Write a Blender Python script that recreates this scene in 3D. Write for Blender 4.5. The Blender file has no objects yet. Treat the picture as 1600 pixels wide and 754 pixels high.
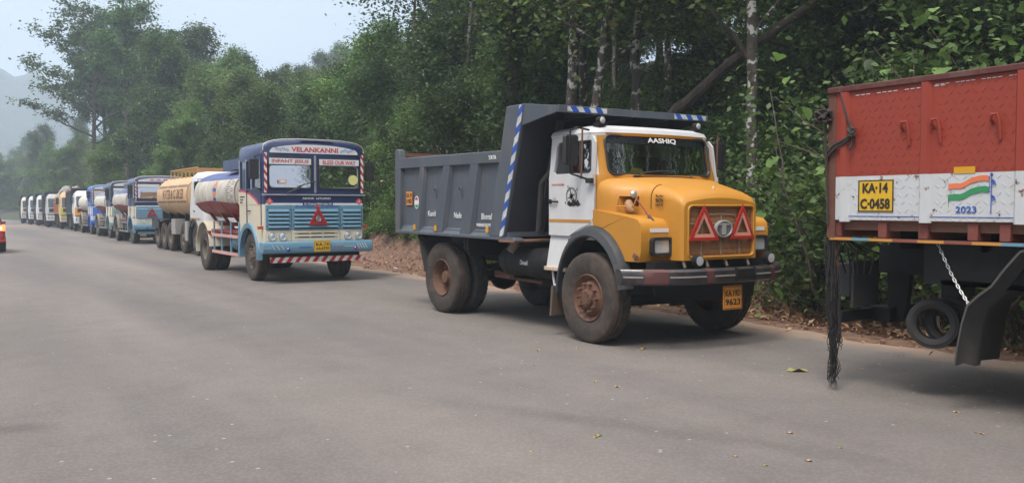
import bpy, bmesh, math, random
import numpy as np
from mathutils import Vector, Matrix
R = math.radians
PI = math.pi
S = bpy.context.scene
COL = S.collection
# ------------------------------------------------------------------ camera
CAM_H = 1.6
YAW = R(32.55)                       # the road runs along +Y; the camera looks to the right of it
cd = bpy.data.cameras.new('camera'); cam = bpy.data.objects.new('camera', cd); COL.objects.link(cam)
cam.location = (0, 0, CAM_H)
cam.rotation_euler = (R(90 - 2.265), 0, -YAW)
cd.sensor_width = 36; cd.lens = 36 * 1391 / 1600
cd.clip_start = 0.05; cd.clip_end = 4000
S.camera = cam
# ------------------------------------------------------------------ sky and sun
SUN_EL, SUN_AZ = R(60), R(238)        # azimuth clockwise from +Y
w = bpy.data.worlds.new('World'); S.world = w; w.use_nodes = True
nt = w.node_tree; nt.nodes.clear()
def wn(t, **k):
    n = nt.nodes.new(t)
    for a, b in k.items(): setattr(n, a, b)
    return n
out = wn('ShaderNodeOutputWorld'); bg = wn('ShaderNodeBackground'); bg2 = wn('ShaderNodeBackground')
sky = wn('ShaderNodeTexSky', sky_type='NISHITA', sun_disc=False, sun_elevation=SUN_EL, sun_rotation=SUN_AZ)
sky.dust_density = 4.0; sky.air_density = 1.2
bg.inputs['Strength'].default_value = 0.11
nt.links.new(sky.outputs[0], bg.inputs[0])
tc = wn('ShaderNodeTexCoord'); mp = wn('ShaderNodeMapping'); mp.inputs['Scale'].default_value = (1, 1, 3.2)
nz = wn('ShaderNodeTexNoise'); nz.inputs['Scale'].default_value = 2.2; nz.inputs['Detail'].default_value = 5
cr = wn('ShaderNodeValToRGB')
cr.color_ramp.elements[0].position = 0.32; cr.color_ramp.elements[0].color = (0.42, 0.505, 0.69, 1)
cr.color_ramp.elements[1].position = 0.68; cr.color_ramp.elements[1].color = (0.69, 0.735, 0.86, 1)
nt.links.new(tc.outputs['Generated'], mp.inputs[0]); nt.links.new(mp.outputs[0], nz.inputs['Vector'])
nt.links.new(nz.outputs[0], cr.inputs[0]); zw = wn('ShaderNodeMix', data_type='RGBA'); zw.inputs[7].default_value = (0.78, 0.76, 0.75, 1); nt.links.new(cr.outputs[0], zw.inputs[6])
nt.links.new(zw.outputs[2], bg2.inputs[0])
spx = wn('ShaderNodeSeparateXYZ'); nt.links.new(tc.outputs['Generated'], spx.inputs[0])
zc = wn('ShaderNodeMath', operation='MAXIMUM'); zc.inputs[1].default_value = 0.0; nt.links.new(spx.outputs[2], zc.inputs[0])
ov = wn('ShaderNodeMath', operation='MULTIPLY_ADD'); ov.inputs[1].default_value = 1.45; ov.inputs[2].default_value = 0.29; nt.links.new(zc.outputs[0], ov.inputs[0]); nt.links.new(ov.outputs[0], bg2.inputs['Strength']); zm = wn('ShaderNodeMapRange'); zm.inputs[1].default_value = 0.15; zm.inputs[2].default_value = 0.7; nt.links.new(zc.outputs[0], zm.inputs[0]); nt.links.new(zm.outputs[0], zw.inputs[0])   # an overcast sky is brightest overhead
mx = wn('ShaderNodeMixShader'); mx.inputs[0].default_value = 0.86          # cloud cover over the clear sky
nt.links.new(bg.outputs[0], mx.inputs[1]); nt.links.new(bg2.outputs[0], mx.inputs[2])
nt.links.new(mx.outputs[0], out.inputs[0])
sl = bpy.data.lights.new('sun', 'SUN'); sl.energy = 2.0; sl.angle = R(18); sl.color = (1.0, 0.93, 0.84)
sun = bpy.data.objects.new('sun', sl); COL.objects.link(sun)
sd = Vector((math.sin(SUN_AZ) * math.cos(SUN_EL), math.cos(SUN_AZ) * math.cos(SUN_EL), math.sin(SUN_EL)))
sun.rotation_euler = sd.to_track_quat('Z', 'Y').to_euler(); sun.location = (0, 0, 60)
S.view_settings.view_transform = 'Standard'; S.view_settings.look = 'None'
S.view_settings.exposure = 1.0; S.view_settings.gamma = 1.0
S.cycles.volume_bounces = 2; S.cycles.max_bounces = 8; S.cycles.transparent_max_bounces = 16
# ------------------------------------------------------------------ helpers
def world_at(px, Z):
    """ground-plan point at photograph column px and depth Z metres from the camera"""
    X = (px - 800) / 1391 * Z
    return (X * math.cos(YAW) + Z * math.sin(YAW), -X * math.sin(YAW) + Z * math.cos(YAW))
def sstep(a, b, x):
    t = np.clip((x - a) / (b - a), 0, 1); return t * t * (3 - 2 * t)
def link(o, parent=None):
    COL.objects.link(o)
    if parent is not None: o.parent = parent
    return o
def tag(o, label=None, cat=None, group=None, kind=None):
    if label: o['label'] = label
    if cat: o['category'] = cat
    if group: o['group'] = group
    if kind: o['kind'] = kind
    return o
def empty(name, loc, rz=0, label=None, cat=None, group=None):
    o = bpy.data.objects.new(name, None); o.location = loc; o.rotation_euler.z = rz
    o.empty_display_size = 0.3
    return tag(link(o), label, cat, group)
def kids(o): return [c for c in bpy.data.objects if c.parent == o]
_KID = {}
def copy_tree(o, loc, rz, sc=1.0, label=None, group=None):
    c = o.copy(); COL.objects.link(c); c.location = loc; c.rotation_euler.z = rz
    c.scale = (sc, sc, sc) if not isinstance(sc, tuple) else sc
    if label: c['label'] = label
    if group: c['group'] = group
    if o.name not in _KID: _KID[o.name] = kids(o)
    for k in _KID[o.name]:
        q = k.copy(); COL.objects.link(q); q.parent = c
    return c

class MB:
    def __init__(s): s.v = []; s.f = []; s.m = []
    def add(s, vs, fs, mi=0):
        b = len(s.v); s.v += [tuple(p) for p in vs]
        for f in fs: s.f.append([i + b for i in f]); s.m.append(mi)
        return s
    def box(s, c, d, rot=None, mi=0):
        x, y, z = d[0] / 2, d[1] / 2, d[2] / 2
        P = [(-x,-y,-z),(x,-y,-z),(x,y,-z),(-x,y,-z),(-x,-y,z),(x,-y,z),(x,y,z),(-x,y,z)]
        if rot is not None:
            m = rot if isinstance(rot, Matrix) else Matrix.Rotation(rot[0], 3, rot[1])
            P = [tuple(m @ Vector(p)) for p in P]
        P = [(p[0] + c[0], p[1] + c[1], p[2] + c[2]) for p in P]
        return s.add(P, [(0,3,2,1),(4,5,6,7),(0,1,5,4),(1,2,6,5),(2,3,7,6),(3,0,4,7)], mi)
    def bx(s, x0, x1, y0, y1, z0, z1, mi=0):
        return s.box(((x0+x1)/2, (y0+y1)/2, (z0+z1)/2), (abs(x1-x0), abs(y1-y0), abs(z1-z0)), None, mi)
    def cyl(s, a, b, r0, r1=None, n=16, caps=True, mi=0):
        a = Vector(a); b = Vector(b); r1 = r0 if r1 is None else r1
        d = (b - a).normalized(); u = d.orthogonal().normalized(); w_ = d.cross(u)
        P = []
        for c, r in ((a, r0), (b, r1)):
            for i in range(n):
                t = 2 * PI * i / n; P.append(c + u * (r * math.cos(t)) + w_ * (r * math.sin(t)))
        F = [(i, (i+1) % n, n + (i+1) % n, n + i) for i in range(n)]
        if caps: F += [tuple(range(n-1, -1, -1)), tuple(range(n, 2*n))]
        return s.add(P, F, mi)
    def tube(s, pts, r, n=8, mi=0, caps=True):
        pts = [Vector(p) for p in pts]; k = len(pts)
        rs = r if isinstance(r, (list, tuple)) else [r] * k
        P = []; u = None
        for i, p in enumerate(pts):
            d = (pts[min(i+1, k-1)] - pts[max(i-1, 0)])
            if d.length < 1e-9: d = Vector((0, 0, 1))
            d.normalize()
            if u is None: u = d.orthogonal().normalized()
            else:
                u = u - d * u.dot(d)
                u = u.normalized() if u.length > 1e-6 else d.orthogonal().normalized()
            w_ = d.cross(u)
            for j in range(n):
                t = 2 * PI * j / n; P.append(p + u * (rs[i] * math.cos(t)) + w_ * (rs[i] * math.sin(t)))
        F = [(i*n + j, i*n + (j+1) % n, (i+1)*n + (j+1) % n, (i+1)*n + j) for i in range(k-1) for j in range(n)]
        if caps: F += [tuple(range(n-1, -1, -1)), tuple(range((k-1)*n, k*n))]
        return s.add(P, F, mi)
    def lathe(s, prof, c, n=32, ax='X', mi=0, mod=None):
        """prof: list of (offset along axis, radius)"""
        P = []
        for k, (t, r) in enumerate(prof):
            for i in range(n):
                a = 2 * PI * i / n; rr = r + (mod(k, i) if mod else 0)
                ca, sa = rr * math.cos(a), rr * math.sin(a)
                if ax == 'X': P.append((c[0] + t, c[1] + ca, c[2] + sa))
                elif ax == 'Y': P.append((c[0] + ca, c[1] + t, c[2] + sa))
                else: P.append((c[0] + ca, c[1] + sa, c[2] + t))
        F = [(k*n + i, k*n + (i+1) % n, (k+1)*n + (i+1) % n, (k+1)*n + i) for k in range(len(prof)-1) for i in range(n)]
        return s.add(P, F, mi)
    def prism(s, poly, ax, a, b, mi=0):
        """poly in the two other axes in order (X->(y,z), Y->(x,z), Z->(x,y))"""
        n = len(poly)
        def mk(p, t): return {'X': (t, p[0], p[1]), 'Y': (p[0], t, p[1]), 'Z': (p[0], p[1], t)}[ax]
        P = [mk(p, a) for p in poly] + [mk(p, b) for p in poly]
        F = [(i, (i+1) % n, n + (i+1) % n, n + i) for i in range(n)] + [tuple(range(n-1, -1, -1)), tuple(range(n, 2*n))]
        return s.add(P, F, mi)
    def loft(s, secs, caps=True, mi=0, closed=True):
        n = len(secs[0]); b = []
        for q in secs: b += q
        m = n if closed else n - 1
        F = [(k*n + i, k*n + (i+1) % n, (k+1)*n + (i+1) % n, (k+1)*n + i) for k in range(len(secs)-1) for i in range(m)]
        if caps: F += [tuple(range(n-1, -1, -1)), tuple(range((len(secs)-1)*n, len(secs)*n))]
        return s.add(b, F, mi)
    def mesh(s, name, fix=True):
        me = bpy.data.meshes.new(name); me.from_pydata([tuple(v) for v in s.v], [], s.f)
        me.polygons.foreach_set('material_index', s.m)
        if fix:
            bm = bmesh.new(); bm.from_mesh(me); bmesh.ops.recalc_face_normals(bm, faces=bm.faces); bm.to_mesh(me); bm.free()
        return me
    def build(s, name, mat, parent=None, bevel=0, seg=2, ang=35, smooth=True, fix=True):
        me = s.mesh(name, fix)
        for m in (mat if isinstance(mat, (list, tuple)) else [mat]): me.materials.append(m)
        o = bpy.data.objects.new(name, me); link(o, parent)
        if smooth:
            me.polygons.foreach_set('use_smooth', [True] * len(me.polygons)); me.set_sharp_from_angle(angle=R(ang))
        if bevel:
            b = o.modifiers.new('bevel', 'BEVEL'); b.width = bevel; b.segments = seg; b.limit_method = 'ANGLE'
            b.angle_limit = R(ang); b.use_clamp_overlap = True; b.harden_normals = False
        return o
def booleans(o, cutters, op='DIFFERENCE'):
    """cut closed cutter meshes (MB) out of o and bake the result"""
    tmp = []
    for c in cutters:
        me = c.mesh('cutter'); q = bpy.data.objects.new('cutter', me); COL.objects.link(q); q.parent = o; tmp.append(q)
        m = o.modifiers.new('b', 'BOOLEAN'); m.operation = op; m.object = q; m.solver = 'EXACT'
    bpy.context.view_layer.update()
    dg = bpy.context.evaluated_depsgraph_get()
    me = bpy.data.meshes.new_from_object(o.evaluated_get(dg), depsgraph=dg)
    mats = list(o.data.materials)
    o.modifiers.clear(); old = o.data; o.data = me; bpy.data.meshes.remove(old)
    if len(me.materials) == 0:
        for m in mats: me.materials.append(m)
    for q in tmp:
        d = q.data; bpy.data.objects.remove(q); bpy.data.meshes.remove(d)
    me.polygons.foreach_set('use_smooth', [True] * len(me.polygons)); me.set_sharp_from_angle(angle=R(30))
    return o
def paint(o, fn):
    """give faces a material slot by where their centre lies"""
    for p in o.data.polygons: p.material_index = fn(p.center, p.normal)
def rrect(x0, x1, y0, y1, r, n=5):
    P = []
    for cx, cy, a0 in ((x1-r, y1-r, 0), (x0+r, y1-r, 90), (x0+r, y0+r, 180), (x1-r, y0+r, 270)):
        for i in range(n + 1):
            a = R(a0 + 90 * i / n); P.append((cx + r * math.cos(a), cy + r * math.sin(a)))
    return P
def ell(cx, cy, a, b, n=24): return [(cx + a * math.cos(2*PI*i/n), cy + b * math.sin(2*PI*i/n)) for i in range(n)]
FACE = {'side': Matrix(((0,0,-1),(-1,0,0),(0,1,0))), 'front': Matrix(((1,0,0),(0,0,-1),(0,1,0))), 'top': Matrix.Identity(3)}
def text(s, w_, h_, loc, face, parent, mat, name='lettering', off=0.0, ext=0.0015, tilt=0, space=1.0, roll=0):
    cu = bpy.data.curves.new('t', 'FONT'); cu.body = s; cu.size = 1; cu.extrude = 0.01; cu.offset = off; cu.space_character = space
    cu.resolution_u = 3
    o = bpy.data.objects.new('t', cu); COL.objects.link(o); bpy.context.view_layer.update()
    dg = bpy.context.evaluated_depsgraph_get(); me = bpy.data.meshes.new_from_object(o.evaluated_get(dg), depsgraph=dg)
    bpy.data.objects.remove(o); bpy.data.curves.remove(cu)
    v = np.empty(len(me.vertices) * 3); me.vertices.foreach_get('co', v); v = v.reshape(-1, 3)
    lo = v.min(0); hi = v.max(0); c = (lo + hi) / 2; v = v - c
    v[:, 0] *= w_ / (hi[0] - lo[0]); v[:, 1] *= h_ / (hi[1] - lo[1]); v[:, 2] *= ext / 0.01
    m = np.array(FACE[face])
    if roll:
        q = np.array(Matrix.Rotation(roll, 3, 'Z')); v = v @ q.T
    if tilt:
        q = np.array(Matrix.Rotation(tilt, 3, 'X')); v = v @ q.T
    v = v @ m.T + np.array(loc)
    me.vertices.foreach_set('co', v.ravel().astype('f')); me.name = name
    me.materials.clear(); me.materials.append(mat)
    n = bpy.data.objects.new(name, me); link(n, parent); return n

# ------------------------------------------------------------------ materials
MATS = {}
def M(name, col, rough=0.5, metal=0.0, dirt=0.0, dcol=(0.16, 0.12, 0.085), dscale=4.0, var=0.12, bump=0.0, bscale=60,
      coat=0.0, rust=0.0, spec=0.5, streak=False):
    if name in MATS: return MATS[name]
    m = bpy.data.materials.new(name); m.use_nodes = True; n = m.node_tree; b = n.nodes['Principled BSDF']
    def N(t, **k):
        q = n.nodes.new(t)
        for a, v in k.items(): setattr(q, a, v)
        return q
    L = n.links.new
    co = N('ShaderNodeTexCoord'); oi = N('ShaderNodeObjectInfo')
    v = co.outputs['Object']
    if streak:
        mpn = N('ShaderNodeMapping'); mpn.inputs['Scale'].default_value = (1, 1, 0.25); L(v, mpn.inputs[0]); v = mpn.outputs[0]
    n1 = N('ShaderNodeTexNoise'); n1.inputs['Scale'].default_value = dscale; n1.inputs['Detail'].default_value = 8; n1.inputs['Roughness'].default_value = 0.65
    L(v, n1.inputs['Vector'])
    hs = N('ShaderNodeHueSaturation'); hs.inputs['Color'].default_value = (*col, 1)
    mr = N('ShaderNodeMapRange'); mr.inputs[3].default_value = 1 - var; mr.inputs[4].default_value = 1 + var
    L(n1.outputs[0], mr.inputs[0]); L(mr.outputs[0], hs.inputs['Value']); c = hs.outputs[0]
    rsock = None
    if dirt > 0:
        r = N('ShaderNodeValToRGB'); r.color_ramp.elements[0].position = 0.62 - dirt * 0.35; r.color_ramp.elements[1].position = 0.86 - dirt * 0.2
        r.color_ramp.elements[1].color = (min(1, dirt * 1.6),) * 3 + (1,)
        n2 = N('ShaderNodeTexNoise'); n2.inputs['Scale'].default_value = dscale * 1.7; n2.inputs['Detail'].default_value = 9; n2.inputs['Roughness'].default_value = 0.7
        L(v, n2.inputs['Vector']); L(n2.outputs[0], r.inputs[0])
        mxn = N('ShaderNodeMix', data_type='RGBA'); L(r.outputs[0], mxn.inputs[0]); L(c, mxn.inputs[6]); mxn.inputs[7].default_value = (*dcol, 1)
        c = mxn.outputs[2]
    if rust > 0:
        r = N('ShaderNodeValToRGB'); r.color_ramp.elements[0].position = 0.70 - rust * 0.2; r.color_ramp.elements[1].position = 0.73 - rust * 0.2
        n3 = N('ShaderNodeTexNoise'); n3.inputs['Scale'].default_value = 9; n3.inputs['Detail'].default_value = 10; n3.inputs['Roughness'].default_value = 0.75
        L(co.outputs['Object'], n3.inputs['Vector']); L(n3.outputs[0], r.inputs[0])
        mxn = N('ShaderNodeMix', data_type='RGBA'); L(r.outputs[0], mxn.inputs[0]); L(c, mxn.inputs[6]); mxn.inputs[7].default_value = (0.13, 0.05, 0.025, 1)
        c = mxn.outputs[2]
    L(c, b.inputs['Base Color'])
    mr2 = N('ShaderNodeMapRange'); mr2.inputs[3].default_value = max(0.02, rough - 0.1); mr2.inputs[4].default_value = min(1, rough + 0.15)
    L(n1.outputs[0], mr2.inputs[0]); L(mr2.outputs[0], b.inputs['Roughness'])
    b.inputs['Metallic'].default_value = metal; b.inputs['Coat Weight'].default_value = coat; b.inputs['Coat Roughness'].default_value = 0.15
    b.inputs['Specular IOR Level'].default_value = spec
    if bump > 0:
        bn = N('ShaderNodeTexNoise'); bn.inputs['Scale'].default_value = bscale; bn.inputs['Detail'].default_value = 5
        L(co.outputs['Object'], bn.inputs['Vector'])
        bp = N('ShaderNodeBump'); bp.inputs['Strength'].default_value = bump; bp.inputs['Distance'].default_value = 0.01
        L(bn.outputs[0], bp.inputs['Height']); L(bp.outputs[0], b.inputs['Normal'])
    MATS[name] = m; return m
def glass_mat(name, tint, refl=0.18, rough=0.02):
    m = bpy.data.materials.new(name); m.use_nodes = True; n = m.node_tree; n.nodes.clear()
    o = n.nodes.new('ShaderNodeOutputMaterial'); t = n.nodes.new('ShaderNodeBsdfTransparent'); g = n.nodes.new('ShaderNodeBsdfGlossy')
    f = n.nodes.new('ShaderNodeFresnel'); f.inputs[0].default_value = 1.5
    a = n.nodes.new('ShaderNodeMath'); a.operation = 'MULTIPLY_ADD'; a.inputs[1].default_value = 1.6; a.inputs[2].default_value = refl
    x = n.nodes.new('ShaderNodeMixShader'); t.inputs[0].default_value = (*tint, 1); g.inputs['Roughness'].default_value = rough
    g.inputs[0].default_value = (0.95, 0.97, 1, 1)
    n.links.new(f.outputs[0], a.inputs[0]); n.links.new(a.outputs[0], x.inputs[0]); n.links.new(t.outputs[0], x.inputs[1]); n.links.new(g.outputs[0], x.inputs[2])
    n.links.new(x.outputs[0], o.inputs[0]); return m
def emit_mat(name, col, st):
    m = bpy.data.materials.new(name); m.use_nodes = True; b = m.node_tree.nodes['Principled BSDF']
    b.inputs['Base Color'].default_value = (*col, 1); b.inputs['Emission Color'].default_value = (*col, 1); b.inputs['Emission Strength'].default_value = st
    return m
def stripe_mat(name, c1, c2, period, direction, duty=0.5, rough=0.45):
    """painted diagonal bands; direction = vector in object space, period in metres"""
    m = bpy.data.materials.new(name); m.use_nodes = True; n = m.node_tree; b = n.nodes['Principled BSDF']; L = n.links.new
    co = n.nodes.new('ShaderNodeTexCoord'); d = n.nodes.new('ShaderNodeVectorMath'); d.operation = 'DOT_PRODUCT'
    d.inputs[1].default_value = tuple(x / period for x in direction); L(co.outputs['Object'], d.inputs[0])
    f = n.nodes.new('ShaderNodeMath'); f.operation = 'FRACT'; L(d.outputs['Value'], f.inputs[0])
    g = n.nodes.new('ShaderNodeMath'); g.operation = 'GREATER_THAN'; g.inputs[1].default_value = duty; L(f.outputs[0], g.inputs[0])
    x = n.nodes.new('ShaderNodeMix'); x.data_type = 'RGBA'; x.inputs[6].default_value = (*c1, 1); x.inputs[7].default_value = (*c2, 1)
    nz_ = n.nodes.new('ShaderNodeTexNoise'); nz_.inputs['Scale'].default_value = 14; nz_.inputs['Detail'].default_value = 8; L(co.outputs['Object'], nz_.inputs['Vector'])
    mr = n.nodes.new('ShaderNodeMapRange'); mr.inputs[1].default_value = 0.3; mr.inputs[2].default_value = 0.7; mr.inputs[3].default_value = 0.65; mr.inputs[4].default_value = 1.05; L(nz_.outputs[0], mr.inputs[0])
    hs = n.nodes.new('ShaderNodeHueSaturation'); L(g.outputs[0], x.inputs[0]); L(x.outputs[2], hs.inputs['Color']); L(mr.outputs[0], hs.inputs['Value'])
    L(hs.outputs[0], b.inputs['Base Color']); b.inputs['Roughness'].default_value = rough; return m

ORANGE = M('marigold_paint', (0.46, 0.205, 0.018), 0.5, dirt=0.22, dcol=(0.36, 0.17, 0.05), dscale=2.2, var=0.14, coat=0.08, rust=0.12)
WHITE = M('white_paint', (0.54, 0.55, 0.565), 0.42, dirt=0.26, dcol=(0.46, 0.40, 0.34), dscale=3, rust=0.08, coat=0.15, streak=True)
CREAM = M('cream_paint', (0.56, 0.51, 0.40), 0.45, dirt=0.14, dcol=(0.4, 0.33, 0.24), dscale=4, rust=0.05, streak=True)
GREYBODY = M('blue_grey_paint', (0.070, 0.084, 0.106), 0.45, dirt=0.36, dcol=(0.165, 0.14, 0.118), dscale=2.5, var=0.22, rust=0.10, streak=True)
BLACKM = M('black_metal', (0.012, 0.012, 0.013), 0.6, spec=.25, dirt=0.2, dcol=(0.045, 0.035, 0.028), dscale=5)
BLACKP = M('black_plastic', (0.02, 0.021, 0.023), 0.5, dirt=0.12, dcol=(0.08, 0.07, 0.06))
RUBBER = M('black_rubber', (0.028, 0.027, 0.027), 0.75, dirt=0.3, dcol=(0.085, 0.068, 0.055), dscale=8)
TYREB = M('dusty_tyre', (0.034, 0.028, 0.025), 0.85, dirt=0.6, dcol=(0.10, 0.068, 0.050), dscale=3.5, bump=0.15)
TYREG = M('grey_tyre', (0.030, 0.029, 0.029), 0.85, dirt=0.5, dcol=(0.085, 0.075, 0.066), dscale=4, bump=0.15)
RIMR = M('red_dust_rim', (0.10, 0.045, 0.028), 0.75, dirt=0.6, dcol=(0.17, 0.085, 0.05), dscale=9, bump=0.3)
RIMG = M('grey_rim', (0.10, 0.085, 0.07), 0.7, dirt=0.5, dcol=(0.15, 0.11, 0.08), dscale=9, bump=0.2)
CHROME = M('worn_chrome', (0.60, 0.60, 0.60), 0.3, metal=0.55, dirt=0.2, dcol=(0.2, 0.17, 0.14), dscale=12)
STEEL = M('galvanised_steel', (0.45, 0.46, 0.47), 0.45, metal=0.6)
LENS = M('lamp_lens', (0.55, 0.57, 0.58), 0.12, metal=0.3, coat=1.0, dirt=0.1, dscale=14)
REDR = M('red_reflector', (0.38, 0.026, 0.020), 0.3, coat=0.4, var=0.05)
PINKR = M('pink_reflector', (0.62, 0.27, 0.20), 0.35, var=0.08)
ORANGEL = M('amber_lens', (0.42, 0.10, 0.03), 0.25, coat=0.5)
NAVY = M('navy_paint', (0.020, 0.035, 0.115), 0.3, dirt=0.12, dcol=(0.10, 0.10, 0.13), coat=0.4, dscale=3)
SKYB = M('sky_blue_paint', (0.115, 0.24, 0.34), 0.42, dirt=0.16, dcol=(0.13, 0.16, 0.17), rust=0.04, dscale=5, coat=0.1)
MIDB = M('mid_blue_paint', (0.07, 0.16, 0.40), 0.42, dirt=0.12, coat=0.1)
REDP = M('red_oxide_paint', (0.265, 0.036, 0.018), 0.55, dirt=0.25, dcol=(0.12, 0.040, 0.028), dscale=3, rust=0.12, bump=0.05, streak=True)
MAROON = M('maroon_paint', (0.22, 0.022, 0.022), 0.4, dirt=0.2, dcol=(0.14, 0.06, 0.05), dscale=3)
WHITEP = M('rusty_white_paint', (0.50, 0.52, 0.54), 0.5, dirt=0.26, dcol=(0.40, 0.36, 0.32), dscale=4, rust=0.55)
RUSTM = M('rusty_steel', (0.15, 0.07, 0.045), 0.8, dirt=0.4, dcol=(0.09, 0.035, 0.025), dscale=7, bump=0.3)
YPLATE = M('yellow_plate', (0.62, 0.38, 0.02), 0.4, dirt=0.12, dscale=12)
INK = M('black_ink', (0.02, 0.018, 0.016), 0.5)
INKW = M('white_ink', (0.64, 0.66, 0.68), 0.5)
INKB = M('blue_ink', (0.03, 0.09, 0.38), 0.5)
INKR = M('red_ink', (0.50, 0.05, 0.07), 0.5)
INKG = M('green_ink', (0.03, 0.24, 0.09), 0.5)
SAFF = M('saffron_ink', (0.66, 0.17, 0.07), 0.5)
SEAT = M('dark_seat', (0.05, 0.04, 0.04), 0.8)
GLASS = glass_mat('window_glass', (0.74, 0.78, 0.78), 0.26)
GLASSM = glass_mat('mirroring_glass', (0.55, 0.6, 0.62), 0.62)
GLASSD = glass_mat('tinted_glass', (0.30, 0.36, 0.38), 0.24)
GLASSF = glass_mat('far_glass', (0.10, 0.12, 0.14), 0.05, 0.08)
BEIGE = M('beige_tank_paint', (0.55, 0.36, 0.19), 0.5, dirt=0.3, dcol=(0.26, 0.15, 0.075), dscale=2.5, streak=True)
RIMRED = M('dull_red_frame', (0.30, 0.05, 0.05), 0.5, dirt=0.25)
RWBAND = stripe_mat('red_white_band', (0.50, 0.03, 0.03), (0.75, 0.75, 0.75), 0.10, (0.8, 0, 0.6))
# ------------------------------------------------------------------ shared vehicle parts
def tyre_profile(w, r, bead):
    h = w / 2
    return [(-h*0.72, bead), (-h*0.92, bead + (r-bead)*0.25), (-h, bead + (r-bead)*0.55), (-h*0.93, r - 0.035), (-h*0.86, r - 0.008),
            (-h*0.55, r), (-h*0.50, r-0.014), (-h*0.44, r-0.014), (-h*0.40, r), (-h*0.08, r), (-h*0.04, r-0.014), (h*0.04, r-0.014), (h*0.08, r),
            (h*0.40, r), (h*0.44, r-0.014), (h*0.50, r-0.014), (h*0.55, r), (h*0.86, r-0.008), (h*0.93, r-0.035), (h, bead + (r-bead)*0.55), (h*0.92, bead + (r-bead)*0.25), (h*0.72, bead)]
def wheel(parent, x, y, r=0.525, w=0.27, tyre=None, rim=None, deep=False, n=96, detail=True, z=None, name='wheel'):
    """a wheel whose outside faces -X when x<0 and +X otherwise"""
    sgn = -1 if x < 0 else 1
    z = r if z is None else z
    bead = r * 0.52; c = (x, y, z); h = w / 2
    m = MB()
    if deep:
        pr = [(h*0.80, bead+0.005), (h*0.86, bead-0.005), (h*0.62, bead-0.03), (-h*0.2, bead-0.05), (-h*0.35, bead-0.09), (-h*0.32, 0.12), (-h*0.1, 0.115), (h*0.25, 0.10), (h*0.45, 0.085), (h*0.47, 0.001)]
    else:
        pr = [(h*0.80, bead+0.005), (h*0.86, bead-0.005), (h*0.55, bead-0.035), (h*0.35, bead-0.06), (h*0.70, bead-0.10), (h*0.78, 0.135), (h*0.80, 0.11), (h*1.12, 0.10), (h*1.18, 0.07), (h*1.18, 0.001)]
    m.lathe([(t * sgn, q) for t, q in pr], c, n=32)
    m.lathe([(-h*0.8*sgn, bead), (h*0.8*sgn, bead)], c, n=32)
    if detail:
        nb = 10
        for i in range(nb):
            a = 2*PI*i/nb; rr = 0.165
            bxo = (-h*0.32 if deep else h*0.74) * sgn
            p = (x + bxo, y + rr*math.cos(a), z + rr*math.sin(a))
            m.cyl(p, (p[0] + sgn*0.055, p[1], p[2]), 0.02, 0.016, n=6)
        if not deep:
            for i in range(8):
                a = 2*PI*i/8 + 0.2; p = (x + sgn*h*1.14, y + 0.075*math.cos(a), z + 0.075*math.sin(a))
                m.cyl(p, (p[0] + sgn*0.02, p[1], p[2]), 0.011, n=6)
    o = m.build(name, rim, parent)
    pf = tyre_profile(w, r, bead); kk = len(pf)
    lug = (lambda k, i: (-0.016 if (i % 2 == 0 and k in (3, 4, kk-5, kk-4)) else 0)) if detail else None
    t = MB().lathe(pf, c, n=n, mod=lug)
    t.build('tyre', tyre, o, ang=30 if not detail else 50)
    return o
def headlamp(parent, c, w, h, depth=0.05, round_=False, frame=None):
    fm = frame or BLACKP
    if round_:
        o = MB().lathe([(0, w*0.42), (-depth*0.8, w*0.42), (-depth, w*0.5), (0.0, w*0.5)], c, n=24, ax='Y').build('headlight', fm, parent)
        MB().lathe([(-depth*0.55, w*0.43), (-depth*0.95, w*0.30), (-depth*1.15, 0.001)], c, n=24, ax='Y').build('lens', LENS, o)
    else:
        q = rrect(c[0]-w/2, c[0]+w/2, c[2]-h/2, c[2]+h/2, min(w, h)*0.22); q2 = rrect(c[0]-w*0.39, c[0]+w*0.39, c[2]-h*0.36, c[2]+h*0.36, min(w, h)*0.13)
        m = MB(); n = len(q); y0, y1 = c[1], c[1]-depth
        m.loft([[(p[0], y0, p[1]) for p in q], [(p[0], y1, p[1]) for p in q], [(p[0], y1, p[1]) for p in q2], [(p[0], y0-depth*0.3, p[1]) for p in q2]], caps=False)
        o = m.build('headlight', fm, parent)
        MB().prism(q2, 'Y', c[1]-depth*0.35, c[1]-depth*0.6).build('lens', LENS, o, bevel=0.006)
    return o
def body_loft(secs, hw_r=None):
    """secs: (z, y_front, y_back, half_width, corner_radius[, bow]) -> closed solid, columns line up between sections"""
    out_ = []
    for sct in secs:
        z, yf, yb, hw, r = sct[:5]; bow = sct[5] if len(sct) > 5 else 0.0
        P = []
        nb = 8                                             # bowed front from left to right
        for i in range(nb + 1):
            t = -1 + 2*i/nb; P.append(((hw - r) * t, yf - bow * (1 - t*t), z))
        for i in range(1, 6):
            a = R(-90 + 90*i/6); P.append((hw - r + r*math.cos(a), yf + r + r*math.sin(a), z))
        P.append((hw, yf + r, z)); P.append((hw, yb - 0.05, z)); P.append((hw - 0.05, yb, z)); P.append((-hw + 0.05, yb, z)); P.append((-hw, yb - 0.05, z)); P.append((-hw, yf + r, z))
        for i in range(1, 6):
            a = R(180 + 90*i/6); P.append((-hw + r + r*math.cos(a), yf + r + r*math.sin(a), z))
        out_.append(P)
    return MB().loft(out_)
def shrink(secs, t, tz=None):
    tz = t if tz is None else tz
    q = [list(s) for s in secs]
    for s in q: s[1] += t; s[2] -= t; s[3] -= t; s[4] = max(0.01, s[4] - t)
    q[0][0] += tz; q[-1][0] -= tz
    return q
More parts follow.
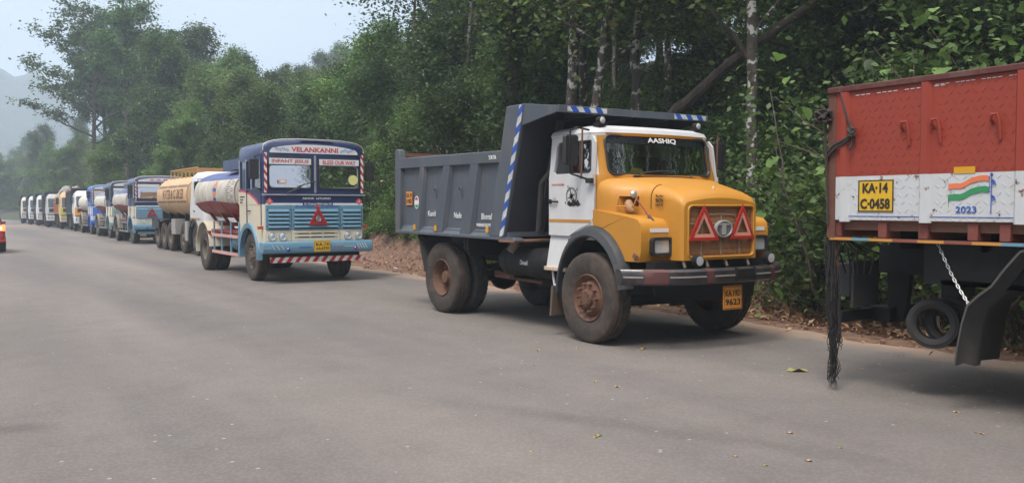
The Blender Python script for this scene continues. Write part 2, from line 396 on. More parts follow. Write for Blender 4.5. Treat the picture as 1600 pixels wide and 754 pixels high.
def triangle_sign(parent, c, w, h, tilt=0.0, inner=PINKR):
    """hollow warning triangle facing -Y"""
    def tri(s, dy): 
        k = 0.06 * w
        pts = [(-w/2*s, -h/3*s), (w/2*s, -h/3*s), (0, 2*h/3*s)]
        return [(c[0] + p[0], c[1] + dy + math.sin(tilt) * p[1], c[2] + p[1]) for p in pts]
    m = MB().loft([tri(1, 0), tri(1, -0.018), tri(0.74, -0.022), tri(0.74, 0)], caps=False)
    o = m.build('warning_triangle', REDR, parent)
    MB().loft([tri(0.735, -0.002), tri(0.735, -0.014), tri(0.45, -0.014), tri(0.45, -0.002)], caps=False).build('inner_band', inner, o)
    return o
def plate(parent, c, w, h, lines, mat=None, ink=None, tilt=0, hs=None):
    o = MB().prism(rrect(c[0]-w/2, c[0]+w/2, c[2]-h/2, c[2]+h/2, 0.015), 'Y', c[1], c[1]-0.008).build('number_plate', mat or YPLATE, parent, bevel=0.002)
    ink = ink or INK; k = len(lines); lh = h * 0.72 / k
    fr = MB()
    for (x0, x1, z0, z1) in ((c[0]-w/2+.01, c[0]+w/2-.01, c[2]+h/2-.016, c[2]+h/2-.010), (c[0]-w/2+.01, c[0]+w/2-.01, c[2]-h/2+.010, c[2]-h/2+.016),
                             (c[0]-w/2+.01, c[0]-w/2+.016, c[2]-h/2+.016, c[2]+h/2-.016), (c[0]+w/2-.016, c[0]+w/2-.01, c[2]-h/2+.016, c[2]+h/2-.016)):
        fr.bx(x0, x1, c[1]-0.010, c[1]-0.008, z0, z1)
    fr.build('border', ink or INK, o)
    for i, s_ in enumerate(lines):
        zc = c[2] + h * 0.36 - lh * (i + 0.5)
        text(s_, w * 0.78, lh * 0.72, (c[0], c[1] - 0.011, zc), 'front', o, ink or INK, off=0.015)
    return o
def mirror(parent, pts, c, w, d, h, mat=None):
    o = MB().tube(pts, 0.012, 8).build('mirror', mat or BLACKM, parent)
    MB().prism(rrect(c[0]-w/2, c[0]+w/2, c[2]-h/2, c[2]+h/2, 0.035), 'Y', c[1]-d/2, c[1]+d/2).build('mirror_housing', mat or BLACKP, o, bevel=0.015)
    return o
# ------------------------------------------------------------------ the marigold tipper
BLUEW = stripe_mat('blue_silver_tape', (0.55, 0.56, 0.56), (0.02, 0.09, 0.42), 0.16, (0, 0.55, 0.83))
BLUEW2 = stripe_mat('blue_silver_lip_tape', (0.55, 0.56, 0.56), (0.02, 0.09, 0.42), 0.15, (0.8, 0.0, 0.6))
def yellow_tipper():
    T = empty('tipper_truck', (7.42, 8.27, 0), 0, 'tipper truck with marigold bonnet, white cab and grey tipping body, second from the right', 'truck')
    # chassis ---------------------------------------------------------------
    m = MB()
    for s in (-1, 1): m.bx(s*0.42-0.04, s*0.42+0.04, -0.85, 4.6, 0.78, 1.02)
    for y in (-0.7, 0.9, 2.2, 3.2, 4.5): m.bx(-0.38, 0.38, y-0.05, y+0.05, 0.80, 0.98)
    m.bx(-0.36, 0.36, -0.75, 0.5, 0.62, 1.15)                      # engine block
    ch = m.build('chassis', BLACKM, T)
    MB().cyl((-0.85, 0, 0.5), (0.85, 0, 0.5), 0.055).box((0, 0, 0.46), (0.9, 0.11, 0.12)).build('front_axle', BLACKM, ch)
    d = MB().cyl((-1.0, 3.6, 0.525), (1.0, 3.6, 0.525), 0.085)
    d.lathe([(-0.22, 0.09), (-0.12, 0.2), (0.0, 0.235), (0.12, 0.2), (0.22, 0.09)], (0, 3.6, 0.525), 20)
    d.build('rear_axle', BLACKM, ch)
    MB().cyl((0, 0.6, 0.8), (0, 3.4, 0.56), 0.05).build('drive_shaft', RUSTM, ch)
    g = MB().lathe([(0, 0.1), (0.15, 0.2), (0.45, 0.22), (0.8, 0.12), (1.0, 0.07)], (0, 0.35, 0.72), 16, 'Y'); g.build('gearbox', BLACKM, ch)
    for s in (-1, 1):
        MB().prism([(2.9, 0.72), (3.6, 0.60), (4.3, 0.72), (4.3, 0.78), (3.6, 0.68), (2.9, 0.78)], 'X', s*0.44-0.04, s*0.44+0.04).build('leaf_spring', BLACKM, ch)
        MB().prism([(-0.7, 0.68), (0, 0.56), (0.7, 0.68), (0.7, 0.74), (0, 0.63), (-0.7, 0.74)], 'X', s*0.44-0.04, s*0.44+0.04).build('leaf_spring', BLACKM, ch)
    # wheels -------------------------------------------------------------------
    for s in (-1, 1):
        wheel(T, s*0.98, 0.0, 0.53, 0.27, TYREB, RIMR, n=120)
        wheel(T, s*1.0, 3.6, 0.53, 0.26, TYREB, RIMR, deep=True, n=120)
        wheel(T, s*0.70, 3.6, 0.53, 0.26, TYREG, RIMR, n=96)
    # cab shell ------------------------------------------------------------------
    secs = [(1.20, -.05, .98, .965, .12, .06), (1.56, -.06, .99, .98, .13, .07), (1.93, -.05, .99, .98, .14, .08), (1.97, -.045, .99, .978, .14, .08),
            (2.44, .06, 1.0, .935, .15, .08), (2.475, .055, 1.01, .945, .15, .08), (2.52, .07, 1.0, .92, .16, .075), (2.56, .14, .95, .84, .18, .05), (2.585, .30, .85, .62, .2, .02)]
    cab = body_loft(secs).build('cab_shell', [ORANGE, WHITE, RUSTM], T)
    inner = body_loft([[1.16 if i == 0 else s[0]] + list(s[1:]) for i, s in enumerate(shrink(secs, 0.045, 0.03))])
    ws = MB().prism(rrect(-.82, .82, 1.975, 2.44, .085), 'Y', -.5, .35)
    sw = MB().prism([(.05, 1.99), (.10, 2.40), (.82, 2.40), (.86, 1.99)], 'X', -1.2, 1.2)
    rw = MB().prism(rrect(-.5, .5, 2.0, 2.35, .05), 'Y', .8, 1.3)
    vent = MB().bx(-1.05, -.9, -.01, -.006, 1.6, 1.601)
    booleans(cab, [inner, ws, sw, rw])
    def pc(c, n):
        if c.z > 2.475 : return 1
        return 0 if c.y < 0.05 + 0.0 else 1
    paint(cab, pc)
    # doors (a skin panel 1 cm proud on each side)
    def xs(z): return 0.987 - (max(0, z - 1.95) / 0.49) * 0.047
    for s in (-1, 1):
        out_ = [(.925, 1.24), (.925, 1.95), (.905, 2.36), (.86, 2.435), (.10, 2.435), (.035, 2.36), (.005, 1.95), (.005, 1.5), (.06, 1.40), (.30, 1.33), (.50, 1.24)]
        dm = MB().prism(out_, 'X', -0.012, 0.012)
        door = dm.build('door', WHITE, T)
        hole = MB().prism([(.80, 1.995), (.83, 2.02), (.80, 2.34), (.76, 2.385), (.15, 2.385), (.10, 2.35), (.07, 2.02), (.10, 1.995)], 'X', -0.2, 0.2)
        booleans(door, [hole])
        for v in door.data.vertices: v.co.x = s * (xs(v.co.z) + v.co.x * s)
        door.data.update()
        gm = MB().prism([(.82, 1.99), (.78, 2.39), (.13, 2.39), (.08, 1.99)], 'X', -0.003, 0.003)
        if s < 0: gm = MB().prism([(.10, 2.39), (.36, 2.39), (.28, 1.99), (.05, 1.99)], 'X', -0.003, 0.003)
        gl = gm.build('window_glass', GLASSD, door, smooth=False)
        for v in gl.data.vertices: v.co.x = s * (xs(v.co.z) - 0.02) + v.co.x
        # rubber channel round the quarter light
        q = [(.33, 2.375), (.12, 2.375), (.085, 2.03), (.115, 2.005), (.27, 2.005), (.30, 2.03), (.33, 2.375)]
        MB().tube([(s*(xs(z) + 0.008), y, z) for y, z in q], 0.014, 6).build('quarter_light_frame', BLACKP, door)
        MB().bx(s*.989, s*1.004, -.012, .03, 1.86, 1.97).build('hinge', M('hinge_cream', (.5, .42, .36), .5, rust=.4), door)
        MB().tube([(s*.99, .89, 1.66), (s*1.03, .875, 1.66), (s*1.03, .74, 1.655), (s*.99, .73, 1.655)], 0.012, 6).cyl((s*.985, .885, 1.66), (s*1.02, .885, 1.66), .028).build('door_handle', BLACKM, door)
        MB().cyl((s*.985, .80, 1.665), (s*1.001, .80, 1.665), .045, n=20).build('handle_recess', CHROME, door)
        # stripe along the lower door
        MB().bx(s*.991, s*1.003, .07, .915, 1.405, 1.44).build('door_stripe', ORANGE, door)
        if s < 0:
            MB().cyl((s*.99, .25, 1.93), (s*1.02, .25, 1.93), .004).build('pin', BLACKM, door)
            text('M.D.9611022900', .26, .022, (-1.001, .73, 1.865), 'side', door, INKR, 'lettering')
            # compass rose above a mountain range
            cy, cz = .45, 1.72; dx = -1.0015
            c = MB()
            for rr, t in ((.105, .007), (.088, .003)):
                ring = [(dx, cy + rr*math.cos(a), cz + rr*math.sin(a)) for a in [2*PI*i/28 for i in range(29)]]
                c.tube(ring, t/2, 4)
            for k in range(8):
                a = 2*PI*k/8 + .45; L_ = .10 if k % 2 else .06
                if k in (1, 5): L_ = .145
                p = (cy + L_*math.cos(a), cz + L_*math.sin(a)); e = (cy + .013*math.cos(a+1.5), cz + .013*math.sin(a+1.5)); f = (cy - .013*math.cos(a+1.5), cz - .013*math.sin(a+1.5))
                c.add([(dx-.001, *p), (dx-.001, *e), (dx-.001, *f)], [(0, 1, 2)])
            c.build('compass_emblem', INK, door, smooth=False, fix=False)
            mt = MB()
            for (a0, b0, pk, pz) in ((.54, .42, .49, 1.675), (.47, .33, .40, 1.70), (.38, .26, .32, 1.685), (.52, .40, .46, 1.60)):
                zb = 1.625; mt.add([(dx-.002, a0, zb), (dx-.002, pk, pz), (dx-.002, (pk+b0)/2, (pz+zb)/2-.01), (dx-.002, b0, zb-.005), (dx-.002, (a0+b0)/2, zb-.028)], [(0, 1, 2, 3, 4)])
            mt.build('mountain_emblem', INK, door, smooth=False, fix=False)
            text('S', .018, .026, (-1.0015, .52, 1.84), 'side', door, INK); text('E', .018, .026, (-1.0015, .335, 1.80), 'side', door, INK); text('W', .02, .026, (-1.0015, .57, 1.64), 'side', door, INK)
            # painted bird on the quarter glass
            b = MB(); bx_ = -1.0
            P = [(.155, 2.06), (.19, 2.10), (.20, 2.15), (.165, 2.17), (.14, 2.14), (.12, 2.12), (.13, 2.09)]
            b.add([(-(xs(z)) - .0005, y + .03, z) for y, z in P], [tuple(range(len(P)))])
            b.add([(-(xs(z)) - .0005, y + .03, z) for y, z in ((.135, 2.16), (.125, 2.23), (.14, 2.235), (.155, 2.165))], [(0, 1, 2, 3)])
            b.build('bird_sticker', INKW, door, smooth=False, fix=False)
            text('N', .035, .05, (-.978, .21, 2.31), 'side', door, INKW)
    # rear pillar of the cab is white, lower skirt and step
    for s in (-1, 1):
        MB().add([(s*.96, .56, 1.26), (s*.96, .93, 1.26), (s*1.03, .93, .85), (s*1.03, .54, .85), (s*.93, .56, 1.26), (s*.93, .93, 1.26), (s*1.0, .93, .85), (s*1.0, .54, .85)], [(0,1,2,3), (4,7,6,5), (0,4,5,1), (1,5,6,2), (2,6,7,3), (3,7,4,0)]).build('side_skirt', WHITE, T)
        st = MB().bx(s*.72, s*1.06, .52, .95, .80, .85).build('step', M('rusty_cream_step', (0.55, .42, .33), .6, rust=.5, dirt=.4), T, bevel=.008)
        MB().tube([(s*1.0, .56, .80), (s*1.0, .58, .62), (s*1.0, .80, .62), (s*1.0, .84, .80)], .016, 6).build('foot_rung', WHITE, st)
    # windscreen -----------------------------------------------------------------
    def yf(z): return -.045 + (z - 1.97) * (.105 / .47)
    def fr(u, z, o=0.0):
        t = min(1, abs(u) / .84); return (u, yf(z) - .08 * (1 - t*t) - o, z)
    def sheet(u0, u1, z0, z1, o, nu=16, nzz=4, th=.004):
        A = [[fr(u0 + (u1-u0)*i/nu, z0 + (z1-z0)*j/nzz, o) for i in range(nu+1)] for j in range(nzz+1)]
        mm = MB(); P = [p for r_ in A for p in r_]
        F = [(j*(nu+1)+i, j*(nu+1)+i+1, (j+1)*(nu+1)+i+1, (j+1)*(nu+1)+i) for j in range(nzz) for i in range(nu)]
        mm.add(P, F); return mm
    wsg = sheet(-.835, .835, 1.96, 2.45, -.022).build('windscreen', GLASS, T, fix=False)
    hb = sheet(-.81, .81, 2.345, 2.435, -.014).build('sun_strip', M('black_film', (.012, .014, .018), .22), wsg, fix=False)
    text('AASHIQ', .46, .072, (.02, yf(2.392)-.08+.003, 2.392), 'front', wsg, INKW, off=.03, tilt=-R(12))
    q = rrect(-.82, .82, 1.975, 2.44, .085, 6); q.append(q[0])
    MB().tube([fr(a, b, .004) for a, b in q], .017, 6).build('windscreen_rubber', BLACKP, wsg)
    # wiper
    MB().tube([fr(-.46, 1.955, .03), fr(-.33, 2.005, .03), fr(-.12, 2.02, .03), fr(.06, 2.03, .02)], [.012, .009, .008, .005], 6).box(fr(-.46, 1.955, .02), (.07, .03, .025)).build('wiper', BLACKP, T)
    MB().tube([fr(.40, 1.94, .02), fr(.42, 1.965, .02), fr(.40, 1.975, .03)], .008, 6).build('wiper', BLACKP, T)
    # interior
    it = MB().bx(-.9, .9, .0, .22, 1.55, 1.93).build('dashboard', BLACKP, T, bevel=.03)
    MB().lathe([(0, .20), (.0, .215), (.02, .215), (.02, .20), (0, .20)], (.42, .30, 1.98), 24, 'Y').box((.42, .31, 1.98), (.4, .015, .03)).build('steering_wheel', BLACKP, T)
    for s in (-.45, .45): MB().prism(rrect(s-.25, s+.25, 1.5, 2.25, .08), 'Y', .72, .84).bx(s-.25, s+.25, .4, .8, 1.35, 1.5).build('cab_seat', M('maroon_seat', (.10, .02, .02), .8), T, bevel=.03)
    rag = MB(); rng = random.Random(4)
    cols = []
    for j in range(6):
        cols.append([(-.42 + .32*i/12 + rng.uniform(-.01, .01), .03 + j*.03, 1.965 + max(0, math.sin(PI*i/12)*math.sin(PI*(j+.3)/5.6))*.10 + rng.uniform(0, .012)) for i in range(13)])
    rag.add([p for c in cols for p in c], [(j*13+i, j*13+i+1, (j+1)*13+i+1, (j+1)*13+i) for j in range(5) for i in range(12)])
    tag(rag.build('yellow_cloth', M('yellow_cloth', (.75, .50, .02), .9), T, fix=False), 'crumpled yellow cloth lying behind the windscreen')
    # garlands hanging behind the glass
    gm = M('dry_garland', (.66, .54, .36), .9); gm2 = M('pale_garland', (.72, .72, .68), .9)
    for k, (x0, mm) in enumerate(((-.62, gm2), (-.48, gm2), (-.35, gm2), (.28, gm2), (.36, gm2), (.55, gm), (.60, gm), (-.1, gm2))):
        b = MB()
        for q_ in range(26):
            z = 2.42 - q_*.016 * (1 if k not in (5, 6) else .95); b.box((x0 + rng.uniform(-.014, .014) + .012*math.sin(q_*.5 + k), .10 + rng.uniform(-.012, .012), z), (.013, .013, .024), (rng.uniform(-1, 1), 'Y'))
        b.build('garland', mm, T, smooth=False)
    # bonnet ----------------------------------------------------------------------
    def sec(y, hw, zt, crown, r, zb=1.0):
        P = [(-hw, y, zb)]
        P.append((-hw, y, zt - r - .12)); 
        for i in range(7):
            a = R(180 - 90*i/6); P.append((-hw + r + r*math.cos(a), y, zt - r + r*math.sin(a)))
        for i in range(1, 8):
            t = -1 + 2*i/8; P.append(((hw - r)*t, y, zt + crown*(1 - t*t)))
        for i in range(7):
            a = R(90 - 90*i/6); P.append((hw - r + r*math.cos(a), y, zt - r + r*math.sin(a)))
        P.append((hw, y, zt - r - .12)); P.append((hw, y, zb)); return P
    ss = [(-.02, .97, 1.93, .02, .16), (-.12, .955, 1.925, .025, .20), (-.22, .92, 1.915, .03, .24), (-.32, .84, 1.90, .035, .24), (-.42, .74, 1.885, .04, .21), (-.52, .67, 1.865, .045, .17),
          (-.70, .625, 1.82, .05, .14), (-.88, .605, 1.765, .055, .11), (-.99, .595, 1.715, .055, .095), (-1.03, .58, 1.67, .05, .09), (-1.045, .565, 1.65, .045, .085)]
    hood = MB().loft([sec(*a, zb=(1.0 if a[0] < -.5 else 1.28)) for a in ss]).build('bonnet', [ORANGE, BLACKM], T)
    gr = MB().prism(rrect(-.49, .53 - .01, 1.035, 1.60, .05), 'Y', -1.3, -.98)
    vt = MB().add([(-1.2, -.30, 1.60), (-1.2, -.46, 1.60), (-1.2, -.46, 1.715), (-1.2, -.29, 1.715), (-.66, -.30, 1.60), (-.66, -.46, 1.60), (-.66, -.46, 1.715), (-.66, -.29, 1.715)], [(0,1,2,3), (4,7,6,5), (0,4,5,1), (1,5,6,2), (2,6,7,3), (3,7,4,0)])
    booleans(hood, [gr, vt])
    MB().bx(-.72, -.69, -.40, -.33, 1.6, 1.71).build('vent_louvre', RUSTM, hood)
    # vent surround
    MB().tube([(-.80, -.46, 1.60), (-.74, -.47, 1.715), (-.86, -.29, 1.72), (-.90, -.29, 1.60), (-.80, -.46, 1.60)], .010, 5).build('vent_frame', ORANGE, hood)
    # seam line where the bonnet opens
    sm = sec(-.60, .652, 1.846, .048, .155, 1.45)
    MB().tube([(p[0]*1.002, p[1], p[2]+.001) for p in sm[1:9]], .005, 4).build('seam', M('dark_seam', (.10, .04, .01), .8), hood)
    MB().tube([fr(u, 0, 0)[:1] + (-.10 - .03*(1-(u/.5)**2), 1.951 + .012*(1-(u/.5)**2)) for u in [-.5 + i/10 for i in range(11)]], .007, 4).build('bonnet_rear_edge', RUSTM, hood)
    # grille
    gp = bpy.data.materials.new('brown_mesh'); gp.use_nodes = True; n_ = gp.node_tree; b_ = n_.nodes['Principled BSDF']
    tcn = n_.nodes.new('ShaderNodeTexCoord'); ck = n_.nodes.new('ShaderNodeTexBrick'); ck.inputs['Scale'].default_value = 40; ck.inputs['Mortar Size'].default_value = .03
    ck.inputs['Color1'].default_value = (.30, .14, .055, 1); ck.inputs['Color2'].default_value = (.36, .175, .07, 1); ck.inputs['Mortar'].default_value = (.16, .075, .03, 1)
    sx_ = n_.nodes.new('ShaderNodeSeparateXYZ'); cx_ = n_.nodes.new('ShaderNodeCombineXYZ')
    n_.links.new(tcn.outputs['Object'], sx_.inputs[0]); n_.links.new(sx_.outputs[0], cx_.inputs[0]); n_.links.new(sx_.outputs[2], cx_.inputs[1]); n_.links.new(cx_.outputs[0], ck.inputs[0])
    n_.links.new(ck.outputs[0], b_.inputs['Base Color']); b_.inputs['Roughness'].default_value = .8
    gg = MB().bx(-.50, .53, -1.01, -1.0, 1.03, 1.605).build('grille', gp, T)
    WIRE = M('tan_wire', (.30, .17, .08), .6)
    for k in range(9): MB().bx(-.49, .52, -1.020, -1.014, 1.075 + k*.06, 1.079 + k*.06).build('grille_wire', WIRE, gg)
    for k in range(10): MB().bx(-.44 + k*.10, -.436 + k*.10, -1.017, -1.011, 1.035, 1.60).build('grille_wire', WIRE, gg)
    for xx in (-.28, .33): MB().tube([(xx, -1.014, 1.05), (xx*.95, -1.014, 1.42), (xx*.7, -1.014, 1.50), (0, -1.014, 1.51)], .011, 6).build('guard_bar', M('faded_bar', (.26, .19, .13), .6), gg)
    MB().bx(-.49, .52, -1.022, -1.012, 1.395, 1.42).bx(.015, .035, -1.022, -1.012, 1.05, 1.5).build('guard_bar', M('faded_bar', (.26, .19, .13), .6), gg)
    q = rrect(-.50, .53, 1.03, 1.605, .055, 5); q.append(q[0])
    MB().tube([(a, -1.043, b) for a, b in q], .013, 6).build('grille_surround', ORANGE, gg)
    triangle_sign(T, (-.275, -1.045, 1.35), .47, .40, tilt=0)
    triangle_sign(T, (.335, -1.045, 1.36), .40, .40, tilt=0)
    e = MB().loft([[(a, y, b) for a, b in ell(.035, 1.345, rx, rz, 36)] for y, rx, rz in ((-1.03, .135, .098), (-1.065, .135, .098), (-1.07, .118, .084), (-1.055, .116, .082))], caps=False).build('badge', CHROME, T)
    MB().prism(ell(.035, 1.345, .118, .084, 30), 'Y', -1.05, -1.056).build('badge_back', M('badge_grey', (.20, .21, .22), .3, metal=.5), e)
    MB().prism([(.035-.085, 1.385), (.035-.075, 1.405), (.035, 1.412), (.035+.075, 1.405), (.035+.085, 1.385), (.035+.03, 1.388), (.035+.028, 1.28), (.035-.028, 1.28), (.035-.03, 1.388)], 'Y', -1.056, -1.066).build('badge_letter', CHROME, e)
    text('madha alai', .26, .035, (.08, -1.043, 1.655), 'front', T, INKG, roll=R(1))
    text('Turbo', .13, .03, (-.637, -.72, 1.715), 'side', T, INK, off=.01); text('TATA', .13, .042, (-.640, -.72, 1.665), 'side', T, INK, off=.03); text('1613', .11, .032, (-.642, -.72, 1.615), 'side', T, INK, off=.02)
    MB().cyl((-.0, -.92, 1.80), (-.0, -.92, 1.835), .014, .004).build('washer_nozzle', CHROME, T)
    # fenders ------------------------------------------------------------------------
    for s in (-1, 1):
        P = [(-.80, .985), (-.835, 1.10), (-.84, 1.30), (-.825, 1.40), (-.77, 1.455), (-.60, 1.485), (-.03, 1.56), (.02, 1.56), (.02, 1.29)]
        for i in range(9):
            a = R(88 + (143-88)*i/8); P.append((.63*math.cos(a) + .0, .545 + .75*math.sin(a)))
        P.append((-.53, .985))
        f = MB().prism(P, 'X', s*.50, s*1.005).build('front_wing', ORANGE, T, bevel=.045, seg=4, ang=40)
        # white shoulder of the door panel over the arch
        sh = MB().prism([(.022, 1.565), (.022, 1.33), (.30, 1.30), (.55, 1.24), (.93, 1.24), (.93, 1.50), (.9, 1.535)], 'X', s*.955, s*.993).build('door_shoulder', WHITE, T, bevel=.01)
        # flare
        secs_ = []
        for i in range(25):
            a = R(-14 + (178+14)*i/24 if False else -8 + 186*i/24)
            # angle measured from the rear
            cyy, czz = math.cos(a), math.sin(a)
            ri, ro = .70, .83 - .015*abs(math.cos(a))
            c0 = (0.0, .545)
            secs_.append([(s*.94, c0[0]+cyy*ri*.83, c0[1]+czz*ri), (s*1.115, c0[0]+cyy*ri*.83, c0[1]+czz*ri), (s*1.125, c0[0]+cyy*(ri+.02)*.83, c0[1]+czz*(ri+.02)), (s*1.09, c0[0]+cyy*(ro-.03)*.83, c0[1]+czz*(ro-.03)), (s*1.03, c0[0]+cyy*ro*.83, c0[1]+czz*ro), (s*.96, c0[0]+cyy*(ro+.005)*.83, c0[1]+czz*(ro+.005))])
        # trim the front end so that it stops at the bumper and the rear at the step
        MB().loft(secs_[1:-1]).build('wheel_flare', M('flare_rubber', (.030, .033, .038), .5, dirt=.25, dcol=(.12, .10, .085)), T)
        ln = MB(); A_ = [R(5 + 170*i/16) for i in range(17)]
        ln.loft([[(s*.45, .60*math.cos(a), .545+.71*math.sin(a)), (s*.98, .60*math.cos(a), .545+.71*math.sin(a)), (s*.98, .61*math.cos(a), .545+.72*math.sin(a)), (s*.45, .61*math.cos(a), .545+.72*math.sin(a))] for a in A_])
        ln.bx(s*.44, s*.45, -.6, .6, 1.0, 1.24); ln.build('arch_liner', BLACKM, T)
        MB().prism([(.66, .62), (.70, .62), (.74, .25), (.70, .25)], 'X', s*.86, s*1.12).build('mud_flap', M('brown_flap', (.10, .07, .05), .8, dirt=.4), T)
        # headlamp, label
        hx = -.735 if s < 0 else .80
        headlamp(T, (hx, -.838, 1.155), .30, .205, .055)
        MB().prism(rrect(hx-.14, hx+.14, 1.31, 1.355, .006), 'Y', -.838, -.8445).build('label_strip', INKW, T)
        # LED lamp on the bumper
    for x_ in (-.44, .70):
        l = MB().lathe([(0.03, .02), (0.03, .062), (-.035, .068), (-.045, .055), (-.03, .001)], (x_, -1.12, 1.0), 20, 'Y').bx(x_-.012, x_+.012, -1.13, -1.10, .90, .95).build('fog_lamp', BLACKM, T)
        MB().lathe([(-.0465, .053), (-.0495, .001)], (x_, -1.12, 1.0), 20, 'Y').build('lens', M('led_lens', (.38, .39, .40), .3, dirt=.2, dcol=(.25, .25, .25), dscale=60), l)
    MB().cyl((-1.0, -.74, 1.03), (-1.02, -.80, 1.03), .018).box((-1.01, -.76, 1.05), (.05, .05, .05), (.6, 'X')).build('broken_indicator', RUSTM, T)
    # indicator pod and stalk mirror on the wing
    pod = MB().loft([[(-.80 - .11*k/4*0 - w_*math.cos(t), -.33 - k*.035, 1.57 + .05 - k*.012*(k*.35) + h_*math.sin(t)) for t in [2*PI*i/12 for i in range(12)]] for k, (w_, h_) in enumerate(((.02, .03), (.045, .06), (.055, .075), (.04, .05), (.01, .012)))]).build('wing_indicator', M('dusty_orange_pod', (.40, .22, .10), .6, dirt=.5, dcol=(.3, .25, .2)), T)
    mr_ = MB().tube([(-.78, -.74, 1.44), (-.80, -.66, 1.56), (-.84, -.52, 1.72)], .009, 6).build('stalk_mirror', M('red_rod', (.22, .05, .03), .6, dirt=.3), T)
    MB().cyl((-.78, -.75, 1.42), (-.785, -.71, 1.50), .045, .012, n=12).build('stalk_foot', BLACKP, mr_)
    MB().lathe([(-.03, .001), (-.025, .03), (0, .045), (.02, .035), (.03, .001)], (-.84, -.52, 1.735), 14, 'Y').build('mirror_ball', STEEL, mr_)
    # door mirrors
    for s in (-1, 1):
        mirror(T, [(s*.96, .16, 2.50), (s*1.18, .10, 2.52), (s*1.26, .12, 2.48), (s*1.27, .14, 2.15), (s*1.24, .14, 1.98), (s*1.08, .10, 1.93), (s*1.0, .06, 1.90)], (s*1.20, .20, 2.26), .20, .06, .36)
        MB().tube([(s*1.10, .10, 2.51), (s*1.10, .12, 1.94)], .012, 6).build('mirror_bar', RUSTM, T)
    MB().box((-1.03, .05, 1.90), (.07, .09, .06)).build('mirror_foot', BLACKP, T, bevel=.01)
    # roof lamps
    for x_ in (-.80, .76):
        b = MB().box((x_, .16, 2.575), (.10, .12, .05)).lathe([(.05, .02), (.04, .045), (-.03, .05), (-.04, .04)], (x_, .14, 2.62), 16, 'Y').build('roof_lamp', BLACKM, T)
        MB().lathe([(-.036, .042), (-.045, .03), (-.048, .001)], (x_, .14, 2.62), 16, 'Y').build('lens', LENS, b)
    # bumper -----------------------------------------------------------------------------
    def bp(x): return -1.20 + .44*(abs(x)/1.25)**3.5
    def bsweep(x0, x1, sc, z0=.83, hh=.085, n=24, out_=.0):
        sx = []
        prof = [(0.05, -hh), (-.02, -hh), (-.045, -hh*.75), (-.05, -.01), (-.045, hh*.7), (-.02, hh), (.05, hh)]
        for i in range(n+1):
            x = x0 + (x1-x0)*i/n; sx.append([(x, bp(x) + a*sc - out_, z0 + b*sc) for a, b in prof])
        return MB().loft(sx)
    bmp = bsweep(-1.25, 1.25, 1.0, n=40).build('bumper', M('tarry_bumper', (.022, .021, .024), .4, dirt=.4, dcol=(.10, .055, .045), rust=.12, coat=.3), T)
    for a, b in ((-1.08, -.86), (-.40, -.30), (.66, .74), (1.16, 1.245)): bsweep(a, b, 1.03, n=4).build('primer_patch', M('red_primer', (.085, .030, .027), .6, dirt=.3, dcol=(.05, .03, .025)), bmp)
    for a, b in ((-1.24, -1.09), (-.85, -.41), (-.29, .02), (.36, .65), (.75, 1.1)): bsweep(a, b, 1.0, z0=.835, hh=.011, n=8, out_=.004).build('worn_chrome_line', M('scuffed_line', (.26, .24, .23), .4, dirt=.45, metal=.4), bmp)
    MB().bx(.05, .33, -1.255, -1.19, .80, .90).bx(.03, .05, -1.26, -1.15, .76, .92).bx(.33, .35, -1.26, -1.15, .76, .92).build('tow_bracket', BLACKM, bmp, bevel=.006)
    for x_ in (-.55, -.2, .1, .45): MB().cyl((x_, -1.05, .92), (x_, -1.0, 1.02), .018).build('bumper_stay', RIMG, bmp)
    MB().bx(-.9, .9, -.95, -.80, .90, .99).build('front_crossmember', BLACKM, T)
    plate(T, (.06, -1.17, .575), .30, .27, ['KA.19D', '9623'], mat=M('orange_plate', (.62, .25, .03), .45, dirt=.2, dcol=(.3, .12, .04), dscale=9))
    for s in (-.06, .06): pass
    # lower black valance plate with a torn edge
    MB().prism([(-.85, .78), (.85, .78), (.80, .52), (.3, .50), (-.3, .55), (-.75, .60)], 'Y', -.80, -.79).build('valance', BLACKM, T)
    # fuel tank, battery, air tanks --------------------------------------------------------
    ft = MB().lathe([(0, .001), (0, .14), (.03, .185), (.06, .20), (1.2, .20), (1.23, .185), (1.26, .14), (1.26, .001)], (-.80, .92, .86), 28, 'Y').build('fuel_tank', BLACKM, T)
    for y in (1.15, 1.55, 1.95): MB().lathe([(0, .205), (.03, .205)], (-.80, y, .86), 24, 'Y').build('tank_strap', BLACKM, ft)
    text('Diesel', .17, .06, (-1.003, 1.50, .86), 'side', ft, INKW, tilt=0)
    MB().cyl((-.95, 1.88, .99), (-.90, 1.80, 1.14), .075, .06).build('tank_filler', M('grimy_filler', (.20, .17, .13), .5, dirt=.6), ft)
    MB().cyl((-.5, 3.0, .62), (-.80, 2.1, .62), .035).cyl((-.7, 2.7, .60), (-.7, 1.5, .58), .02).build('exhaust_pipe', RUSTM, T)
    MB().cyl((-.3, 1.1, .62), (-.3, 2.1, .60), .15).bx(.55, .9, 1.0, 1.6, .7, 1.0).build('air_reservoir', BLACKM, T)
    # tipping body ----------------------------------------------------------------------------
    W = 1.225
    def fy(z): return 1.62 - (z - 1.2) * (.50 / 1.68)          # front wall leans forward
    tb = MB()
    B = empty  # placeholder
    m = MB()
    m.bx(-W+.03, W-.03, 1.55, 4.92, 1.20, 1.26)                       # floor
    body = m.build('tipping_body', GREYBODY, T)
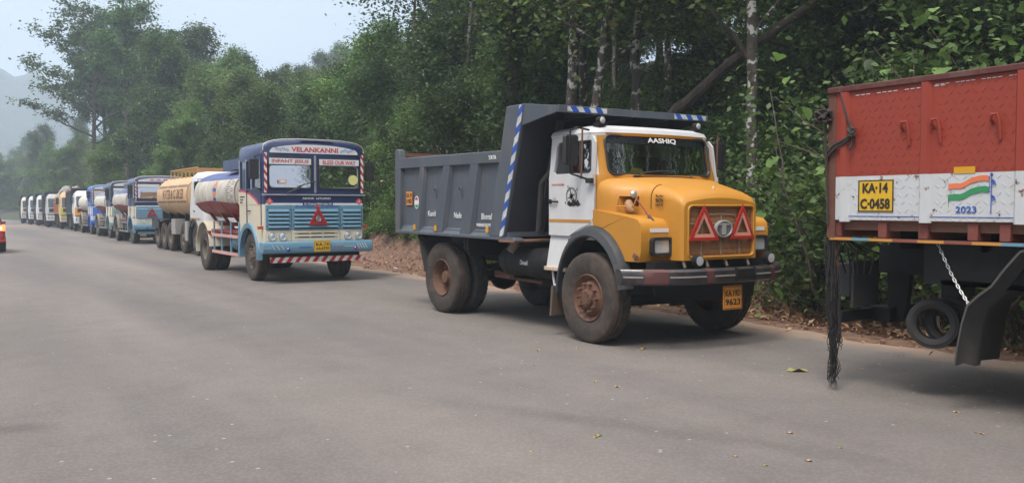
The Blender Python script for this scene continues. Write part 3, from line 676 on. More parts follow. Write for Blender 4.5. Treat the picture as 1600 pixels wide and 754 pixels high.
    for s in (-1, 1):
        side = MB().prism([(4.92, 1.22), (4.92, 2.34), (1.55, 2.34), (fy(1.22)+.05, 1.22)], 'X', s*(W-.09), s*(W-.06)).build('side_panel', GREYBODY, body)
        MB().prism([(4.95, 2.20), (4.95, 2.37), (1.56, 2.33), (1.66, 2.17)], 'X', s*(W-.10), s*W).build('top_rail', GREYBODY, side, bevel=.012)
        MB().prism([(4.95, 1.17), (4.95, 1.215), (1.40, 1.195), (1.36, 1.15)], 'X', s*(W-.14), s*(W+.005)).build('bottom_rail', GREYBODY, side, bevel=.008)
        # sloping ledge above the bottom rail
        MB().add([(s*(W-.06), 4.9, 1.30), (s*(W-.06), 1.7, 1.28), (s*W, 1.7, 1.195), (s*W, 4.9, 1.215)], [(0, 1, 2, 3)]).build('ledge', GREYBODY, side, fix=False)
        MB().prism([(4.78, 1.2), (4.96, 1.2), (4.96, 2.48), (4.90, 2.52), (4.80, 2.50), (4.76, 2.37)], 'X', s*(W-.10), s*(W+.004)).build('rear_post', GREYBODY, side, bevel=.01)
        for (t0, t1, b0, b1) in ((4.12, 3.90, 4.38, 4.12), (3.36, 3.08, 3.70, 3.36), (2.56, 2.27, 2.88, 2.54)):
            MB().add([(s*(W-.06), t0, 2.21), (s*(W-.06), t1, 2.21), (s*(W-.06), b1-.05, 1.2), (s*(W-.06), b0+.03, 1.2), (s*(W-.002), t0-.05, 2.21), (s*(W-.002), t1+.045, 2.21), (s*(W-.002), b1, 1.205), (s*(W-.002), b0-.05, 1.205)],
                     [(0,1,5,4), (1,2,6,5), (2,3,7,6), (3,0,4,7), (4,5,6,7), (0,3,2,1)]).build('rib', GREYBODY, side, bevel=.006)
        # wide front post and tape
        MB().prism([(1.56, 2.89), (1.14, 2.89), (1.62, 1.2), (2.00, 1.2)], 'X', s*(W-.08), s*(W+.008)).build('front_post', GREYBODY, side, bevel=.008)
        MB().prism([(1.24, 2.88), (1.15, 2.88), (1.64, 1.2), (1.73, 1.2)], 'X', s*(W+.009), s*(W+.013)).build('reflective_tape', BLUEW, side, smooth=False)
        # canopy gusset
        MB().prism([(1.14, 2.885), (.42, 2.80), (.42, 2.73), (1.20, 2.62)], 'X', s*(W-.03), s*(W+.004)).build('canopy_gusset', GREYBODY, body, bevel=.004)
        for y, z in ((4.25, 1.235), (3.55, 1.235), (2.05, 1.245)): MB().bx(s*(W+.0), s*(W+.0145), y-.03, y+.03, z, z+.08).build('reflector', ORANGEL if False else M('amber_sticker', (.62, .30, .02), .4), side)
    # front wall and canopy
    a, b = fy(1.2), fy(2.88)
    MB().add([(-W+.03, a, 1.2), (W-.03, a, 1.2), (W-.03, b, 2.88), (-W+.03, b, 2.88), (-W+.03, a+.05, 1.2), (W-.03, a+.05, 1.2), (W-.03, b+.05, 2.88), (-W+.03, b+.05, 2.88)], [(0,1,2,3), (4,7,6,5), (0,4,5,1), (1,5,6,2), (2,6,7,3), (3,7,4,0)]).build('front_wall', M('dark_front_wall', (.030, .034, .044), .5, dirt=.3, dcol=(.06, .055, .05)), body)  # front wall given a darker colour than the rest of the body
    cp = MB().add([(-W, b, 2.89), (W, b, 2.89), (W, .42, 2.80), (-W, .42, 2.80), (-W, b, 2.865), (W, b, 2.865), (W, .42, 2.775), (-W, .42, 2.775)], [(0,1,2,3), (4,7,6,5), (0,4,5,1), (1,5,6,2), (2,6,7,3), (3,7,4,0)]).build('canopy', GREYBODY, body)
    MB().bx(-W, W, .40, .43, 2.72, 2.805).build('canopy_lip', GREYBODY, cp, bevel=.004)
    for x0, x1 in ((-1.10, -.50), (.62, 1.18)): MB().bx(x0, x1, .392, .399, 2.735, 2.795).build('reflective_tape', BLUEW2, cp, smooth=False)
    for x_ in (-.6, 0, .6): MB().prism([(b, 2.86), (.5, 2.77), (.5, 2.72), (b+.05, 2.70)], 'X', x_-.02, x_+.02).build('canopy_rib', GREYBODY, cp)
    for x_ in (-.7, 0, .7): MB().add([(x_-.05, a-.06, 1.2), (x_+.05, a-.06, 1.2), (x_+.05, b-.06, 2.7), (x_-.05, b-.06, 2.7), (x_-.05, a, 1.2), (x_+.05, a, 1.2), (x_+.05, b, 2.7), (x_-.05, b, 2.7)], [(0,1,2,3), (4,7,6,5), (0,4,5,1), (1,5,6,2), (2,6,7,3), (3,7,4,0)]).build('wall_rib', GREYBODY, body)
    # rusty tailgate
    MB().bx(-W+.1, W-.1, 4.90, 4.96, 1.25, 2.45).bx(-W+.06, W-.06, 4.86, 4.99, 2.40, 2.46).build('tailgate', M('rusty_tailgate', (.16, .075, .05), .8, rust=.5, dirt=.3), body)
    MB().prism(rrect(1.38, 1.75, 1.13, 1.165, .01), 'X', -W-.01, W+.01).build('corner_step', M('rusty_lip', (.20, .10, .07), .8, rust=.4), body)
    # markings
    text('TATA', .20, .055, (-W-.003, 1.92, 2.25), 'side', body, INKW, off=.04)
    text('Kundal', .30, .085, (-(W-.055)-.008, 3.74, 1.49), 'side', body, INKW, off=.01)
    text('Nade', .22, .085, (-(W-.055)-.008, 2.96, 1.47), 'side', body, INKW, off=.01)
    text('Bhomali', .30, .085, (-(W-.055)-.008, 2.14, 1.46), 'side', body, INKW, off=.01)
    text('W09A0136291', .38, .05, (-(W-.055)-.008, 2.24, 1.34), 'side', body, INKW, off=.02)
    st = MB().prism([(4.42, 1.62), (4.64, 1.62), (4.64, 1.83), (4.42, 1.83)], 'X', -(W-.05)-.012, -(W-.05)-.008).build('number_sticker', M('orange_sticker', (.60, .24, .05), .5), body)
    text('KA 19', .18, .07, (-(W-.05)-.014, 4.53, 1.77), 'side', st, INK, off=.02); text('D 9623', .18, .07, (-(W-.05)-.014, 4.53, 1.68), 'side', st, INK, off=.02)
    ov = MB().prism(ell(4.18, 1.66, .075, .10, 24), 'X', -W-.001, -W-.004).build('oval_sticker', INKW, body)
    MB().prism([(4.18+.06*math.cos(t), 1.66+.085*math.sin(t)) for t in [R(25+130*i/10) for i in range(11)]], 'X', -W-.004, -W-.006).build('red_band', INKR, ov)
    MB().prism([(4.18+.06*math.cos(t), 1.66+.085*math.sin(t)) for t in [R(205+130*i/10) for i in range(11)]], 'X', -W-.004, -W-.006).build('green_band', INKG, ov)
    for y in (3.62, 2.84): MB().tube([(-W+.045, y+.03, 1.82), (-W+.02, y+.03, 1.86), (-W+.02, y, 1.88), (-W+.02, y-.03, 1.86), (-W+.03, y-.03, 1.72)], .009, 6).build('rope_hook', GREYBODY, body)
    # sub-frame, hoist pipes, tail flaps
    for s in (-1, 1):
        MB().bx(s*.36, s*.48, 1.5, 4.8, 1.02, 1.17).build('sub_frame', BLACKM, T)
        MB().add([(s*1.17, 4.25, 1.17), (s*.6, 4.25, 1.17), (s*.6, 4.02, .60), (s*1.17, 4.02, .60), (s*1.17, 4.27, 1.17), (s*.6, 4.27, 1.17), (s*.6, 4.04, .60), (s*1.17, 4.04, .60)], [(0,1,2,3), (4,7,6,5), (0,4,5,1), (1,5,6,2), (2,6,7,3), (3,7,4,0)]).build('mud_flap', RUBBER, T)
        MB().bx(s*.5, s*1.15, 4.2, 4.3, 1.1, 1.17).build('flap_hanger', BLACKM, T)
        MB().bx(s*.5, s*1.18, 2.70, 2.74, .98, 1.16).bx(s*1.13, s*1.18, 2.66, 2.78, .98, 1.16).build('body_bracket', BLACKM, T)
        MB().bx(s*.5, s*1.1, 2.74, 2.8, .9, 1.15).build('frame_plate', BLACKM, T)
    MB().tube([(-.9, 1.3, 1.3), (-.92, 1.2, 1.9), (-.88, 1.05, 2.05), (-.6, 1.02, 2.05)], .04, 8).build('air_hose', RUBBER, T)
    MB().cyl((-.55, 1.25, 1.25), (-.55, 1.25, 2.0), .14, n=16).build('air_cleaner', BLACKM, T)
    return T
yellow_tipper()
# ------------------------------------------------------------------ the red and white truck body on the right
def red_truck():
    T = empty('flatbed_truck', (7.65, 5.0, 0), 0, 'red and white steel-sided truck at the right edge with a painted flag', 'truck')
    W = 1.2; L_ = -5.3
    body = MB().bx(-W+.05, W-.05, L_, 0, 1.40, 1.48).build('truck_bed', RUSTM, T)
    for s in (-1, 1):
        pn = MB().bx(s*(W-.03), s*W, L_, -.02, 1.85, 2.56).build('side_wall', REDP, body)
        MB().bx(s*(W-.03), s*W, L_, -.02, 1.485, 1.849).build('white_band', WHITEP, pn)
        MB().bx(s*(W-.06), s*(W+.025), L_, .03, 2.56, 2.61).build('top_rail', M('dark_red_rail', (.09, .02, .018), .6, dirt=.4), pn, bevel=.008)
        MB().bx(s*W, s*(W+.004), L_, -.1, 1.515, 1.52).build('blue_line', INKB, pn)
        for k in range(8):
            y = -.14 - .735*k; ww = .055
            P = [(-s*0, 0)]
            m = MB().prism([(s*(W-.01), y-ww), (s*(W-.01), y+ww), (s*(W+.03), y+ww*.45), (s*(W+.03), y-ww*.45)], 'Z', 1.85, 2.56)
            po = m.build('post', REDP, pn)
            MB().prism([(s*(W-.01), y-ww), (s*(W-.01), y+ww), (s*(W+.03), y+ww*.45), (s*(W+.03), y-ww*.45)], 'Z', 1.47, 1.849).build('post_foot', WHITEP, po)
        for k, y in enumerate((-.71, -.97, -1.43, -2.15, -2.6)):
            pp = [(s*W, y+.03, 2.20), (s*(W+.035), y+.03, 2.23), (s*(W+.04), y+.02, 2.265), (s*(W+.04), y-.02, 2.265), (s*(W+.035), y-.032, 2.22), (s*(W+.012), y-.032, 2.08)]
            MB().tube(pp, .011, 8).build('rope_hook', REDP, pn)
        # raised chequer-plate pattern, between the posts
        td = MB(); tw = MB(); sp = .064
        for k in range(8):
            y1 = -.14 - .735*k - .06; y0 = y1 - .735 + .12
            nn = int((y1-y0)/sp)
            for j in range(21):
                z = 1.50 + j*sp*.99
                for i in range(nn+1):
                    yy = y0 + i*sp + (sp/2 if j % 2 else 0)
                    if yy > y1 - .01 or z > 2.54: continue
                    a = 1 if (i + j) % 2 else -1
                    (tw if z < 1.84 else td).box((s*(W+.0005), yy, z), (.0045, .036, .0075), (a*R(42), 'X'))
        t = td.build('tread_pattern', REDP, pn, smooth=False, fix=False); t['kind'] = 'stuff'
        t = tw.build('tread_pattern', WHITEP, pn, smooth=False, fix=False); t['kind'] = 'stuff'
        # colour-banded edge rail below the bed and the outriggers that carry it
        cols = [('orange_band', (.50, .22, .04)), ('blue_band', (.10, .26, .38)), ('orange_band', (.50, .22, .04)), ('rust_band', (.22, .06, .04)), ('orange_band', (.50, .22, .04)), ('rust_band', (.22, .06, .04)), ('orange_band', (.50, .22, .04)), ('blue_band', (.10, .26, .38))]
        y = 0.0; rail = MB().bx(s*(W-.035), s*(W-.002), L_, .02, 1.31, 1.337).build('edge_rail', RUSTM, body)
        for n_, c in cols:
            l = .16 if 'blue' in n_ else .22
            MB().bx(s*(W-.002), s*(W+.003), y-l, y, 1.313, 1.334).build('painted_band', M(n_, c, .6, dirt=.3, rust=.3), rail); y -= l
        for y in (-.06, -.49, -.85, -1.25, -1.49, -2.2, -2.9, -3.6, -4.3): MB().bx(s*.3, s*(W-.02), y-.04, y+.04, 1.34, 1.47).build('outrigger', M('dull_red_bracket', (.17, .045, .035), .7, dirt=.3, rust=.3), body, bevel=.006)
        MB().bx(s*(W-.07), s*(W+.004), -.05, .03, 1.33, 2.60).build('corner_post', M('rusty_corner', (.12, .045, .03), .8, rust=.5, dirt=.4), body)
        MB().bx(s*(W-.07), s*(W-.03), -.04, .0, .95, 1.33).build('drop_bar', RUSTM, body)
    MB().bx(-W+.06, W-.06, -.03, .0, 1.47, 2.56).build('tailgate', REDP, body)
    MB().bx(-W+.06, W-.06, L_, L_+.04, 1.47, 2.7).build('head_board', REDP, body)
    pn = [o for o in bpy.data.objects if o.name.startswith('side_wall') and o.parent == body][0]
    xx = -W - .003
    # painted plate
    pl = MB().prism([(-.28, 1.56), (-.605, 1.55), (-.605, 1.815), (-.28, 1.81)], 'X', xx+.001, xx-.003).build('painted_number', YPLATE, pn)
    fr_ = MB(); 
    for a in ((-.28, -.29, 1.555, 1.812), (-.597, -.607, 1.555, 1.812), (-.28, -.605, 1.555, 1.563), (-.28, -.605, 1.806, 1.814)): fr_.bx(xx-.003, xx-.005, a[0], a[1], a[2], a[3])
    fr_.build('border', INK, pl)
    text('KA·14', .235, .082, (xx-.006, -.44, 1.75), 'side', pl, INK, off=.035, ext=.001); text('C·0458', .275, .086, (xx-.006, -.44, 1.62), 'side', pl, INK, off=.035, ext=.001)
    # painted flag on a pole
    def wave(z0, z1, mat, nm):
        P = []; n = 14; y0, y1 = -1.07, -1.38
        def dz(t): return .055 * sstep(.25, .62, t) + .008*math.sin(t*9)
        for i in range(n+1):
            t = i/n; P.append((y0 + (y1-y0)*t, z0 + float(dz(t))))
        for i in range(n, -1, -1):
            t = i/n; P.append((y0 + (y1-y0)*t, z1 + float(dz(t))))
        MB().prism(P, 'X', xx-.0005, xx-.003).build(nm, mat, pn, smooth=False)
    wave(1.725, 1.765, SAFF, 'saffron_stripe'); wave(1.64, 1.685, INKG, 'green_stripe')
    MB().prism([(-1.07, 1.685), (-1.075, 1.64), (-1.072, 1.59)], 'X', xx-.001, xx-.003).build('flag_tail', INKG, pn, smooth=False)
    p = MB(); p.tube([(xx-.003, -1.40, 1.50+.045), (xx-.003, -1.40, 1.83)], .0035, 6).tube([(xx-.003, -1.385, 1.70), (xx-.003, -1.385, 1.81)], .002, 4)
    p.lathe([(-.012, .001), (0, .012), (.012, .001)], (xx-.003, -1.40, 1.835), 10, 'Z')
    for z in (1.80, 1.685): p.tube([(xx-.003, -1.40, z), (xx-.003, -1.425, z-.02), (xx-.003, -1.43, z-.045)], .004, 5).tube([(xx-.003, -1.40, z), (xx-.003, -1.415, z-.03), (xx-.003, -1.41, z-.05)], .003, 5)
    p.build('flag_pole', INKB, pn)
    text('2023', .16, .05, (xx-.002, -1.21, 1.575), 'side', pn, INKB, off=.01)
    MB().bx(xx+.002, xx-.002, -1.11, -1.275, 1.845, 1.895).build('reflector_sticker', M('yellow_sticker', (.58, .30, .01), .4), pn)
    # chalk-white tick line under the rail
    m = MB()
    for k in range(16): 
        if k % 5 != 3: m.bx(xx+.002, xx-.001, -.24-.05*k, -.275-.05*k, 2.520, 2.526).bx(xx+.002, xx-.001, -.95-.04*k, -.98-.04*k, 2.53, 2.535)
    m.build('scratch_line', INKW, pn, smooth=False)
    # chassis
    m = MB()
    for s in (-1, 1): m.bx(s*.40, s*.48, L_-1.0, .02, 1.0, 1.25)
    for y in (-.1, -.9, -1.9, -3.2, -4.6): m.bx(-.4, .4, y-.05, y+.05, 1.02, 1.2)
    for y in (-.5, -1.25, -2.0, -3.0, -4.0): m.bx(-1.0, 1.0, y-.04, y+.04, 1.25, 1.40)
    ch = m.build('chassis', BLACKM, T)
    MB().bx(-1.0, 1.0, -2.2, -.9, .98, 1.02).bx(-1.0, -.95, -2.2, -.75, .98, 1.3).build('spray_guard', BLACKM, ch)
    MB().bx(-1.0, 1.0, .02, .08, .58, .68).build('underrun_bar', BLACKM, T, bevel=.01)
    for s in (-1, 1):
        MB().add([(s*.45, -.02, 1.25), (s*.45, -.30, 1.25), (s*.45, -.22, .60), (s*.45, -.06, .56), (s*.38, -.02, 1.25), (s*.38, -.30, 1.25), (s*.38, -.22, .60), (s*.38, -.06, .56)], [(0,1,2,3), (4,7,6,5), (0,4,5,1), (1,5,6,2), (2,6,7,3), (3,7,4,0)]).bx(s*.3, s*.55, -.14, .06, .56, .70).build('underrun_bracket', BLACKM, T, bevel=.012)
        lb = MB().bx(s*.62, s*.95, -.02, .10, .80, 1.10).build('tail_lamp', BLACKP, T, bevel=.01)
        MB().bx(s*.64, s*.93, .10, .12, 1.02, 1.09).build('lens', REDR, lb)
        MB().bx(s*.60, s*.95, -.06, -.03, .72, 1.12).build('rear_flap', RUBBER, T)
    MB().cyl((-.62, -.30, 1.385), (-.70, -.30, 1.385), .028).cyl((-.60, -.30, 1.385), (-.40, -.30, 1.385), .015).build('marker_lamp', INKW, T)
    for k in range(5): MB().tube([(-1.0, .03, 1.33), (-1.0+.04*k-.1, -.02-.06*k, 1.2), (-1.02, -.03-.06*k, 1.02)], .008, 5).build('hanging_rod', BLACKM, T)
    for s in (-1, 1):
        wheel(T, s*.99, -2.2, .52, .26, TYREG, RIMG, deep=True, n=64); wheel(T, s*.69, -2.2, .52, .26, TYREG, RIMG, n=64)
        wheel(T, s*.98, -6.3, .52, .26, TYREG, RIMG, n=64)
        # curved steel guard ahead of the overhang, its tail bent out
        path = [(-1.75, 1.34), (-1.60, 1.28), (-1.50, 1.16), (-1.40, 1.02), (-1.30, .94), (-1.22, .86), (-1.18, .72), (-1.15, .55), (-1.13, .40)]
        sec_ = []
        for k, (y, z) in enumerate(path):
            xo = s*(1.19); xi = s*.58
            sec_.append([(xo, y, z), (s*1.05, y+.012, z+.006), (s*.98, y-.03, z-.02), (s*.90, y-.03, z-.02), (s*.84, y+.012, z+.006), (xi, y, z), (xi, y-.012, z-.012), (s*.84, y, z-.006), (s*.90, y-.042, z-.03), (s*.98, y-.042, z-.03), (s*1.05, y, z-.006), (xo, y-.012, z-.012)])
        MB().loft(sec_).build('mudguard', M('grimy_steel', (.06, .058, .055), .6, dirt=.35, dcol=(.12, .10, .09), rust=.08, dscale=6), T, ang=60)
    # cab (off to the right of the frame)
    cab = body_loft([(.62, -7.6, -5.45, 1.12, .1, .05), (1.5, -7.6, -5.45, 1.15, .1, .05), (2.3, -7.45, -5.45, 1.08, .1, .05), (2.55, -7.3, -5.5, .95, .15, .03)]).build('cab_shell', REDP, T)
    booleans(cab, [body_loft(shrink([(.62, -7.6, -5.45, 1.12, .1, .05), (1.5, -7.6, -5.45, 1.15, .1, .05), (2.3, -7.45, -5.45, 1.08, .1, .05), (2.55, -7.3, -5.5, .95, .15, .03)], .05, -.1)), MB().bx(-.98, .98, -8, -7.2, 1.6, 2.25), MB().bx(-1.4, 1.4, -7.1, -5.9, 1.6, 2.2), MB().cyl((-1.5, -6.3, .5), (1.5, -6.3, .5), .66, n=24)])
    return T
red_truck()
def tyre_ring(name, loc, rot, label):
    o = MB().lathe(tyre_profile(.16, .205, .125) + [(.08*.72, .125), (.05, .17), (-.05, .17), (-.08*.72, .125)], (0, 0, 0), 48).build(name, RUBBER)
    o.location = loc; o.rotation_euler = rot; return tag(o, label, 'tyre', 'old tyres slung under the red truck')
tyre_ring('tyre', (6.88, 4.30, .635), (0, 0, R(26)), 'small bald tyre hung under the red truck, the left one with its open hole showing')
tyre_ring('tyre', (7.03, 4.24, .645), (0, R(4), R(20)), 'small bald tyre half hidden behind another one under the red truck')
# ropes and the chain hang on the truck
rp = M('greasy_rope', (.045, .036, .032), .95, bump=.6, bscale=120)
kn = MB(); rng = random.Random(11)
cx, cy, cz = 6.40, 5.02, 2.37
for k in range(4):
    pts = []
    for i in range(22):
        a = i*.62 + k; pts.append((cx + .05*math.sin(a*1.3 + k) - .01, cy + .055*math.cos(a) + .02, cz + .05*math.sin(a*.9 + k*2) + rng.uniform(-.012, .012)))
    kn.tube(pts, .012, 6)
kn.tube([(cx, cy, cz-.03), (cx+.01, cy+.01, cz-.2), (cx+.02, cy, cz-.5), (cx+.03, cy-.01, 1.45)], .012, 6)
tag(kn.build('rope', rp), 'tangled dark rope bunched on the rear corner post of the red truck', 'rope')
k2 = MB()
k2.tube([(6.44, 4.90, 2.62), (6.425, 4.88, 2.50), (6.42, 4.83, 2.36), (6.41, 4.77, 2.24)], .011, 6)
for k in range(3): k2.tube([(6.40 + .022*math.sin(i*.9 + k), 4.765 + .032*math.cos(i*.8 + k), 2.215 + .035*math.sin(i*.7 + k*2)) for i in range(14)], .012, 6)
k2.tube([(6.41, 4.78, 2.17), (6.415, 4.85, 2.13), (6.42, 4.93, 2.10), (6.43, 5.03, 2.02), (6.44, 5.04, 1.90)], .013, 6).tube([(6.41, 4.78, 2.19), (6.41, 4.86, 2.15), (6.42, 4.95, 2.12), (6.43, 5.03, 2.06)], .012, 6).tube([(6.41, 4.76, 2.2), (6.405, 4.76, 2.12), (6.40, 4.78, 2.07)], .011, 6)
tag(k2.build('rope', rp), 'knotted rope tied from the top rail of the red wall to its first hook', 'rope')
ch = MB(); a = Vector((6.62, 4.12, 1.31)); b = Vector((6.50, 3.78, .86)); n = 19; d = (b - a) / n; du = d.normalized()
u = du.orthogonal().normalized(); v = du.cross(u)
for i in range(n):
    c = a + d*(i + .5); c.z -= .03*math.sin(PI*i/n); w_ = u if i % 2 else v
    ch.tube([c + du*(.022*math.cos(t)) + w_*(.010*math.sin(t)) for t in [2*PI*j/10 for j in range(11)]], .0030, 5)
tag(ch.build('chain', STEEL), 'thin steel chain hanging from the edge rail of the red truck to its mudguard', 'chain')
tf = MB(); rng = random.Random(5)
for k in range(130):
    x0 = 6.49 + rng.gauss(0, .018); y0 = 5.0 + rng.gauss(0, .022); zt = 1.32 - rng.random()*.25; zb = rng.choice([.02, .05, .35, .45, .3, .62]) + rng.random()*.1
    pts = []; L_ = zt - zb
    for i in range(9):
        t = i/8; pts.append((x0 + rng.gauss(0, .008) + (.01)*t, y0*(1-t) + t*(4.985 + rng.gauss(0, .030)) + rng.gauss(0, .010), zt - L_*t))
    tf.tube(pts, [.0065 - .004*i/8 for i in range(9)], 3)
for k in range(6):
    tf.tube([(6.50 + rng.gauss(0, .01), 4.93 + rng.gauss(0, .008), 1.1 - i*.085) for i in range(9)], .006, 4)
tag(tf.build('frayed_rope', M('black_rope', (.022, .020, .020), .95)), 'black frayed rope hanging from the red truck rear corner down to the asphalt', 'rope')

# ------------------------------------------------------------------ tankers with flat coach-built cabs
def tank_mat(name, top, mid, low, zt, zl, wav=0.03):
    m = bpy.data.materials.new(name); m.use_nodes = True; n = m.node_tree; b = n.nodes['Principled BSDF']; L = n.links.new
    co = n.nodes.new('ShaderNodeTexCoord'); sp = n.nodes.new('ShaderNodeSeparateXYZ'); L(co.outputs['Object'], sp.inputs[0])
    w_ = n.nodes.new('ShaderNodeMath'); w_.operation = 'SINE'; k = n.nodes.new('ShaderNodeMath'); k.operation = 'MULTIPLY'; k.inputs[1].default_value = 1.5; L(sp.outputs[1], k.inputs[0]); L(k.outputs[0], w_.inputs[0])
    a = n.nodes.new('ShaderNodeMath'); a.operation = 'MULTIPLY_ADD'; a.inputs[1].default_value = wav; L(w_.outputs[0], a.inputs[0]); L(sp.outputs[2], a.inputs[2])
    g1 = n.nodes.new('ShaderNodeMath'); g1.operation = 'GREATER_THAN'; g1.inputs[1].default_value = zt; L(sp.outputs[2], g1.inputs[0])
    g2 = n.nodes.new('ShaderNodeMath'); g2.operation = 'LESS_THAN'; g2.inputs[1].default_value = zl; L(a.outputs[0], g2.inputs[0])
    m1 = n.nodes.new('ShaderNodeMix'); m1.data_type = 'RGBA'; m1.inputs[6].default_value = (*mid, 1); m1.inputs[7].default_value = (*top, 1); L(g1.outputs[0], m1.inputs[0])
    m2 = n.nodes.new('ShaderNodeMix'); m2.data_type = 'RGBA'; m2.inputs[7].default_value = (*low, 1); L(m1.outputs[2], m2.inputs[6]); L(g2.outputs[0], m2.inputs[0])
    nz_ = n.nodes.new('ShaderNodeTexNoise'); nz_.inputs['Scale'].default_value = 3; nz_.inputs['Detail'].default_value = 9; L(co.outputs['Object'], nz_.inputs['Vector'])
    mr = n.nodes.new('ShaderNodeMapRange'); mr.inputs[1].default_value = .3; mr.inputs[2].default_value = .7; mr.inputs[3].default_value = .72; mr.inputs[4].default_value = 1.05; L(nz_.outputs[0], mr.inputs[0])
    hs = n.nodes.new('ShaderNodeHueSaturation'); L(m2.outputs[2], hs.inputs['Color']); L(mr.outputs[0], hs.inputs['Value']); L(hs.outputs[0], b.inputs['Base Color'])
    b.inputs['Roughness'].default_value = .55; return m
TANKM = tank_mat('tank_livery', (.075, .105, .27), (.50, .47, .41), (.24, .028, .028), 2.22, 1.70)
def tank_body(T, y0, y1, z0, z1, hw, mat, rings=True, logo=True):
    cz, hz = (z0+z1)/2, (z1-z0)/2
    def s_(y, k): return [(hw*k*math.copysign(abs(math.cos(t))**.72, math.cos(t)), y, cz + hz*k*math.copysign(abs(math.sin(t))**.85, math.sin(t))) for t in [2*PI*i/40 for i in range(40)]]
    o = MB().loft([s_(y0, .90), s_(y0+.03, .97), s_(y0+.07, 1)] + [s_(y0+.07+(y1-y0-.14)*k/4, 1) for k in range(1, 4)] + [s_(y1-.07, 1), s_(y1-.03, .97), s_(y1, .90)]).build('tank', mat, T)
    if rings:
        for k in range(4):
            y = y0 + .05 + (y1-y0-.1)*k/3; MB().loft([s_(y-.02, 1.0), s_(y-.012, 1.012), s_(y+.012, 1.012), s_(y+.02, 1.0)], caps=False).build('tank_ring', mat, o)
    for k in range(2): MB().cyl((0, y0+(y1-y0)*(.3+.4*k), z1-.03), (0, y0+(y1-y0)*(.3+.4*k), z1+.08), .25, n=20).build('manhole', BLACKM, o)
    if logo:
        hwl = hw*1.004
        for zz, rr, mat_, e in ((2.0, .20, SAFF, 0), (2.0, .045, INKB, .003)):
            P = ell(y1-2.0, zz, .13, rr, 24) if rr > .1 else [(y1-2.0-.135, zz-.035), (y1-2.0+.135, zz-.035), (y1-2.0+.135, zz+.035), (y1-2.0-.135, zz+.035)]
            q = MB().prism(P, 'X', 0, -.004).build('tank_logo', mat_, o, smooth=False)
            for v in q.data.vertices:
                t = max(-1, min(1, (v.co.z - cz)/hz)); v.co.x = -hw*(max(0.0, 1-abs(t)**(2/.85)))**(.36) - .004 - e + v.co.x
        t = text('Indian', .28, .10, (0, y1-2.0, 1.72+.06), 'side', o, INKB, off=.02)
        for v in t.data.vertices:
            tt = (v.co.z - cz)/hz; v.co.x += -hw*(max(0.0, 1-abs(tt)**(2/.85)))**(.36) - .003
        m = MB()
        for k in range(11):
            zz = 2.2 - k*.05; w_ = .34 - .08*((k*7) % 3); tt = (zz-cz)/hz; x = -hw*(max(0.0, 1-abs(tt)**(2/.85)))**(.36) - .002
            m.bx(x, x-.002, y0+.75, y0+.75-w_, zz-.008, zz+.008).bx(x, x-.002, y0+.36, y0+.36-.2*((k % 3) > 0), zz-.008, zz+.008)
        m.build('small_print', M('faint_ink', (.22, .18, .2), .6), o, smooth=False)
    return o
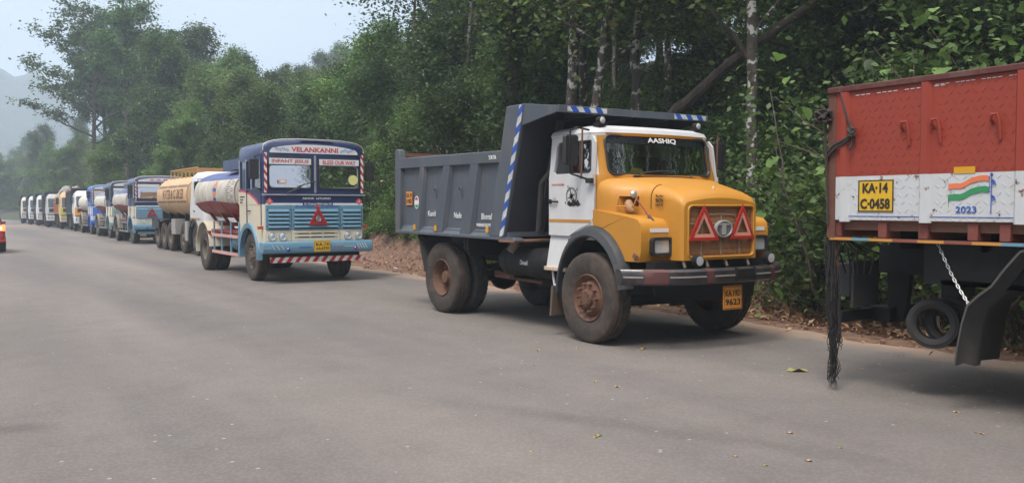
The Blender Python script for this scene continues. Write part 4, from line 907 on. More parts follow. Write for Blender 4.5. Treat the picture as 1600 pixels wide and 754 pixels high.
def coach_tanker(x, y, cfg):
    """origin on the ground below the middle of the front axle"""
    z_ = -0.0025*max(0, y-25)
    T = empty('tanker_truck', (x, y, z_), cfg.get('rz', 0), cfg['label'], 'truck', cfg.get('group'))
    near = cfg.get('near', False); up, lo, blue = cfg.get('upper', NAVY), cfg.get('lower', CREAM), cfg.get('trim', SKYB)
    m = MB()
    for s in (-1, 1): m.bx(s*.38, s*.46, -.9, 4.9, .72, .96)
    for yy in (-.8, 1.2, 2.4, 3.9, 4.8): m.bx(-.38, .38, yy-.05, yy+.05, .76, .94)
    m.bx(-.35, .35, -.7, .4, .58, 1.0)
    ch = m.build('chassis', BLACKM, T)
    MB().cyl((-.85, 0, .5), (.85, 0, .5), .05).cyl((-.9, 3.9, .52), (.9, 3.9, .52), .08).lathe([(-.2, .08), (0, .23), (.2, .08)], (0, 3.9, .52), 16).build('axle', BLACKM, ch)
    for s in (-1, 1):
        wheel(T, s*.93, 0, .52, .26, TYREB if near else TYREG, RIMG, n=96 if near else 40, detail=near)
        wheel(T, s*.97, 3.9, .52, .26, TYREB if near else TYREG, RIMG, deep=True, n=96 if near else 40, detail=near)
        wheel(T, s*.68, 3.9, .52, .26, TYREG, RIMG, n=40, detail=False)
    H = cfg.get('h', 3.0) - 3.0
    secs = [(.70, -1.03, .75, 1.09, .05, .01), (1.10, -1.04, .75, 1.10, .05, .015), (1.64, -1.04, .75, 1.10, .05, .015), (1.86, -1.04, .75, 1.10, .05, .02), (2.62, -1.03, .74, 1.10, .06, .03), (2.80+H, -1.02, .73, 1.09, .08, .03),
            (2.875+H, -1.01, .72, 1.055, .09, .03), (2.925+H, -.99, .71, .96, .10, .03), (2.965+H, -.97, .70, .76, .10, .02), (2.99+H, -.95, .66, .45, .10, .01)]
    cab = body_loft(secs).build('cab_shell', [up, lo, blue], T)
    cut = [body_loft(shrink(secs, .05, .05)), MB().cyl((-1.3, 0, .52), (1.3, 0, .52), .64, n=32)]
    for s in (-1, 1): cut.append(MB().prism(rrect(min(s*.08, s*.99), max(s*.08, s*.99), 1.97, 2.60, .07), 'Y', -1.4, -.8))
    cut.append(MB().prism([(-.85, 1.98), (-.78, 2.56), (-.28, 2.56), (-.28, 1.98)], 'X', -1.4, 1.4)); cut.append(MB().prism([(-.16, 1.98), (-.16, 2.56), (.10, 2.56), (.10, 1.98)], 'X', -1.4, 1.4)); cut.append(MB().prism([(.18, 1.98), (.18, 2.56), (.62, 2.56), (.62, 1.98)], 'X', -1.4, 1.4))
    booleans(cab, cut)
    paint(cab, lambda c, n: 0 if c.z > 1.64 else 1)
    if near:        # red-edged cream sweep on the door side
        for s in (-1, 1):
            MB().prism([(.745, 1.63), (.745, 1.92), (.30, 1.90), (-.10, 1.84), (-.45, 1.74), (-.72, 1.63)], 'X', s*1.098, s*1.105).build('cream_sweep', lo, cab, smooth=False)
            MB().prism([(.745, 1.92), (.745, 1.955), (.28, 1.935), (-.13, 1.875), (-.48, 1.775), (-.80, 1.64), (-.72, 1.63), (-.45, 1.74), (-.10, 1.84), (.30, 1.90)][::1], 'X', s*1.100, s*1.108).build('red_pinstripe', INKR, cab, smooth=False)
        text('FACTORY MADE', .36, .03, (-1.109, .45, 1.80), 'side', cab, INK); text('ALL INDIA', .26, .03, (-1.109, .50, 1.74), 'side', cab, INK); text('PERMIT', .22, .03, (-1.109, .52, 1.68), 'side', cab, INK)
    # glazing, gaskets and header strips
    for s in (-1, 1):
        x0, x1 = sorted((s*.08, s*.99))
        ty, tz = (.035, .075) if s < 0 else (.02, -.012)          # each pane leans back and toes out a little
        g = MB().add([(x0-.01, -1.055+tz+.0, 1.955), (x1+.01, -1.055, 1.955), (x1+.01, -1.055+ty, 2.615), (x0-.01, -1.055+ty+tz, 2.615)] if tz > 0 else [(x0-.01, -1.045, 1.955), (x1+.01, -1.045-tz, 1.955), (x1+.01, -1.045-tz+ty, 2.615), (x0-.01, -1.045+ty, 2.615)], [(0, 1, 2, 3)]).build('windscreen', GLASSM, T, fix=False)
        q = rrect(x0, x1, 1.97, 2.60, .07, 5); q.append(q[0])
        MB().tube([(a, -1.06, b) for a, b in q], .016, 6).build('windscreen_rubber', BLACKP, g)
        MB().bx(x0+.01, x1-.01, -1.076, -1.070, 2.465, 2.59).build('header_strip', cfg.get('strip', INKW), g)
        if near: text('INFANT JESUS' if s < 0 else 'BLESS OUR WAY', .78 if s < 0 else .74, .085, (s*.535, -1.078, 2.525), 'front', g, INKR, off=.02)
        # pale trim on the inside of each pane
        if near:
            q = rrect(x0+.02, x1-.02, 1.99, 2.46, .09, 5); q.append(q[0]); MB().tube([(a, -1.03, b) for a, b in q], .012, 4).build('inner_trim', M('grey_trim', (.35, .38, .42), .6), g)
        xx = s*1.055
        if cfg.get('bands', True): MB().bx(xx-.028, xx+.028, -1.075, -1.062, 1.88, 2.70).build('pillar_tape', RWBAND if near else cfg.get('pillar', RWBAND), T)
        for (ya, yb) in ((-.85, -.28), (-.16, .10), (.18, .62)): MB().bx(s*1.07, s*1.075, ya, yb, 1.97, 2.57).build('side_window', GLASSD, cab)
        MB().bx(s*1.10, s*1.12, .09, .11, 1.1, 2.55).bx(s*1.10, s*1.115, -.92, -.90, 1.2, 2.6).bx(s*1.10, s*1.13, -.9, .1, 1.94, 1.96).build('door_edge', up, cab)
        for yb in (-.22, .14, .66): MB().bx(s*1.085, s*1.11, yb-.02, yb+.02, 1.96, 2.6).build('window_bar', CHROME if near else up, cab)
        MB().tube([(s*1.10, .02, 1.50), (s*1.13, .0, 1.50), (s*1.13, -.14, 1.50), (s*1.10, -.15, 1.50)], .012, 6).build('door_handle', BLACKM, cab)
        # wing and arch
        A_ = [R(-5 + 190*i/18) for i in range(19)]
        MB().loft([[(s*1.02, .63*math.cos(a), .54+.60*math.sin(a)), (s*1.13, .63*math.cos(a), .54+.60*math.sin(a)), (s*1.14, .70*math.cos(a), .54+.70*math.sin(a)), (s*1.03, .72*math.cos(a), .54+.73*math.sin(a))] for a in A_]).build('wing', blue, T)
        MB().bx(s*1.04, s*1.12, .66, .76, .70, 1.22).build('wing_panel', blue, T)
        for ax_ in (0, 3.9):
            if ax_:
                MB().loft([[(s*.52, ax_+.66*math.cos(a), .56+.64*math.sin(a)), (s*1.14, ax_+.66*math.cos(a), .56+.64*math.sin(a)), (s*1.14, ax_+.69*math.cos(a), .56+.68*math.sin(a)), (s*.52, ax_+.69*math.cos(a), .56+.68*math.sin(a))] for a in [R(-10+185*i/16) for i in range(17)]]).build('rear_mudguard', lo if near else M('dusty_mudguard', (.26, .24, .21), .7, dirt=.4), T)
                if near: MB().bx(s*1.10, s*1.145, 3.2, 3.5, .95, 1.0).build('mudguard_stripe', MAROON, T)
        # side guards
        if near or cfg.get('rails', True):
            sg = MB().bx(s*1.09, s*1.12, .80, 3.05, .88, .95).bx(s*1.09, s*1.12, .80, 3.05, .48, .55).build('side_guard', M('faded_guard', (.55, .30, .27), .6, dirt=.35) if near else M('road_grey_guard', (.20, .19, .18), .7, dirt=.3), T)
            for yy in (.84, 1.5, 2.3, 3.0): MB().bx(s*1.06, s*1.09, yy-.03, yy+.03, .48, 1.25).build('guard_post', blue if near else M('road_grey_guard', (.20, .19, .18), .7), sg)
        for yy in (1.1, 2.2, 3.2, 4.3): MB().add([(s*.45, yy-.04, .95), (s*.45, yy+.04, .95), (s*.85, yy+.04, 1.50), (s*.85, yy-.04, 1.50), (s*.53, yy-.04, .95), (s*.53, yy+.04, .95), (s*.93, yy+.04, 1.50), (s*.93, yy-.04, 1.50)], [(0,1,2,3), (4,7,6,5), (0,4,5,1), (1,5,6,2), (2,6,7,3), (3,7,4,0)]).bx(s*.4, s*.9, yy-.03, yy+.03, 1.12, 1.2).build('tank_cradle', MAROON, T)
        mirror(T, [(s*1.08, -.95, 2.66), (s*1.25, -1.0, 2.62), (s*1.27, -1.0, 2.0), (s*1.10, -.95, 1.92)], (s*1.27, -.98, 2.36), .20, .07, .42)
        MB().box((s*1.13, -.98, 1.16), (.10, .09, .06) if not near else (.15, .07, .07)).build('indicator', ORANGEL, T, bevel=.01)
    MB().bx(-1.05, 1.05, 1.0, 3.6, .98, 1.04).build('tank_frame', MAROON, T)
    ft = MB().lathe([(0, .1), (.04, .22), (.9, .22), (.94, .1)], (-.72, 1.2, .78), 20, 'Y').build('fuel_tank', blue, T)
    # front
    fy = -1.06
    MB().bx(-.02, -.004, -1.075, -1.055, 1.88, 2.66).bx(.004, .02, -1.075, -1.055, 1.88, 2.66).build('centre_strip', CHROME, T)
    MB().bx(-1.14, 1.12, -1.085, -1.055, 1.825, 1.85).build('chrome_rail', CHROME, T)
    fl = MB().bx(-1.06, 1.06, -1.072, -1.058, 1.625, 1.665).build('pale_strip', INKW, T)
    if near:
        text('ASHOK  LEYLAND', .62, .045, (.03, -1.066, 1.765), 'front', T, INKW, off=.02)
        p = MB().bx(-.28, .38, -1.08, -1.072, 1.61, 1.69).build('contract_plate', NAVY, T); text('On Contract With Indian Oil', .60, .04, (.05, -1.082, 1.65), 'front', p, INKW, off=.02)
        for x_ in (-.98, .98): MB().prism([(x_-.075, 1.70), (x_, 1.63), (x_+.075, 1.70), (x_, 1.775)], 'Y', -1.072, -1.076).build('hazard_diamond', M('pink_red', (.6, .10, .10), .5), T); text('3', .03, .05, (x_, -1.078, 1.70), 'front', T, INKW)
        text('ST.LAWRENCE    ST.ANTONY', .95, .035, (.03, -1.094, 1.60), 'front', T, INKB, off=.02)
        MB().box((.03, -1.10, 1.60), (.07, .015, .05)).build('badge', INKR, T)
    # visor board over the windscreens, curved like the roof
    vb = [(-.96, 2.70), (.96, 2.70), (.955, 2.745)] + [(.90 - 1.80*i/14, 2.885 + H*.5 - .085*abs(-1+2*i/14)**2.4) for i in range(15)] + [(-.955, 2.745)]
    v = MB().prism(vb, 'Y', -1.045, -1.062).build('name_board', INKW, T, smooth=False)
    if near:
        text('VELANKANNI', 1.02, .10, (0, -1.064, 2.78), 'front', v, INKR, off=.03)
        for s in (-1, 1):
            c = MB()
            for k in range(4): c.tube([(s*(.60 + .075*k + .03*math.cos(t)), -1.064, 2.775 + (.012 if k % 2 else -.012) + .022*math.sin(t)) for t in [R(-30 + 300*i/12) for i in range(13)]], .006, 4)
            c.build('scroll_ornament', M('bright_blue_ink', (.05, .22, .55), .5), v)
    else: text(cfg.get('name', 'SSRI'), .95, .085, (0, -1.064, 2.78), 'front', v, cfg.get('nameink', INKR), off=.02)
    q = [(-1.09, 2.1+.6, 0)]
    MB().tube([(1.10*math.copysign(abs(math.cos(t))**.7, math.cos(t)), -1.05, 2.74 + H + .255*abs(math.sin(t))**.55) for t in [PI*i/24 for i in range(25)]], .012, 6).build('roof_moulding', CHROME if near else lo, T)
    if near:
        MB().bx(-.30, .42, -1.04, -.98, 3.0, 3.03).build('roof_badge', BLACKM, T); MB().box((-1.08, -.92, 2.72), (.04, .06, .04)).build('marker_lamp', ORANGEL, T)
        MB().cyl((.86, -1.052, 2.16), (.86, -1.056, 2.16), .105, n=28).build('round_sticker', M('lime_sticker', (.66, .66, .26), .5), T)
        st = MB().prism(rrect(-.78, -.60, 2.07, 2.15, .015), 'Y', -1.040, -1.043).build('windscreen_sticker', M('salmon', (.60, .36, .28), .6), T); MB().bx(-.74, -.64, -1.044, -1.046, 2.085, 2.135).build('sticker_text', INKW, st)
        MB().bx(.15, .45, -.98, -.85, 1.98, 2.04).build('dashboard_box', M('blue_box', (.03, .20, .36), .6), T); MB().bx(-.55, -.35, -.98, -.88, 1.98, 2.0).build('paper', INKW, T)
    MB().bx(-1.0, 1.0, -.95, -.6, 1.5, 1.95).build('dashboard', SEAT, T)
    for s in (-.5, .5): MB().bx(s-.25, s+.25, .3, .45, 1.3, 2.2).bx(s-.25, s+.25, -.1, .4, 1.2, 1.4).build('cab_seat', SEAT, T, bevel=.03)
    MB().bx(-1.04, 1.04, -.96, .70, 1.05, 1.12).build('cab_floor', BLACKM, T)
    MB().tube([(-.62, -1.10, 1.87), (-.50, -1.12, 1.93), (-.32, -1.10, 2.03), (.0, -1.09, 2.12)], .012, 6).tube([(-.62, -1.10, 1.87), (-.40, -1.12, 1.96), (-.25, -1.11, 2.06)], .009, 5).build('wiper', BLACKP, T)
    # louvred panels
    for x0, x1, nn in ((-1.06, -.525, 6), (-.515, .545, 6), (.555, 1.06, 6)):
        g = MB().bx(x0, x1, -1.085, -1.045, 1.11, 1.62).build('grille_panel', blue, T, bevel=.008)
        lm = MB()
        for k in range(5):
            z = 1.16 + k*.082; P = [(-1.084, z-.012), (-1.115, z-.006), (-1.112, z+.012), (-1.084, z+.052)]
            a_, b_ = x0 + (.05 if x0 < -.5 else .05), x1-.05
            if near: 
                MB().prism(P, 'X', a_, b_).build('louvre', blue, g, bevel=.004)
                MB().bx(a_, b_, -1.088, -1.0855, z-.03, z-.012).build('slot', BLACKM, g)
            else: lm.prism(P, 'X', a_, b_)
        if not near: lm.build('louvre', blue, g)
        if near: 
            for (xa, za) in ((x0+.03, 1.20), (x0+.03, 1.53), (x1-.03, 1.20), (x1-.03, 1.53)): MB().cyl((xa, -1.085, za), (xa, -1.092, za), .011, n=8).build('screw', BLACKM, g)
    if cfg.get('triangle', True):
        triangle_sign(T, (.04 if near else -.42, -1.12, 1.335), .42, .38, inner=M('dark_red', (.32, .02, .03), .4))
        c = MB()
        for k in range(8 if near else 0): c.tube([(.04 + (.015+.04*i/6)*math.cos(k*PI/4 + i*.22), -1.145, 1.335 + (.015+.04*i/6)*math.sin(k*PI/4 + i*.22)) for i in range(7)], .005, 4)
        if near: c.lathe([(-.01, .05), (-.02, .055), (0, .06), (-.01, .05)], (.04, -1.138, 1.335), 20, 'Y').build('badge', CHROME, T)
    # lamp band, bumper
    for x0, x1 in ((-1.07, -.535), (.545, 1.05)):
        b = MB().bx(x0, x1, -1.075, -1.04, .87, 1.10).build('lamp_panel', lo, T, bevel=.006)
        mid = (x0+x1)/2; sx = (.11 if x0 < 0 else .12)
        for dx in (-sx, sx): headlamp(T, (mid+dx-.03*(1 if x0 < 0 else -1), -1.075, .985), .165, .165, .03, round_=True, frame=CHROME)
    b = MB().bx(-.525, .535, -1.08, -1.04, .87, 1.10).build('lower_grille', lo, T, bevel=.006)
    for k in range(2):
        for j in range(3): MB().bx(-.38+.28*j, -.15+.28*j, -1.084, -1.0795, .945+.075*k, .965+.075*k).build('slot', BLACKM, b)
        MB().bx(-.46, .47, -1.095, -1.08, .965+.075*k, .985+.075*k).build('slat', lo, b, bevel=.004)
    bm = MB().prism([(-1.28, .63), (-1.30, .66), (-1.30, .84), (-1.28, .87), (-1.05, .87), (-1.05, .63)], 'X', -1.20, 1.20).build('bumper', blue, T, bevel=.02)
    for x_, c in ((-.67, (.02, .03, .25)), (.80, (.22, .01, .20))): MB().lathe([(0, .035), (-.015, .035), (-.03, .02), (-.032, .001)], (x_, -1.30, .705), 14, 'Y').build('marker_lamp', M('marker%d' % int(x_ > 0), c, .2, coat=.8), bm)
    plate(T, (.05, -1.315, .765), .36, .23, cfg.get('plate', ['KA.19', 'AA.6739']))
    if near:
        text('MARTHOMA', .26, .035, (-.30, -1.302, .75), 'front', bm, INKB, off=.02); text('Joseph', .20, .04, (.43, -1.302, .75), 'front', bm, INKR, off=.02)
        m = MB()
        for k in range(4): m.box((.86+.06*k, -1.302, .765), (.016, .002, .13), (-.5, 'Y')).box((-.98+.09*(k % 2)+.1*(k > 1), -1.302, .76), (.012, .002, .12), (-.55, 'Y'))
        m.bx(.55, .80, -1.303, -1.301, .75, .76).bx(-1.18, -1.02, -1.303, -1.301, .74, .75).build('scuff', M('pale_scuff', (.45, .52, .55), .6), bm, smooth=False)
    if cfg.get('under', True): MB().bx(-1.02, 1.05, -1.22, -1.19, .44, .55).build('underrun_board', stripe_mat('underrun_stripe', (.75, .73, .72), (.50, .02, .02), .15, (.8, 0, -.6)) if near else blue, T)
    MB().bx(-.95, .95, -1.15, -.9, .55, .63).build('front_crossmember', BLACKM, T)
    # tank
    tk = tank_body(T, .98, 4.75, 1.30, 2.48, 1.13, cfg.get('tank', TANKM), rings=True, logo=cfg.get('logo', near))
    MB().bx(-.95, .95, .80, 2.6, 2.44, 2.68).build('roof_box', up, T)
    for s in (-.6, .5): MB().cyl((s, 1.3, 2.68), (s, 1.3, 2.76), .04, n=10).build('vent_pipe', BLACKM, T)
    MB().bx(-1.1, 1.1, 4.82, 4.86, .55, .65).bx(-.5, .5, 4.7, 4.86, .75, .9).build('rear_bar', blue, T)
    return T
coach_tanker(6.62, 19.15, dict(near=True, label='navy and sky blue tanker, nearest of the tankers, red triangle centred on its grille', upper=NAVY))
WNAV = M('deep_navy_paint', (.012, .02, .07), .3, coat=.4)
coach_tanker(8.05, 42.1, dict(label='navy and light blue tanker half hidden behind the beige tank, triangle left on its grille', name='S.S.R.I', h=2.96, plate=['KA.19', 'C.2271'], rails=True, near=False, tri=1))
coach_tanker(8.35, 50.6, dict(label='cream tanker with a dark cab crown and grey-green bumper', upper=WNAV, lower=M('ivory_far', (.60, .55, .45), .5, dirt=.2), trim=M('grey_green', (.22, .30, .29), .5), name='BHARATH', nameink=INKB, triangle=False, under=False, h=2.98, plate=['KA.19', 'B.404'], bands=False,
             tank=tank_mat('tank_livery_pale', (.16, .20, .36), (.60, .57, .50), (.24, .04, .04), 2.22, 1.66)))
coach_tanker(8.5, 58.8, dict(label='tanker with a bright blue and white cab and plain pale tank', upper=MIDB, lower=WHITE, trim=M('royal_blue', (.03, .12, .50), .4, coat=.2), name='SRI GANESH', nameink=INKB, triangle=False, h=2.96, strip=M('buff_strip', (.7, .5, .3), .6), plate=['KA.21', 'A.118'],
             tank=tank_mat('tank_livery_plain', (.50, .52, .55), (.62, .58, .50), (.50, .46, .40), 2.3, 1.5)))

# ------------------------------------------------------------------ modern cabs: tippers and the long beige tanker
def modern_cab(T, mat, lowm, h=2.75, stripe=None, near=False, fair=False):
    secs = [(.55, -1.35, .55, 1.14, .14, .06), (1.05, -1.37, .55, 1.16, .16, .07), (1.55, -1.34, .55, 1.16, .16, .07), (2.38, -1.16, .55, 1.10, .16, .06), (2.55, -1.08, .55, 1.06, .18, .05), (h, -.80, .50, .92, .2, .03)]
    cab = body_loft(secs).build('cab_shell', [mat, lowm, BLACKP], T)
    booleans(cab, [body_loft(shrink(secs, .05, .04)), MB().prism(rrect(-1.0, 1.0, 1.62, 2.36, .08), 'Y', -1.8, -.9), MB().prism([(-1.02, 1.62), (-.90, 2.30), (-.05, 2.30), (-.05, 1.62)], 'X', -1.4, 1.4), MB().cyl((-1.4, 0, .5), (1.4, 0, .5), .62, n=24)])
    def f(z): return -1.34 + (z-1.55)*.217
    g = MB().add([(-1.02, f(1.6)+.015, 1.6), (0, f(1.6)-.035, 1.6), (1.02, f(1.6)+.015, 1.6), (1.02, f(2.38)+.015, 2.38), (0, f(2.38)-.03, 2.38), (-1.02, f(2.38)+.015, 2.38)], [(0, 1, 4, 5), (1, 2, 3, 4)]).build('windscreen', GLASSF, T, fix=False)
    for s in (-1, 1):
        MB().bx(s*1.10, s*1.105, -1.0, -.04, 1.6, 2.3).build('side_window', GLASSF, cab)
        mirror(T, [(s*1.08, -1.05, 2.45), (s*1.28, -1.15, 2.45), (s*1.28, -1.15, 2.0)], (s*1.30, -1.15, 2.12), .20, .10, .50)
        headlamp(T, (s*.86, -1.43, .82), .40, .17, .03)
        MB().loft([[(s*.98, .62*math.cos(a), .52+.60*math.sin(a)), (s*1.19, .62*math.cos(a), .52+.60*math.sin(a)), (s*1.19, .68*math.cos(a), .52+.68*math.sin(a)), (s*.98, .68*math.cos(a), .52+.68*math.sin(a))] for a in [R(-10+200*i/14) for i in range(15)]]).build('wheel_arch', BLACKP, T)
        MB().bx(s*.9, s*1.17, .45, .58, .35, 1.2).build('step', BLACKM, T)
        MB().bx(s*1.155, s*1.175, -.15, .0, 1.42, 1.46).build('door_handle', BLACKM, cab)
    MB().bx(-1.12, 1.12, -1.45, -1.30, .55, .98).build('bumper', lowm, T, bevel=.04)
    MB().bx(-.55, .55, -1.47, -1.44, .72, .90).build('bumper_grille', BLACKP, T)
    MB().bx(-.95, .95, -1.43, -1.395, 1.30, 1.56).build('wiper_panel', BLACKP, T)
    MB().bx(-1.08, 1.08, -1.44, -1.38, 1.0, 1.06).build('grille_bar', BLACKP, T)
    if stripe:
        MB().add([(-1.12, -1.40, 1.06), (.3, -1.475, 1.06), (-.6, -1.455, 1.25), (-.85, -1.40, 1.62), (-1.10, -1.36, 1.62)], [(0, 1, 2, 3, 4)]).build('colour_sweep', stripe, T, fix=False, smooth=False)
        MB().bx(-1.165, -1.17, -1.1, .4, 1.1, 1.22).build('colour_sweep', stripe, T)
    MB().tube([(-.5, -1.42, 1.58), (.1, -1.40, 1.66)], .012, 5).tube([(.2, -1.42, 1.58), (.7, -1.38, 1.66)], .012, 5).build('wiper', BLACKP, T)
    MB().bx(-1.0, 1.0, -1.2, -.9, 1.0, 1.58).build('dashboard', SEAT, T)
    for s in (-.5, .5): MB().bx(s-.25, s+.25, .2, .35, 1.1, 2.1).build('cab_seat', SEAT, T)
    if fair: MB().prism([(-.85, 2.62), (-.3, 2.90), (.4, 2.93), (.5, 2.60)], 'X', -.95, .95).build('roof_fairing', mat, T, bevel=.06)
def underbits(T, axles, L_, near=False, tm=None):
    m = MB()
    for s in (-1, 1): m.bx(s*.38, s*.46, -1.2, L_, .72, .98)
    for yy in range(int(L_)): m.bx(-.38, .38, yy+.2, yy+.3, .75, .95)
    m.bx(-.35, .35, -1.0, .5, .55, 1.0)
    m.build('chassis', BLACKM, T)
    for i, (ay, deep) in enumerate(axles):
        MB().cyl((-.9, ay, .51), (.9, ay, .51), .07).build('axle', BLACKM, T)
        for s in (-1, 1):
            wheel(T, s*(.97), ay, .515, .26, tm or TYREG, RIMG, deep=deep, n=48, detail=False)
            if deep: wheel(T, s*.68, ay, .515, .26, tm or TYREG, RIMG, n=32, detail=False)
def modern_tipper(x, y, cfg):
    T = empty('tipper_truck', (x, y, -0.0025*max(0, y-25)), cfg.get('rz', -R(2.6)), cfg['label'], 'truck')
    modern_cab(T, cfg['cab'], cfg.get('low', cfg['cab']), stripe=cfg.get('stripe'))
    underbits(T, [(0, False), (3.6, True), (4.9, True)] if cfg.get('six') else [(0, False), (3.9, True)], 5.8)
    bm = cfg['body']; W = 1.22; h = cfg.get('bh', 2.85)
    b = MB().bx(-W+.02, W-.02, .85, 6.0, 1.15, 1.24).build('tipping_body', bm, T)
    for s in (-1, 1):
        sd_ = MB().bx(s*(W-.08), s*(W-.04), .80, 6.0, 1.2, h-.1).build('side_panel', bm, b)
        MB().bx(s*(W-.09), s*W, .80, 6.05, h-.2, h-.06).build('top_rail', bm, sd_, bevel=.01)
        MB().bx(s*(W-.09), s*W, .80, 6.05, 1.13, 1.2).build('bottom_rail', bm, sd_)
        for k in range(6): MB().bx(s*(W-.06), s*(W-.005), .90+k*1.0, 1.05+k*1.0, 1.2, h-.2).build('rib', bm, sd_)
        MB().bx(s*.5, s*1.18, 5.7, 5.73, .45, 1.13).build('mud_flap', RUBBER, T)
    MB().bx(-W+.04, W-.04, .78, .84, 1.2, h+.08).build('front_wall', bm, b)
    MB().bx(-W+.04, W-.04, 5.96, 6.02, 1.2, h-.12).build('tailgate', bm, b)
    if cfg.get('canopy', True): MB().prism([(.82, h), (-.55, h+.02), (-.55, h+.10), (.82, h+.12)], 'X', -W, W).build('canopy', bm, b)
    return T
DG = M('dark_slate_paint', (.035, .042, .055), .5, dirt=.2)
TEALB = M('teal_slate_paint', (.05, .075, .10), .5, dirt=.2)
modern_tipper(8.6, 67.5, dict(cab=WHITE, low=INKW, stripe=M('amber_sweep', (.62, .28, .03), .4), body=DG, label='white-cabbed tipper with an amber sweep across its front and a dark canopy'))
t7 = modern_tipper(8.55, 75.6, dict(cab=M('mustard_cab', (.52, .36, .18), .5, dirt=.3), low=CREAM, body=M('rust_orange_body', (.34, .12, .05), .6, dirt=.3), canopy=False, bh=2.2, stripe=M('yellow_green_sweep', (.50, .46, .05), .5), label='mustard-cabbed lorry with an orange side and a high rocky load'))
modern_tipper(8.35, 83.7, dict(cab=M('dusty_white_cab', (.40, .41, .42), .5, dirt=.3), low=INKW, body=DG, label='white-cabbed tipper with a black canopy directly behind the mustard lorry'))
modern_tipper(8.25, 91.5, dict(cab=WHITE, low=INKW, body=TEALB, label='white-cabbed tipper third from the far end of the queue'))
modern_tipper(8.15, 99.0, dict(cab=M('light_grey_cab', (.50, .52, .55), .5), low=INKW, body=TEALB, label='pale grey tipper second from the far end of the queue, mostly hidden'))
modern_tipper(8.0, 106.5, dict(cab=CREAM, low=WHITE, body=DG, stripe=None, label='cream-cabbed tipper at the far left end of the queue'))
def rock_load():
    rng = random.Random(3)
    for k in range(46):
        bm = bmesh.new(); bmesh.ops.create_icosphere(bm, subdivisions=1, radius=1)
        for v in bm.verts: v.co *= rng.uniform(.75, 1.15)
        me = bpy.data.meshes.new('rock'); bm.to_mesh(me); bm.free(); me.materials.append(M('laterite_rock', (.42, .30, .22), .9, dirt=.4, dcol=(.20, .10, .07)) if k % 5 else M('grey_rock', (.38, .38, .37), .9))
        o = bpy.data.objects.new('rock', me); link(o); sx = rng.uniform(.22, .42)
        yy = 76.7 + rng.random()*4.6; xx = 8.55 + rng.uniform(-.95, .95); zz = 2.1 + rng.random()*1.25*(1-abs(xx-8.55)/1.5) - .12
        o.location = (xx, yy, zz); o.scale = (sx, sx*1.2, sx*.7); o.rotation_euler = (rng.random()*3, rng.random()*3, rng.random()*3)
        tag(o, 'rough %s block in the load piled on the mustard lorry' % ('brown' if k % 5 else 'grey'), 'rock', 'rocks heaped on the mustard lorry')
rock_load()
def beige_tanker():
    T = empty('tanker_truck', (8.0, 29.9, 0), 0, 'long beige five-axle tanker with white cab, parked behind the navy and cream tanker', 'truck')
    modern_cab(T, WHITE, INKW, h=2.70)
    underbits(T, [(0, False), (1.85, False), (3.95, True), (5.05, True), (6.2, True)], 6.9, tm=TYREB)
    tk = tank_body(T, .85, 5.75, 1.22, 2.68, 1.18, BEIGE, rings=True, logo=False)
    cz, hz, hw = 1.95, .73, 1.18
    for z0, z1 in ((2.25, 2.33), (1.72, 1.79)):
        m = MB().bx(-hw-.0, -hw-.004, .95, 5.65, z0, z1).build('tank_band', M('brown_band', (.20, .12, .09), .6, dirt=.4), tk)
        for v in m.data.vertices:
            tt = (v.co.z-cz)/hz; v.co.x += hw - hw*(max(0.0, 1-abs(tt)**(2/.85)))**(.36)
    t = text('WATER & CARRIER', 3.4, .34, (0, 3.1, 2.02), 'side', tk, M('brown_ink', (.16, .09, .05), .6), off=.03)
    for v in t.data.vertices:
        tt = (v.co.z-cz)/hz; v.co.x += -hw*(max(0.0, 1-abs(tt)**(2/.85)))**(.36) - .006
    rl = MB().bx(-.72, -.68, 1.3, 5.5, 2.90, 2.94).bx(.68, .72, 1.3, 5.5, 2.90, 2.94)
    for k in range(8): rl.bx(-.72, -.68, 1.3+k*.6, 1.34+k*.6, 2.58, 2.90).bx(.68, .72, 1.3+k*.6, 1.34+k*.6, 2.58, 2.90)
    for k in range(17): rl.bx(-.68, .68, 1.35+k*.25, 1.41+k*.25, 2.88, 2.90)
    rl.build('catwalk', M('ochre_rail', (.40, .24, .10), .6, dirt=.3), tk)
    for s in (-1, 1):
        MB().bx(s*.55, s*1.16, 4.5, 6.9, 1.08, 1.11).bx(s*1.12, s*1.16, 5.6, 6.9, .78, 1.1).build('rear_mudguard', BLACKP, T)
        MB().bx(s*.5, s*1.16, 2.75, 3.38, .62, 1.15).build('side_box', STEEL if False else M('grey_box', (.30, .29, .28), .6, dirt=.3), T)
        MB().bx(s*.9, s*1.18, .85, 1.2, .45, 1.1).build('side_step', M('grey_box', (.30, .29, .28), .6), T)
        for yy in (1.3, 2.6, 3.9, 5.2, 6.4): MB().bx(s*.4, s*.85, yy-.05, yy+.05, .98, 1.42).build('tank_cradle', BLACKM, T)
        MB().bx(-1.172, -1.176, -.9, .4, 1.18, 1.22).build('door_stripe', ORANGE, T) if s < 0 else None
    return T
beige_tanker()
